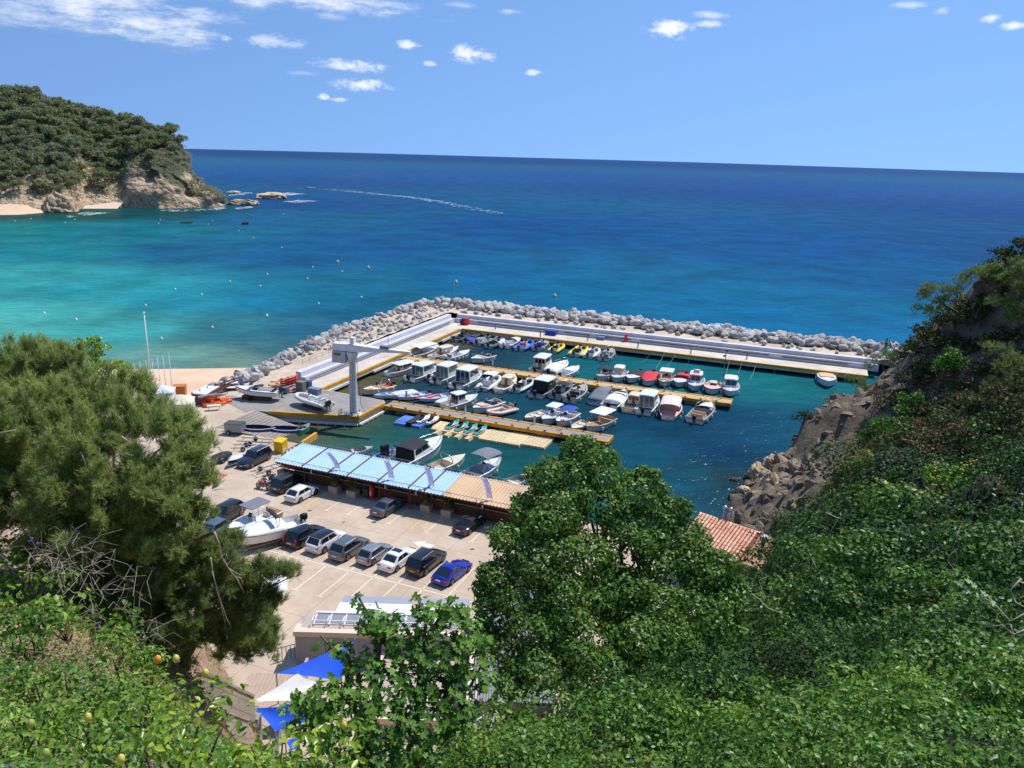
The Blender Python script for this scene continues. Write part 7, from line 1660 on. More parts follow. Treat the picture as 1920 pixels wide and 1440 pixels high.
t_ = ashore(motorboat, (448, 1016), (541, 990), .75, 7.6, 2.6, 1, 'white covered speedboat on a trailer in the car park beside the black crossover', cov=dict(m=WHITE, h=.4, t0=.25, t1=.97, peak=.35), fend=0, eng=1, brail=False, bim=dict(x0=-.16, x1=-.1, h=2.2, m=BLACKC, frame=BLACK, arc=.12), rail=BLACK, free=.85)
trailer(t_, 7.6, 2.2, -.35); t_.location.z += .05
for o in t_.children:
    if o.name.startswith(('wheel', 'mudguard', 'jockey')): o.location.z = -.75
t_ = ashore(motorboat, (440, 998), (505, 968), .7, 6.0, 2.2, 1, 'boat with yellow hull and flat grey sun roof behind the covered speedboat', hm=mat('yellow_hull', S(206, 170, 60), .4, .08), tt=(-.28, .12, .42, 2.3, GREYC), con=0, seats=1, cm=TANC, fend=0, eng=0, brail=False)
trailer(t_, 6, 2.0, -.35)
for o in t_.children:
    if o.name.startswith(('wheel', 'mudguard', 'jockey')): o.location.z = -.7
for (bp, sp), lb, cm_ in ((((420, 876), (462, 848)), 'grey and white covered jet ski on a trailer left of the dark blue off-roader', mat('pale_grey_cloth', 0)), (((455, 862), (484, 842)), 'white covered jet ski behind the dark blue off-roader', WHITEC)):
    c, rz, L_ = hd2(sp, bp, ZG+.6); t_ = jetski((0, 0), lb, BLACK, WHITE, z=ZG+.42, rz=rz, loc=(c[0], c[1]), group='covered jet skis on trailers', L=3.3, cov=cm_); trailer(t_, 3.6, 1.4, .0)
    for o in t_.children:
        if o.name.startswith(('wheel', 'mudguard', 'jockey')): o.location.z = -.4
c, rz, _ = hd2((400, 862), (430, 850), ZG+.6); t_ = thing('covered_trailer', 'black covered trailer at the edge of the big pine', 'trailer', (c[0], c[1], ZG), rz)
trailer(t_, 3.4, 1.6, .45); b = MB(); b.loft([[(x, w*math.cos(a), .55+h*math.sin(a)) for a in np.linspace(0, PI, 8)] for x, w, h in ((-1.6, .6, .3), (-1, .75, .55), (.4, .75, .6), (1.2, .6, .4), (1.6, .2, .15))]); b.build('cover', BLACKC, t_, True)
c = G(442, 813, ZG); t_ = thing('box_trailer', 'grey box trailer parked on the yard by the slipway', 'trailer', (c[0], c[1], ZG), -.15); trailer(t_, 3.0, 1.6, .45, x0=-.2)
b = MB(); b.box((0, 0, 1.05), (2.5, 1.5, 1.1)); b.build('box', GALV, t_); b = MB(); b.box((0, 0, 1.63), (2.56, 1.56, .08)); b.build('lid', mat('dark_grey_lid', S(70, 74, 74), .6, .1), t_)
for x in (-.8, 0, .8):
    for s in (1, -1):
        b = MB(); b.box((x, s*.765, 1.05), (.05, .03, 1.08)); b.build('rib', ALU, t_)
c = G(485, 832, ZG); t_ = thing('boat_trailer', 'empty galvanised boat trailer between box trailer and yellow cabin', 'trailer', (c[0], c[1], ZG), -.1); trailer(t_, 5.5, 1.8, .5)
c = G(468, 842, ZG); t_ = thing('boat_trailer', 'second empty trailer lying low behind the off-roader', 'trailer', (c[0], c[1], ZG), .1); trailer(t_, 4.5, 1.6, .4)
c = G(505, 884, ZG); t_ = thing('boat_trailer', 'empty trailer in the shade left of the blue roof', 'trailer', (c[0], c[1], ZG), UANG-.3); trailer(t_, 4.5, 1.7, .45)
for px, lb in (((485, 811), 'blue inflatable paddling pool shaped boat left of the other blue one'), ((541, 813), 'blue inflatable paddling pool shaped boat by the yellow cabin')):
    c = G(*px, ZG); t_ = thing('blue_boat', lb.replace('paddling pool shaped boat', 'boat'), 'boat', (c[0], c[1], ZG+.25), HANG+.25, YG); hull(t_, 5.0, 2.0, .55, .15, NAVYP if px[0] < 500 else mat('blue_hull', S(34, 56, 140), .4, .1), mat('navy_liner', S(32, 40, 84), .6, .1), .9, .12, .5, .25, railm=WHITE)
c = G(571, 812, ZG); t_ = thing('small_boat', 'green boat bow beside the blue boats', 'boat', (c[0], c[1], ZG+.2), UANG, YG); hull(t_, 2.6, 1.2, .7, .2, mat('green_hull', S(30, 130, 84), .5, .1), GREYP, .5)
# yellow cabin and the low fence with white boards, yellow wall
c = G(527, 847, ZG); t_ = thing('kiosk', 'bright yellow storage cabin with white notice by the slipway', 'cabin', (c[0], c[1], ZG), HANG)
b = MB(); b.box((0, 0, 1.05), (2.3, 1.7, 2.1)); b.build('body', YELLOW, t_); t_.scale = (.6, .64, .72); b = MB(); b.add([(-1.22, -.95, 2.1), (1.22, -.95, 2.1), (1.22, .95, 2.45), (-1.22, .95, 2.45), (-1.22, -.95, 2.2), (1.22, -.95, 2.2), (1.22, .95, 2.55), (-1.22, .95, 2.55)], [(3, 2, 1, 0), (4, 5, 6, 7), (0, 1, 5, 4), (1, 2, 6, 5), (2, 3, 7, 6), (3, 0, 4, 7)]); b.build('roof', YELLOW, t_)
b = MB(); b.box((1.16, -.2, .6), (.03, .9, .7)); b.build('notice', WHITE, t_); b = MB(); b.box((-.2, -.86, 1.05), (.03, .02, 2.0)); b.build('door_seam', BLACK, t_)
p, q = G(535, 858, ZG), G(567, 841, ZG); d = (q-p)/np.linalg.norm(q-p); t_ = thing('board_fence', 'low brown fence carrying white boards beside the yellow cabin', 'fence', (0, 0, 0))
b = MB(); b.bar(tuple(p+[0, 0, .5]), tuple(q+[0, 0, .5]), .08, 1.0); b.build('fence_wall', mat('brown_board', S(150, 112, 84), .8, .15, 2), t_)
for k in range(5):
    a = p+(q-p)*(k+.15)/5; e = p+(q-p)*(k+.75)/5; n = np.array([d[1], -d[0], 0])*.07; b = MB(); b.bar(tuple(a+n+[0, 0, .55]), tuple(e+n+[0, 0, .55]), .03, .75); b.build('white_board', WHITE if k < 3 else mat('dark_board', S(60, 58, 60), .7, .1), t_)
p, q = G(566, 840, ZG), G(593, 822, ZG); b = MB(); b.bar(tuple(p+[0, 0, .45]), tuple(q+[0, 0, .45]), .35, .9); tag(b.build('quay_wall', mat('orange_yellow_paint', S(222, 160, 52), .7, .12, 2, dirt=S(160, 120, 70), dirt_amt=.5)), 'orange yellow end wall of the quay by the slipway', 'wall')
# crane
c = G(664, 777, ZG); t_ = thing('harbour_crane', 'white grey slewing harbour crane with tapered column and long jib', 'crane', (c[0], c[1], ZG), 0)
CRM = mat('crane_paint', S(236, 237, 238), .5, .08, 1.2, dirt=S(150, 140, 124), dirt_amt=.3)
b = MB(); b.lathe([(1.1, 0), (1.1, .12), (.7, .14), (.66, .5), (.5, 8.6), (.85, 9.4), (.9, 9.9)], 18); b.build('column', CRM, t_, auto=40)
jd = math.radians(-14)
def J(x, y, z): return (x*math.cos(jd)-y*math.sin(jd), x*math.sin(jd)+y*math.cos(jd), z)
def jib_sec(x, w, z0, z1_): return [J(x, -w, z0), J(x, w, z0), J(x, w, z1_), J(x, -w, z1_)]
b = MB(); b.loft([jib_sec(-2.9, .6, 10.0, 11.1), jib_sec(.6, .6, 10.0, 11.1), jib_sec(4, .4, 10.25, 10.85), jib_sec(9.3, .22, 10.4, 10.7)], closed=True, cap=True); b.build('jib', CRM, t_)
b = MB(); b.loft([jib_sec(-2.9, .85, 8.2, 9.94), jib_sec(-.75, .85, 8.2, 9.94)], closed=True, cap=True); b.build('counterweight', mat('crane_grey', S(190, 192, 196), .6, .08), t_)
b = MB(); b.loft([jib_sec(-2.6, .86, 9.3, 9.75), jib_sec(-1.5, .86, 9.3, 9.75)], closed=True, cap=True); b.build('cab_window', DGLASS, t_)
b = MB(); b.loft([jib_sec(-.1, .4, 11.1, 12.1), jib_sec(.5, .4, 11.1, 12.1)], closed=True, cap=True); b.build('winch_housing', CRM, t_)
b = MB(); b.loft([jib_sec(4.6, .42, 10.87, 11.25), jib_sec(6.0, .42, 10.87, 11.25)], closed=True, cap=True); b.build('hoist_trolley', GREYP, t_)
b = MB(); b.tube([J(-.3, 0, 12.3), J(-.3, 0, 13.6)], .03, 5); b.build('mast', CHROME, t_)
b = MB(); 
for y in (-.7, .7):
    b.tube([J(-2.9, y, 12.1), J(.4, y, 12.1)], .03, 4)
    for x in (-2.8, -1.7, -.6, .4): b.tube([J(x, y*.8, 11.1), J(x, y, 12.1)], .025, 4)
b.build('handrail', CHROME, t_)
b = MB()
for k in range(15): b.bar((-.36, -.74+k*.004, .7+k*.55), (.1, -.78+k*.004, .7+k*.55), .04)
b.bar((-.36, -.78, .4), (-.3, -.68, 8.6), .05); b.bar((.1, -.8, .4), (.06, -.68, 8.6), .05); b.build('ladder', GALV, t_)
b = MB(); b.tube([(.7, -.3, 9.0), (1.0, -.6, 5), (1.3, -1.1, 2), (2.8, -2.4, .1)], .035, 5); b.build('cable', BLACK, t_)
t2 = thing('railing', 'black guard rail cage round the crane foot', 'railing', (c[0]-.3, c[1]-1.0, ZG), 0); b = MB()
for z in (.45, .95):
    for x0, y0, x1, y1 in ((-1.6, -.9, 1.2, -.9), (-1.6, -.9, -1.6, .9), (1.2, -.9, 1.2, .6), (-.4, -1.3, .5, -1.3)): b.bar((x0, y0, z), (x1, y1, z), .06)
b.build('rails', BLACK, t2); b = MB()
for x, y in ((-1.6, -.9), (-.7, -.9), (.3, -.9), (1.2, -.9), (-1.6, .9), (1.2, .6), (-.4, -1.3), (.5, -1.3)): b.bar((x, y, 0), (x, y, 1), .06)
b.build('posts', BLACK, t2)
# kayak rack and coloured clutter by the wall end
KR = [mat('kayak_orange_red', S(226, 74, 42), .45, .1), mat('kayak_amber', S(232, 150, 50), .45, .1), mat('kayak_red', S(206, 44, 48), .45, .1)]
for i, (px, z, m_, lb) in enumerate((((541, 726), .4, KR[0], 'lowest red orange kayak in the stack by the wall end'), ((542, 726), .8, KR[0], 'second red orange kayak in the stack by the wall end'), ((543, 726), 1.2, KR[0], 'third red orange kayak in the stack by the wall end'), ((543, 726), 1.6, KR[0], 'topmost red orange kayak in the stack by the wall end'),
     ((527, 724), .9, KR[1], 'amber kayak leaning left of the red orange stack'), ((522, 726), .5, KR[1], 'lower amber kayak left of the red orange stack'), ((555, 734), .3, KR[2], 'red kayak lying right of the orange stack'))):
    p = G(*px, ZG); kayak((p[0], p[1], ZG+z-.1), UANG-.25-.2*(i > 3), 3.6, lb, m_, 'stacked kayaks')
p = G(542, 728, ZG); t_ = thing('kayak_rack', 'dark steel rack under the stack of red orange kayaks', 'rack', (p[0], p[1], ZG), UANG-.25); b = MB()
for x in (-1, 1):
    for y in (-.5, .5): b.bar((x, y, 0), (x, y, 2.0), .06)
    for z in (.28, .68, 1.08, 1.48): b.bar((x, -.5, z), (x, .5, z), .05)
b.build('frame', BLACK, t_)
def binbox(px, d, m, label, name='storage_bin', cat='bin', lid=True, z=ZG, rz=HANG, legs=False):
    p = G(*px, z); t_ = thing(name, label, cat, (p[0], p[1], z), rz); b = MB(); b.box((0, 0, d[2]/2), d, taper=1.06); b.build('body', m, t_)
    if lid: b = MB(); b.box((0, 0, d[2]+.04), (d[0]*1.12, d[1]*1.12, .08), taper=.9); b.build('lid', m, t_)
    return t_
binbox((565, 734), (1.3, 1.0, 1.7), mat('olive_grey_box', S(120, 116, 96), .7, .1), 'olive grey cabinet at the end of the side wall', 'cabinet', 'cabinet')
binbox((578, 728), (.9, .9, 1.2), mat('blue_bin', S(40, 66, 130), .6, .1), 'dark blue bin against the side wall end')
binbox((590, 739), (1.9, 1.1, 1.0), mat('blue_grey_crate', S(112, 124, 148), .7, .1), 'blue grey crate standing behind the white inflatable', 'crate', 'crate')
binbox((536, 738), (.8, .7, 1.0), mat('slate_bin', S(84, 100, 124), .6, .1), 'slate blue tub in front of the red kayak stack', 'tub', 'tub')
# beach fence (dark timber), boards lying and leaning, orange pedal boats, table
WFENCE = mat('brown_timber_fence', S(110, 66, 48), .8, .2, 3)
t_ = thing('timber_fence', 'dark red brown timber fence between yard and beach', 'fence'); P = [G(*p, ZG) for p in ((362, 760), (405, 742), (457, 724))]
for p, q in zip(P[:-1], P[1:]):
    for k in range(5): b = MB(); b.bar(tuple(p+[0, 0, .3+.36*k]), tuple(q+[0, 0, .3+.36*k]), .06, .22); b.build('rail', WFENCE, t_)
    for k in range(4): a = p+(q-p)*k/3; b = MB(); b.bar(tuple(a), tuple(a+[0, 0, 2.1]), .14); b.build('post', WFENCE, t_)
t_ = thing('beach_hut_roof', 'white flat roof of a low hut behind the timber fence', 'hut'); p, q = G(372, 739, ZG+1.8), G(398, 724, ZG+1.8); b = MB(); b.bar(tuple(p), tuple(q), 2.4, .15); b.build('roof', WHITE, t_)
b = MB(); b.bar(tuple(p-[0, 0, .95]), tuple(q-[0, 0, .95]), 2.2, 1.7); b.build('wall', WFENCE, t_)
p = G(397, 742, ZG+1.5); t_ = thing('paddle_board', 'white and pale blue paddle board leaning on the timber fence', 'paddle board', tuple(p), .45); 
def board(t_, L, W, m, m2):
    S_ = []
    for t in np.linspace(0, 1, 9):
        w = W/2*max(.06, math.sin(PI*min(.985, max(.015, t)))**.5); x = -L/2+L*t; S_.append([(x, w, 0), (x, w*.9, .06), (x, -w*.9, .06), (x, -w, 0), (x, -w*.9, -.06), (x, w*.9, -.06)])
    b = MB(); b.loft(S_[:6], closed=True, cap=True); b.build('deck_half', m, t_); b = MB(); b.loft(S_[5:], closed=True, cap=True); b.build('nose_half', m2, t_)
board(t_, 4.0, 1.2, WHITE, mat('pale_blue_board', S(130, 190, 214), .5, .08)); t_.rotation_euler = (-.75, 0, .45)
for i, (px, z) in enumerate((((441, 730), 1.2), ((444, 733), .7))):
    p = G(*px, ZG); t_ = thing('paddle_board', ('upper', 'lower')[i]+' blue and white board on the rack beside the white sports boat', 'paddle board', (p[0], p[1], ZG+z), .35); board(t_, 4.2, 1.1, WHITE, mat('deep_blue_board', S(40, 60, 130), .5, .1)); 
p = G(441, 738, ZG); t_ = thing('board_rack', 'dark rack holding the blue and white boards', 'rack', (p[0], p[1], ZG), .35); b = MB()
for x in (-1.2, 1.2):
    b.bar((x, -.3, 0), (x, -.3, 1.5), .07); b.bar((x, .5, 0), (x, .5, 1.5), .07); b.bar((x, -.3, .62), (x, .5, .62), .06); b.bar((x, -.3, 1.1), (x, .5, 1.1), .06)
b.build('frame', NAVYP, t_)
for i, (px, rz, lb) in enumerate((((402, 760), .5, 'orange pedal boat with slide, nearer one beside the white table'), ((414, 755), .4, 'orange pedal boat, farther one under the leaning paddle board'))):
    p = G(*px, ZG); t_ = thing('pedal_boat', lb, 'pedal boat', (p[0], p[1], ZG+.15), rz, 'orange pedal boats')
    for s in (1, -1):
        b = MB(); b.loft([[(x, s*.55+w*math.cos(a), .2+.24*math.sin(a)) for a in np.linspace(0, 2*PI, 9)[:-1]] for x, w in ((-1.7, .12), (-1.4, .26), (1.1, .26), (1.7, .06))], closed=True, cap=True); b.build('float', ORANGE, t_, True)
    b = MB(); b.box((-.2, 0, .45), (2.2, 1.2, .12)); b.build('deck', ORANGE, t_)
    for y in (-.3, .3): b = MB(); b.box((-.3, y, .62), (.5, .5, .22)); b.box((-.56, y, .95), (.12, .5, .6), ry=-.2); b.build('seat', ORANGE, t_)
    b = MB(); b.loft([[(-1.5, y, .6), (-.7, y, 1.5), (-.5, y, 1.5)] for y in (-.3, .3)]); b.build('slide', mat('red_orange_slide', S(206, 66, 36), .5, .1), t_)
p = G(402, 769, ZG); t_ = thing('table', 'white folding table in front of the orange pedal boats', 'table', (p[0], p[1], ZG), .35); b = MB(); b.box((0, 0, .76), (2.0, .8, .06)); b.build('tabletop', WHITE, t_)
for x in (-.8, .8):
    for y in (-.3, .3): b = MB(); b.bar((x, y, 0), (x, y, .73), .05); b.build('leg', GREYP, t_)
# marquee, ochre hut and flag poles at the beach side
p = G(336, 782, ZG); t_ = thing('marquee', 'white canvas tent behind the big pine', 'tent', (p[0], p[1], ZG), .25); b = MB(); b.box((0, 0, 1.25), (4.2, 3.6, 2.5)); b.build('wall', WHITEC, t_)
b = MB(); b.add([(-2.2, -1.9, 2.5), (2.2, -1.9, 2.5), (2.2, 1.9, 2.5), (-2.2, 1.9, 2.5), (-.6, 0, 3.5), (.6, 0, 3.5)], [(0, 1, 5, 4), (1, 2, 5), (2, 3, 4, 5), (3, 0, 4)]); b.build('roof', mat('cream_canvas', S(214, 206, 180), .8, .08), t_)
p = G(305, 760, ZG); t_ = thing('marquee', 'pale grey tent left of the white one behind the pine', 'tent', (p[0], p[1], ZG), .25); b = MB(); b.box((0, 0, 1.2), (3.6, 3.0, 2.4)); b.build('wall', mat('lilac_canvas', S(206, 208, 222), .8, .06), t_); b = MB(); b.add([(-1.9, -1.6, 2.4), (1.9, -1.6, 2.4), (1.9, 1.6, 2.4), (-1.9, 1.6, 2.4), (0, 0, 3.3)], [(0, 1, 4), (1, 2, 4), (2, 3, 4), (3, 0, 4)]); b.build('roof', mat('lilac_canvas', 0), t_)
p = G(338, 740, ZG); t_ = thing('beach_hut', 'small ochre wooden hut on the sand', 'hut', (p[0], p[1], 1.2), .2); b = MB(); b.box((0, 0, .9), (1.8, 1.5, 1.8)); b.build('wall', mat('ochre_wood', S(176, 112, 54), .8, .15, 3), t_); b = MB(); b.box((0, 0, 1.85), (2.0, 1.7, .1)); b.build('roof', mat('ochre_wood', 0), t_)
def pole(px, top, label, r=.09, group=None, z=ZG, name='flagpole', cat='flagpole', m=WHITE):
    p = G(*px, z); Y = p[1]; tp = AY(top[0], top[1], Y); hgt = tp[2]-z; t_ = thing(name, label, cat, (p[0], p[1], z), 0, group); b = MB(); b.tube([(0, 0, 0), (0, 0, hgt*.5), (0, 0, hgt)], [r, r*.8, r*.5], 8); b.build('mast', m, t_, True)
    b = MB(); b.ball((0, 0, hgt+.1), r*1.2, 8, 5); b.build('finial', m, t_, True); b = MB(); b.box((0, 0, .06), (r*5, r*5, .12)); b.build('base_plate', GALV, t_); return t_
pole((287, 745), (278, 588), 'tallest white flagpole rising above the beach', .16)
for i, (x, y) in enumerate(((253, 684), (264, 680), (275, 678), (286, 675), (296, 671), (306, 668), (317, 665))):
    pole((x+7, y+76), (x, y), ('first', 'second', 'third', 'fourth', 'fifth', 'sixth', 'last')[i]+' of the short white flagpoles from the left by the beach', .07, 'short flagpoles by the beach')
# ---- posts, lights and small things of the harbour
def quay_light(px, ht, label, heads=1, z=ZG, m=GREYP, group=None):
    p = G(*px, z); t_ = thing('lamp_post', label, 'lamp post', (p[0], p[1], z), HANG, group); b = MB(); b.tube([(0, 0, 0), (0, 0, ht)], [.09, .06], 6); b.build('post', m, t_)
    for k in range(heads): b = MB(); b.box((.15*(-1)**k, 0, ht-.1-.9*k), (.5, .35, .22), ry=.3*(-1)**k); b.build('lamp_head', BLACK, t_)
    return t_
quay_light((1352, 748), 8.6, 'tall floodlight post with black lamp heads at the end of the middle pontoon', 3, 1.15, GALV)
for i, (x, y) in enumerate(((929, 617), (1013, 632), (1102, 639), (1196, 652), (1295, 664), (1400, 674))):
    p = G(x, y, ZG); t_ = thing('service_post', 'short grey service post on the far quay, number %s from the corner' % ('one', 'two', 'three', 'four', 'five', 'six')[i], 'post', (p[0], p[1], ZG), HANG, 'service posts of the far quay'); b = MB(); b.box((0, 0, .55), (.22, .22, 1.1)); b.build('post', GREYP, t_); b = MB(); b.box((0, 0, 1.16), (.28, .28, .1)); b.build('cap', BLACK, t_)
pole((852, 574), (854, 527), 'tall thin mast on the rocks at the breakwater corner', .07, None, 3.2, 'mast', 'mast', ALU)
pole((728, 655), (725, 600), 'thin lamp mast on the gravel behind the crane', .06, None, 3.0, 'mast', 'mast', GREYP)
p = G(1656, 680, ZG); t_ = thing('harbour_light', 'green harbour light tower at the right end of the breakwater', 'beacon', (p[0], p[1], ZG), 0); GRN = mat('green_beacon_paint', S(40, 130, 90), .5, .1)
b = MB(); b.lathe([(.75, 0), (.6, .8), (.34, 1.0), (.28, 4.2)], 10); b.build('tower', GRN, t_, True); b = MB(); b.lathe([(.5, 4.2), (.5, 4.35), (.2, 4.4), (.22, 5.0), (.05, 5.3)], 10); b.build('lantern', GRN, t_)
binbox((1658, 683), (2.6, 1.8, 1.6), mat('white_plinth', S(214, 214, 210), .7, .05), 'white plinth at the foot of the green harbour light', 'plinth', 'plinth', False)
binbox((873, 609), (1.5, .7, 1.5), REDP, 'red fire cabinet in the corner of the wave wall', 'fire_cabinet', 'cabinet'); binbox((866, 609), (.6, .6, 1.3), BLACK, 'dark locker left of the red fire cabinet', 'locker', 'locker')
binbox((1033, 628), (2.4, 1.2, 1.1), BLUEC, 'blue heap of nets against the wave wall', 'net_heap', 'nets', False); binbox((1127, 637), (1.6, .9, .7), mat('blue_grey_crate', 0), 'blue grey bench by the wave wall', 'bench', 'bench', False); binbox((1173, 641), (.5, .5, 1.7), REDP, 'red post box on the far quay', 'fire_point', 'post', False)
binbox((741, 638), (.5, .4, 1.2), mat('pale_red', S(206, 110, 104), .6, .1), 'pale red post against the pale side wall', 'fire_point', 'post', False)
for i, (px, lb) in enumerate((((1055, 804), 'life ring on a post on the near pontoon'), ((844, 762), 'reddish life ring post near the start of the near pontoon'))):
    p = G(*px, 1.2); t_ = thing('life_ring_post', lb, 'life ring', (p[0], p[1], 1.15), HANG); b = MB(); b.bar((0, 0, 0), (0, 0, 1.5), .09); b.build('post', GREYP, t_); b = MB(); b.tube([(.34*math.cos(a), -.08, 1.2+.34*math.sin(a)) for a in np.linspace(0, 2*PI, 15)], .08, 6, False); b.build('ring', mat('life_ring', S(206, 120, 96), .6, .1), t_, True)
for i, (u, v) in enumerate(((440, 525), (590, 745), (742, 545))):
    pass
for i, (px, lb) in enumerate(((z2(735, 545), 'pale service pedestal at the root of the middle pontoon'), (z2(1265, 600), 'pale service pedestal by the small pink decked boat'), (z3(265, 690), 'grey pedestal beside the flat roofed cabin boat'), (z3(770, 755), 'grey pedestal beside the dark sunshade boat'), (z3(1370, 835), 'slim post among the bows of the middle pontoon'), (z2(490, 900), 'slim lamp post by the lilac dinghy'), (z2(1020, 1035), 'white pedestal near the start of the jet ski docks'), (z2(1640, 1130), 'white pedestal near the round topped boats'))):
    p = G(*px, 1.15); t_ = thing('service_pedestal', lb, 'pedestal', (p[0], p[1], 1.15), HANG, 'service pedestals of the pontoons'); b = MB(); b.box((0, 0, .6), (.2, .2, 1.2)); b.build('post', WHITE if 'white' in lb or 'pale' in lb else GREYP, t_); b = MB(); b.box((0, 0, 1.26), (.28, .28, .12)); b.build('cap', GREYP, t_)
# mooring ropes
ROPE = mat('rope', S(176, 170, 158), .9, .1)
for i, (a, e) in enumerate((((1220, 664), (1202, 680)), ((1246, 662), (1230, 690)), ((1266, 666), (1246, 692)), ((1293, 671), (1288, 686)), ((1368, 676), (1356, 716)), ((1391, 679), (1384, 700)), ((1419, 680), (1407, 710)), ((1452, 684), (1452, 702)))):
    p, q = G(*a, ZG), G(*e, 0); b = MB(); m_ = (p+q)/2-[0, 0, .25]; b.tube([tuple(p), tuple(m_), tuple(q)], .025, 4); tag(b.build('mooring_rope', ROPE), 'slack mooring rope running from the empty far quay into the water', 'rope', 'mooring ropes of the empty berths')
p, q = G(1571, 704, .9), G(1586, 704, 1.4); b = MB(); b.tube([tuple(p), tuple((p+q)/2-[0, 0, .5]), tuple(q)], .07, 5); tag(b.build('mooring_rope', ROPE), 'thick pale rope from the beige padded boat to the quay', 'rope')
# buoys
def buoy(x, y, big=False):
    p = G(x, y, 0); d = np.linalg.norm(p-CAMP); r_ = .34 if not big else .6
    r_ = max(r_, d/773*(.8 if big else .55))
    t_ = thing('buoy', '', 'buoy', (p[0], p[1], 0), 0, 'small pale buoys of the swimming zone'); b = MB(); b.lathe([(.02, -r_*.4), (r_*.9, -r_*.1), (r_, .3*r_), (r_*.6, r_), (r_*.2, 1.4*r_), (.05, 1.8*r_)], 8); b.build('float', mat('pale_buoy', S(226, 220, 176), .5, .08) if not big else mat('yellow_buoy', S(226, 190, 60), .5, .1), t_, True); return t_
for u, v in ((255, 303), (240, 330), (662, 310), (628, 338), (1217, 257), (868, 390), (982, 444), (1204, 521), (1446, 675), (1676, 708), (1090, 730), (1404, 764), (1034, 822), (800, 787), (370, 849), (576, 890), (1826, 911), (1492, 961), (138, 975), (1090, 1055), (660, 1147), (262, 1235)):
    buoy(240+u/4.174, 340+v/4.174)['label'] = 'small pale buoy floating in the turquoise bay'
for x, y in ((83, 588), (143, 600), (28, 415), (58, 411), (122, 418), (140, 412), (500, 593)): buoy(x, y)['label'] = 'small pale buoy floating in the turquoise bay'
for (x, y), lb in (((633, 492), 'yellow conical buoy, left one of the two larger ones'), ((691, 503), 'yellow conical buoy, right one of the two larger ones'), ((855, 530), 'yellow buoy beyond the breakwater corner'), ((1040, 556), 'small yellow buoy off the long breakwater')):
    o = buoy(x, y, True); o['label'] = lb; o['group'] = 'yellow buoys'
# side railing along the pale wall and stairs
t_ = thing('railing', 'thin grey railing on the gravel side of the pale side wall', 'railing')
for k in range(28):
    h_ = -50+k*1.95; b = MB(); p = H(-6.6, h_, 4.1); b.bar(p, (p[0], p[1], 5.0), .05); b.build('post', GREYP, t_)
for z in (4.55, 5.0): b = MB(); b.bar(H(-6.6, -50, z), H(-6.6, 2.6, z), .04); b.build('rail', GREYP, t_)
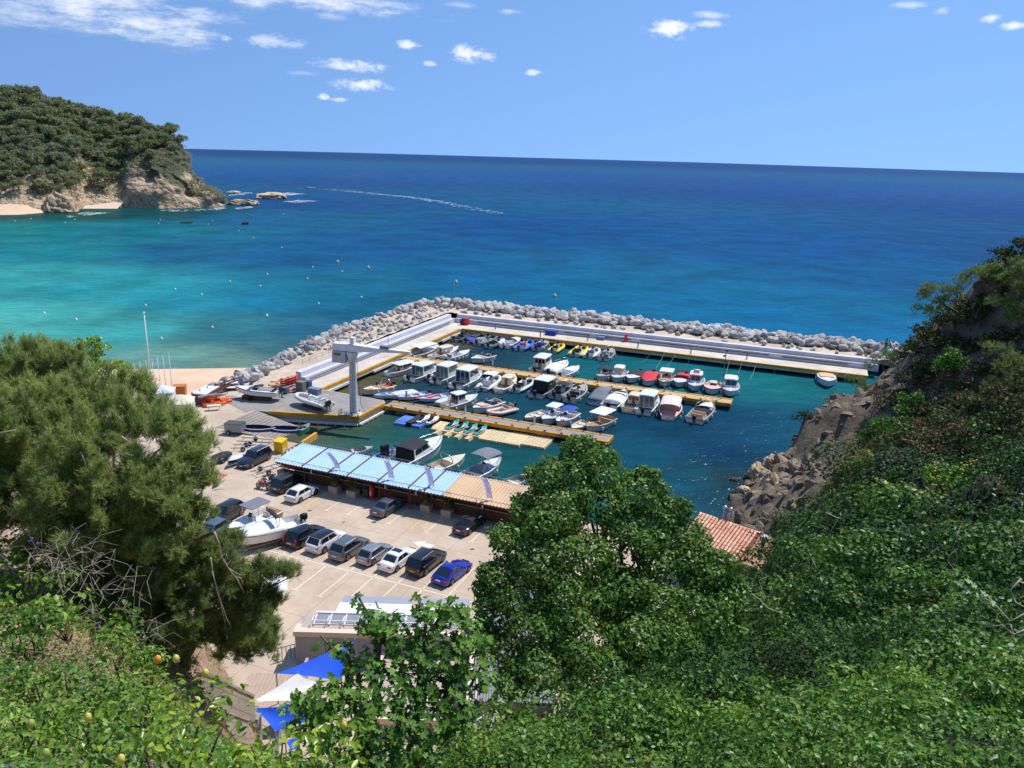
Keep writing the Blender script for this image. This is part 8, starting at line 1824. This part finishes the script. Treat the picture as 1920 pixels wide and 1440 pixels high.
# ================================================================ long pergola bar with corrugated roof
def pergola():
    t_ = thing('pergola_bar', 'long low bar with pale blue and tan corrugated roof along the quay', 'bar', (0, 0, 0))
    BRN = mat('brown_timber', S(104, 66, 46), .75, .2, 3); BLU = mat('pale_blue_sheet', S(154, 190, 212), .7, .05, .8, dirt=S(188, 200, 208), dirt_amt=.4, dirt_scale=.8); TANS = mat('tan_sheet', S(206, 172, 134), .6, .08, .8, dirt=S(150, 120, 92), dirt_amt=.5)
    h0, h1, zf, zb = -87.7, -82.9, ZG+2.75, ZG+3.15
    edges = [17.6, 21.6, 25.4, 27.9, 31.9, 35.9, 37.9, 40.2, 44.2, 48.2, 52.2, 55.0]
    def sheet(a0, a1, m):
        n = int((a1-a0)/.13); A_ = np.linspace(a0+.05, a1-.05, n); V = []
        for i, a in enumerate(A_):
            dz = .05*math.cos(i*PI/1.5)
            for h, z in ((h0-.35, zf-.03), (h0+2.3, (zf+zb)/2), (h1+.3, zb+.03)): V.append(H(a, h, z+dz))
        F = [(i*3+j, (i+1)*3+j, (i+1)*3+j+1, i*3+j+1) for i in range(n-1) for j in range(2)]
        b = MB(); b.add(V, F); b.build('roof_sheet', m, t_)
    for i, (a0, a1) in enumerate(zip(edges[:-1], edges[1:])):
        sheet(a0, a1, BLU if a1 <= 40.3 else TANS)
        b = MB(); b.bar(H(a1, h0-.3, zf+.06), H(a1, h1+.3, zb+.12), .14, .12); b.build('rafter', BRN if a1 < 39 else mat('pale_beam', S(190, 176, 160), .7, .1), t_)
        b = MB(); b.bar(H(a1-.06, h0+.15, ZG), H(a1-.06, h0+.15, zf-.1), .14); b.build('post', BRN, t_)
        b = MB(); b.bar(H(a1-.06, h1, ZG), H(a1-.06, h1, zb-.1), .16); b.build('post', BRN, t_)
    b = MB(); b.bar(H(17.6, h0-.1, zf-.2), H(55, h0-.1, zf-.2), .12, .22); b.build('front_beam', BRN, t_)
    b = MB(); b.bar(H(17.6, h1+.1, zb-.2), H(55, h1+.1, zb-.2), .12, .22); b.build('rear_beam', BRN, t_)
    # low plank wall to the car park, dark screens behind
    for i, (a0, a1) in enumerate(zip(edges[:-1], edges[1:])):
        if i in (0, 3, 6): pass
        for k in range(5): b = MB(); b.bar(H(a0+.1, h0+1.25, ZG+.12+.24*k), H(a1-.14, h0+1.25, ZG+.12+.24*k), .05, .22); b.build('plank', BRN, t_)
        b = MB(); b.bar(H(a0+.1, h0+1.4, ZG+1.85), H(a1-.14, h0+1.4, ZG+1.85), .06, 1.2); b.build('dark_screen', mat('dark_bar_screen', S(40, 40, 48), .7, .3, 3), t_)
    for h, z in ((h0-.2, zf+.38), (h1+.2, zb+.42)):
        b = MB(); b.tube([H(17.6, h, z), H(55, h, z)], .03, 5); b.build('wire_rail', GALV, t_)
        for k in range(38):
            a = 18+k*.98; b = MB(); b.tube([H(a, h, z), H(a+.2, h-.04, z-.18), H(a+.5, h-.02, z-.05), H(a+.72, h, z-.3)], .016, 4, False); b.build('hook', GALV, t_)
        for a in edges: b = MB(); b.bar(H(a, h, z-.4), H(a, h, z), .05); b.build('rail_post', GALV, t_)
    b = MB(); b.prism([H(17.4, h0+1.12)[:2], H(55, h0+1.12)[:2], H(55, h1-.1)[:2], H(17.4, h1-.1)[:2]], ZG, ZG+.06); b.build('floor', mat('dark_decking', S(86, 62, 48), .8, .2, 2), t_)
    # curb strip and concrete step in front
    b = MB(); b.prism([H(20, h0+.1)[:2], H(55, h0+.1)[:2], H(55, h0+1.1)[:2], H(20, h0+1.1)[:2]], ZG, ZG+.12); b.build('step', GREYC_, t_)
    # flags that lean on the roof front
    FM = flagmat()
    for i, (tx, ty, bx, by) in enumerate(((611, 846, 632, 878), (722, 862, 733, 896), (797, 873, 808, 910), (905, 893, 917, 934))):
        p = G(bx, by, zf+.1); Y = p[1]-.4; tp = AY(tx, ty, Y); p = AY(bx, by, Y); hgt = tp[2]-p[2]; dx = tp[0]-p[0]
        f = thing('feather_flag', 'pale violet feather flag with blue writing, %s along the bar roof' % ('first from the left', 'second from the left', 'third', 'last near the tree')[i], 'flag', tuple(p), 0, 'feather flags on the bar')
        b = MB(); S_ = []
        for t in np.linspace(0, 1, 12):
            x = dx*(t**1.7) + .02; w = .62*(1-.12*t) if t < .85 else .62*(1-((t-.85)/.15)**2*.75); z = hgt*(t-.12*t**4*.6)*1.05
            S_.append([(x+w*.5, -.05+.08*math.sin(t*5), z), (x-w*.5, .05*math.sin(t*6+1), z)])
        b.loft(S_); o = b.build('cloth', FM, f, True)
        uv = o.data.uv_layers.new(name='uv')
        for poly in o.data.polygons:
            for li in poly.loop_indices:
                vi = o.data.loops[li].vertex_index; uv.data[li].uv = ((vi % 2), (vi//2)/11)
        b = MB(); b.tube([(.34, -.06, -2.4), (.34, -.06, 0), (.36+dx*.35, -.06, hgt*.55), (.33+dx, -.06, hgt)], .025, 5); b.build('pole', BLACK, f, True)
def flagmat():
    mt, t, b = nt('feather_flag_cloth'); N, L = t.nodes.new, t.links.new
    uvn = N('ShaderNodeUVMap'); uvn.uv_map = 'uv'; sp = N('ShaderNodeSeparateXYZ'); L(uvn.outputs[0], sp.inputs[0])
    mp = N('ShaderNodeMapping'); mp.inputs['Scale'].default_value = (7, 46, 1); L(uvn.outputs[0], mp.inputs[0])
    n = N('ShaderNodeTexNoise'); n.inputs['Scale'].default_value = 1; n.inputs['Detail'].default_value = 1; L(mp.outputs[0], n.inputs['Vector'])
    th = N('ShaderNodeMath'); th.operation = 'GREATER_THAN'; L(n.outputs[0], th.inputs[0]); th.inputs[1].default_value = .54
    def band(o, lo, hi):
        a = N('ShaderNodeMath'); a.operation = 'GREATER_THAN'; L(o, a.inputs[0]); a.inputs[1].default_value = lo
        c = N('ShaderNodeMath'); c.operation = 'LESS_THAN'; L(o, c.inputs[0]); c.inputs[1].default_value = hi
        m_ = N('ShaderNodeMath'); m_.operation = 'MULTIPLY'; L(a.outputs[0], m_.inputs[0]); L(c.outputs[0], m_.inputs[1]); return m_.outputs[0]
    x = band(sp.outputs[0], .3, .72); y = band(sp.outputs[1], .18, .9); m1 = N('ShaderNodeMath'); m1.operation = 'MULTIPLY'; L(x, m1.inputs[0]); L(y, m1.inputs[1])
    m2 = N('ShaderNodeMath'); m2.operation = 'MULTIPLY'; L(m1.outputs[0], m2.inputs[0]); L(th.outputs[0], m2.inputs[1])
    mx = N('ShaderNodeMix'); mx.data_type = 'RGBA'; L(m2.outputs[0], mx.inputs[0]); mx.inputs[6].default_value = (*S(196, 192, 224), 1); mx.inputs[7].default_value = (*S(84, 80, 178), 1)
    L(mx.outputs[2], b.inputs['Base Color']); b.inputs['Roughness'].default_value = .8
    tr = N('ShaderNodeBsdfTranslucent'); L(mx.outputs[2], tr.inputs[0]); ms = N('ShaderNodeMixShader'); ms.inputs[0].default_value = .55; L(b.outputs[0], ms.inputs[1]); L(tr.outputs[0], ms.inputs[2]); L(ms.outputs[0], t.nodes['Material Output'].inputs[0]); return mt
pergola()
# planters with bamboo, bin, extinguisher
def planter(px, label, seed, box=True, s=1.0):
    r = np.random.default_rng(seed); p = G(*px, ZG); t_ = thing('planter', label, 'planter', (p[0], p[1], ZG), HANG, 'planters along the bar')
    if box:
        b = MB(); b.box((0, 0, .42), (1.15, .95, .84), taper=1.04); b.build('box', mat('pale_stone_planter', S(190, 170, 148), .85, .1, 2), t_)
        b = MB(); b.box((0, 0, .85), (1.05, .85, .04)); b.build('soil', EARTH, t_)
    bl = [(r.uniform(-.35, .35), r.uniform(-.35, .35), r.uniform(1.2, 2.6), r.uniform(.25, .45)) for _ in range(9)]
    P, N = blob_pts(bl, 90, r, .3, .6); leaf_obj('foliage', P, N+r.normal(size=N.shape)*.5, .16*s, OVAL, mat_bamboo, t_, r, None, .4)
    b = MB()
    for q in bl: b.tube([(q[0]*.3, q[1]*.3, .6), (q[0]*.8, q[1]*.8, 1.4), q[:3]], .018, 4)
    b.build('stems', mat('bamboo_cane', S(120, 128, 62), .6, .2), t_)
mat_bamboo = leafmat('bamboo_leaves', S(42, 62, 28), S(96, 116, 56), .3, .5, .3)
planter((628, 923), 'pale stone planter with bamboo, first from the left in front of the bar', 1); planter((662, 931), 'pale stone planter with bamboo beside the green bin', 2)
planter((800, 958), 'pale stone planter with bamboo left of the yellow hatched bay', 3); planter((839, 968), 'pale stone planter with bamboo near the black convertible', 4); planter((532, 893), 'bushy green plant at the left end of the bar', 5, True, 1.3)
binbox((688, 933), (.6, .6, 1.1), mat('dark_green_bin', S(48, 74, 46), .6, .1), 'dark green litter bin beside the red cylinder sign', 'litter_bin', 'bin')
p = G(698, 936, ZG); t_ = thing('advertising_stand', 'tall red cylinder shaped stand with white mark by the green bin', 'advertising stand', (p[0], p[1], ZG), HANG); b = MB(); b.lathe([(.3, 0), (.36, .1), (.36, 1.3), (.3, 1.55), (.14, 1.7)], 14); b.build('body', REDP, t_, auto=40); b = MB(); b.box((0, -.365, .85), (.16, .02, .5)); b.build('white_mark', WHITE, t_)
p = G(548, 888, ZG+1); t_ = thing('red_umbrella', 'small round red parasol top under the bar roof end', 'parasol', (p[0], p[1], ZG), 0); b = MB(); b.lathe([(.75, 1.9), (.5, 2.1), (.05, 2.3)], 10); b.build('canopy', REDC, t_); b = MB(); b.tube([(0, 0, 0), (0, 0, 2.2)], .03, 5); b.build('pole', GREYP, t_)

# ================================================================ the buildings at the foot of the slope
def restaurant():
    GW = mat('grey_render', S(158, 160, 166), .85, .06, 1.5, dirt=S(136, 138, 142), dirt_amt=.3); CR = mat('cream_coping', S(214, 196, 176), .8, .05, 1.5); WM = mat('white_frame_paint', S(226, 228, 230), .5, .03)
    LV = mat('grey_louvre', S(150, 154, 164), .6, .06, 2)
    t_ = thing('restaurant', 'grey and cream restaurant with roof terrace and white louvred pergola', 'building')
    x0, x1, y0, y1, zt = -16.2, -2.9, 51.6, 54.4, 4.4
    def bx(name, a, b_, m): q = MB(); q.box(((a[0]+b_[0])/2, (a[1]+b_[1])/2, (a[2]+b_[2])/2), (b_[0]-a[0], b_[1]-a[1], b_[2]-a[2])); return q.build(name, m, t_)
    bx('wall', (x0, y0, ZG-.5), (x1, y1, zt-.3), GW); bx('terrace_floor', (x0+.3, y0+.3, zt-.3), (x1, y1-.1, zt-.1), mat('terrace_tile', S(176, 160, 150), .8, .08, 1))
    bx('parapet', (x0-.1, y0-.1, zt-.3), (x1, y0+.5, zt+.12), CR); bx('parapet', (x0-.1, y0+.5, zt-.3), (x0+.35, y0+1.0, zt+.12), CR)
    bx('window', (-13.6, y0-.03, 1.9), (-12.6, y0-.002, 3.4), DGLASS); bx('wall_seam', (-13.9, y0-.012, ZG), (-13.86, y0-.002, zt-.31), BLACK)
    # louvred pergola
    A = AY(573, 1178, 53.0); zl = zt+.15; zh = AY(573, 1149, 53.9)[2]
    n = 11; xs = np.linspace(x0+1.2, x1-.2, n)
    for i, x in enumerate(xs):
        b = MB(); b.bar((x, 52.7, zt), (x, 53.9, zh), .1, .12); b.build('post', WM, t_)
        b = MB(); b.bar((x, 52.2, zt+.62), (x, 53.0, zt+.62), .06); b.build('rail_bracket', WM, t_)
        if i < n-1:
            x2 = xs[i+1]
            for k in range(9):
                f = .22+.74*k/8; b = MB(); y = 52.7+1.2*f; z = zt+(zh-zt)*f
                b.box(((x+x2)/2, y+.03, z), (x2-x-.12, .22, .05)); me = b.v
                b.build('slat', LV, t_)
    b = MB(); b.bar((xs[0]-.1, 53.92, zh+.05), (xs[-1]+.1, 53.92, zh+.05), .16, .14); b.build('top_beam', WM, t_)
    for z in (zt+.35, zt+.65): b = MB(); b.bar((xs[0], 52.3, z), (xs[-1], 52.3, z), .06); b.build('terrace_rail', WM, t_)
    for k in range(12): x = xs[0]+(xs[-1]-xs[0])*k/11; b = MB(); b.bar((x, 52.3, zt+.1), (x, 52.3, zt+.65), .06); b.build('rail_post', WM, t_)
    # white awnings behind
    for a0, a1 in ((x0+2.6, x0+8.6), (x0+9.0, x1-.1)):
        b = MB(); b.loft([[(a0, 53.98, zt+.2), (a0, 54.0, zt+.32), (a0+.1, 55.3, zt+.38), (a0+.1, 55.3, zt+.25)], [(a1, 53.98, zt+.2), (a1, 54.0, zt+.32), (a1, 55.3, zt+.38), (a1, 55.3, zt+.25)]]); b.build('awning', WHITEC, t_)
        b = MB(); b.box(((a0+a1)/2+.1, 55.85, zt+.3), (a1-a0-.2, 1.0, .1)); b.build('awning_hood', LV, t_)
        for x in (a0+.2, a1-.2): b = MB(); b.bar((x, 55.6, ZG), (x, 55.6, zt+.24), .08); b.build('awning_post', WM, t_)
    # lower storey to the camera side: cream slabs between fig leaves
    bx('lower_slab', (-9.2, 44.4, 2.6), (-3.2, 51.4, 2.75), mat('terrace_tile', 0)); bx('lower_coping', (-9.4, 44.1, 2.5), (-3.0, 44.4, 2.95), CR); bx('lower_wall', (-9.2, 44.5, 0), (-3.2, 51.3, 2.59), GW); bx('side_coping', (-9.5, 44.4, 2.5), (-9.2, 51.4, 3.05), CR)
    for k in range(6): bx('timber_slat', (-4.9+.28*k, 45.0, 2.75), (-4.72+.28*k, 45.12, 4.2), mat('grey_timber', S(150, 136, 124), .85, .15, 2))
    return t_
restaurant()
def lift_roof():
    t_ = thing('corrugated_building', 'narrow building with grey corrugated roof and white edge beside the big tree', 'building'); GR = mat('grey_sheet', S(140, 140, 144), .6, .06, 1); WM = mat('cream_coping', 0)
    x0, x1, y0, y1 = -2.35, 3.6, 44.0, 58.2; zn, zf = 4.6, 5.7
    b = MB(); b.box(((x0+x1)/2, (y0+y1)/2, 2.9), (x1-x0-.3, y1-y0-.3, 3.4)); b.build('wall', mat('grey_render', 0), t_)
    n = 60; V = []
    for i in range(n):
        x = x0+.25+(x1-x0-.3)*i/(n-1); dz = .045*(-1)**(i//1)
        V += [(x, y0, zn+.08+dz), (x, y1, zf+.08+dz)]
    b = MB(); b.add(V, [(2*i, 2*i+2, 2*i+3, 2*i+1) for i in range(n-1)]); b.build('roof_sheet', GR, t_)
    b = MB(); b.bar((x0, y0-.1, zn+.05), (x0, y1+.1, zf+.05), .3, .4); b.build('edge_beam', WM, t_); b = MB(); b.bar((x0+.5, y0-.1, zn+.16), (x0+.5, y1, zf+.16), .1, .1); b.build('ridge_strip', WM, t_)
    b = MB(); b.bar((x0, y1+.1, zf+.05), (x1, y1+.1, zf+.05), .3, .4); b.build('edge_beam', WM, t_)
    mt = mat('balustrade_glass', S(176, 190, 182), .1, .04); mt.node_tree.nodes['Principled BSDF'].inputs['Alpha'].default_value = .45
    for k in range(3): b = MB(); b.box((x0+.9+1.6*k, y1+.9, zf+.35), (1.5, .03, 1.3)); b.build('glass_panel', mt, t_)
lift_roof()
# stairs with white rail seen through the fig
t_ = thing('staircase', 'outdoor stair with pale balusters at the edge of the creepers', 'stairs'); p0, p1 = AY(855, 1362, 30), AY(918, 1325, 32)
for k in range(7):
    a = p0+(p1-p0)*k/6; b = MB(); b.box(tuple(a-[0, 0, 1.1]), (.5, 1.2, .18)); b.build('step', GREYC_, t_); b = MB(); b.bar(tuple(a-[0, .5, 1.0]), tuple(a-[0, .5, 0]), .1); b.build('baluster', mat('pale_baluster', S(190, 184, 174), .8, .06), t_)
b = MB(); b.bar(tuple(p0-[0, .5, -.04]), tuple(p1-[0, .5, -.04]), .08); b.build('handrail', mat('pale_baluster', 0), t_)
# courtyard and shade sails
DECK = mat('timber_deck', S(176, 154, 134), .8, .12, 2); 
t_ = thing('timber_terrace', 'plank terrace below the shade sails', 'terrace')
for k in range(14): b = MB(); x = -19.2+.3*k; b.box((x, 45.5, ZG+.12), (.28, 9.5, .08)); b.build('plank', DECK, t_)
b = MB(); b.box((-17.2, 40.6, ZG+.4), (4.4, .15, 1.0)); b.build('fascia', mat('grey_timber', 0), t_)
b = MB(); b.box((-15.0, 46, ZG+.7), (.2, 9, 1.5)); b.build('side_wall', mat('grey_render', 0), t_)
SB = mat('blue_sail_cloth', S(10, 84, 214), .7, .05, 1.0); 
def sail(name_label, pts, m, cat='shade sail'):
    P = [np.array(G(x, y, z)) for x, y, z in pts]; t_ = thing('shade_sail', name_label, cat, (0, 0, 0), 0, 'shade sails over the courtyard'); n = 9; c = np.mean(P, 0); V = []; F = []
    if len(P) == 3: P = [P[0], P[1], P[2], P[2]]
    for i in range(n):
        for j in range(n):
            u, v = i/(n-1), j/(n-1); p = (P[0]*(1-u)+P[1]*u)*(1-v)+(P[3]*(1-u)+P[2]*u)*v
            pull = .1*(4*u*(1-u)*(1-4*v*(1-v))+4*v*(1-v)*(1-4*u*(1-u))); p = p+(c-p)*pull; p = p-np.array([0, 0, .35*u*(1-u)*v*(1-v)*16*.5]); V.append(p)
    F = [(i*n+j, (i+1)*n+j, (i+1)*n+j+1, i*n+j+1) for i in range(n-1) for j in range(n-1)]; b = MB(); b.add(V, F); b.build('cloth', m, t_, True)
    for q in P[:len(pts)]:
        b = MB(); b.tube([(q[0], q[1], ZG-1), (q[0], q[1], q[2]+.1)], .05, 6); b.build('post', GALV, t_)
sail('upper bright blue shade sail reaching under the fig leaves', [(518, 1263, 4.2), (665, 1200, 5.4), (640, 1278, 4.2)], SB)
sail('white shade sail between two blue ones', [(468, 1318, 4.2), (558, 1262, 4.9), (600, 1280, 4.4), (548, 1314, 4.1)], WHITEC)
sail('lower bright blue shade sail at the retaining wall', [(473, 1327, 3.9), (545, 1322, 4.3), (585, 1352, 3.9), (516, 1372, 3.4)], SB)
sail('small blue sail corner low between the lemon leaves', [(535, 1388, 3.2), (560, 1380, 3.2), (556, 1405, 3.0), (545, 1408, 3.0)], SB)
# concrete retaining walls on the left slope
RW = mat('board_marked_concrete', S(176, 164, 148), .9, .12, 1.2, .3, dirt=S(128, 114, 98), dirt_amt=.6, dirt_scale=.6)
def rwall(label, a, b_, hgt, th=.35):
    p, q = np.array(AY(*a))+[0, 0, .7], np.array(AY(*b_))+[0, 0, .7]; t_ = thing('retaining_wall', label, 'wall', (0, 0, 0), 0, 'retaining walls of the slope'); d = (q-p); n = 6
    for k in range(4):
        b = MB(); z = -hgt*(k+.5)/4; b.bar(tuple(p+[0, 0, z]), tuple(q+[0, 0, z]), th-.02*(k % 2), hgt/4-.015); b.build('board_course', RW, t_)
    b = MB(); b.bar(tuple(p+[0, 0, .06]), tuple(q+[0, 0, .06]), th+.12, .12); b.build('coping', RW, t_)
rwall('upper board marked concrete wall above the dry slope', (375, 1282, 33), (472, 1325, 38), 1.7); rwall('lower concrete wall that ends at the blue sail post', (330, 1330, 27), (462, 1372, 34.5), 1.5)
b = MB(); p = G(478, 1360, 3.0); t_ = thing('concrete_pillar', 'grey pillar at the corner of the lower blue sail', 'pillar', (p[0], p[1], 0)); b.box((0, 0, 1.8), (.7, .7, 3.8)); b.build('shaft', mat('grey_render', 0), t_); b = MB(); b.box((0, 0, 3.75), (.8, .8, .1)); b.build('cap', GREYC_, t_)
t_ = thing('railing', 'thin railing on the wall left of the restaurant', 'railing')
for k in range(5): p = np.array(G(520+8*k, 1216-2*k, ZG+1.2)); b = MB(); b.bar((p[0], p[1], ZG), tuple(p), .05); b.build('post', GREYP, t_)
b = MB(); b.bar(tuple(G(520, 1216, ZG+1.2)), tuple(G(552, 1208, ZG+1.2)), .05); b.build('rail', GREYP, t_)
p = G(512, 1140, ZG); t_ = thing('parasol', 'white square parasol top behind the leaning pine', 'parasol', (p[0], p[1], ZG), .3); b = MB(); b.add([(-1.3, -1.3, 2.4), (1.3, -1.3, 2.4), (1.3, 1.3, 2.4), (-1.3, 1.3, 2.4), (0, 0, 2.95)], [(0, 1, 4), (1, 2, 4), (2, 3, 4), (3, 0, 4)]); b.build('canopy', WHITEC, t_); b = MB(); b.tube([(0, 0, 0), (0, 0, 2.9)], .04, 6); b.build('pole', GREYP, t_)
# ---- tiled house
def tiled_house():
    t_ = thing('tiled_house', 'small house with terracotta tile roof between the tree and the cliff', 'house')
    R0, R1 = np.array(G(1312, 962, 6.2)), np.array(G(1428, 1001, 6.2)); ax = (R1-R0); W_ = np.linalg.norm(ax); ax /= W_; dn = np.array([ax[1], -ax[0], 0]); dn = dn if dn[1] < 0 else -dn
    rn = 5.4; dz = 1.75; dwn = dn*rn - np.array([0, 0, dz]); dl = np.linalg.norm(dwn); du = dwn/dl; nrm = np.cross(ax, du); nrm = nrm if nrm[2] > 0 else -nrm
    # tiles
    TM = rockmat('terracotta', S(186, 114, 88), S(250, 196, 164), .8, .2)
    ncol, nrow = int(W_/.36), int(dl/.44); tv = []
    for x in (0, 1):
        for a in np.linspace(0, PI, 6): tv.append((x, math.cos(a), math.sin(a)))
    b = MB(); S_ = [[(math.cos(a)*.15*k, x, math.sin(a)*.11+z) for a in np.linspace(0, PI, 6)] for x, k, z in ((0, 1.0, .03), (.5, .82, .0))]; b.loft(S_); b.f += [tuple(range(6))]; tme = b.mesh('roof_tile'); tme.materials.append(TM)
    M3 = np.stack([ax, -du, nrm], 1); cnt = 0; rest = MB(); r = np.random.default_rng(9)
    for j in range(nrow):
        for i in range(ncol):
            p = R0+ax*(.18+.36*i)+du*(.44*(j+1))+nrm*(.03+r.uniform(-.01, .012))
            m4 = Matrix(((M3[0, 0], M3[0, 1], M3[0, 2], p[0]), (M3[1, 0], M3[1, 1], M3[1, 2], p[1]), (M3[2, 0], M3[2, 1], M3[2, 2], p[2]), (0, 0, 0, 1)))
            u, v, w = PROJ(p)
            if cnt < 298 and u > 1310 and u < 1470: o = link('roof_tile', tme, t_); o.matrix_world = m4; cnt += 1
            else:
                rest.add([tuple(m4 @ Vector(q.co)) for q in tme.vertices], [tuple(f.vertices) for f in tme.polygons])
    if rest.n: stuff(rest.build('roof_tiles', TM, t_))
    for i in range(int(W_/.45)): p = R0+ax*(.45*i); b = MB(); b.tube([tuple(p), tuple(p+ax*.5)], .14, 7); b.build('ridge_tile', TM, t_)
    b = MB(); Q = [R0+nrm*-.02, R1-nrm*.02, R1+dwn-nrm*.02, R0+dwn-nrm*.02]; b.quad(*Q); b.build('roof_bed', mat('terracotta_bed', S(120, 70, 52), .9, .2), t_)
    up = np.array([0, 0, 1.]); OW = mat('ochre_wall', S(158, 122, 92), .9, .1, 1.2, .2)
    e0, e1 = R0+dwn-dn*.5, R1+dwn-dn*.5; b0 = R0-dn*3.5; b1 = R1-dn*3.5
    b = MB(); P = [(q[0], q[1]) for q in (e0, e1, b1, b0)]; b.prism(P if (P[1][0]-P[0][0])*(P[2][1]-P[1][1])-(P[1][1]-P[0][1])*(P[2][0]-P[1][0]) > 0 else P[::-1], -1.5, 6.2-dz-.12); b.build('wall', OW, t_)
    b = MB(); w0 = R1+ax*.02; b.prism([(w0+dn*5)[:2], (w0+ax*2.6+dn*5)[:2], (w0+ax*2.6-dn*.6)[:2], (w0-dn*.6)[:2]], 0, 5.3); b.build('side_wall', OW, t_)
    for x, y in ((1357, 975), (1368, 978)):
        p = G(x, y, 6.0); b = MB(); b.tube([tuple(p-[0, 0, .8]), tuple(p+[0, 0, 1.25])], .14, 10); o = b.build('chimney_pipe', CHROME, t_, True); b = MB(); b.lathe([(.26, 1.25), (.26, 1.4), (.05, 1.55)], 10, tuple(p)); b.build('cowl', CHROME, o, True)
    p = G(1431, 1015, 5.4); b = MB(); b.tube([tuple(p-[0, 0, .6]), tuple(p+[0, 0, .45])], .2, 10); o = b.build('vent_pipe', GALV, t_); b = MB(); b.lathe([(.42, .45), (.42, .6), (.1, .7)], 10, tuple(p)); b.build('cowl', GALV, o)
tiled_house()
# stray light: nothing; the sun and the sky do the rest
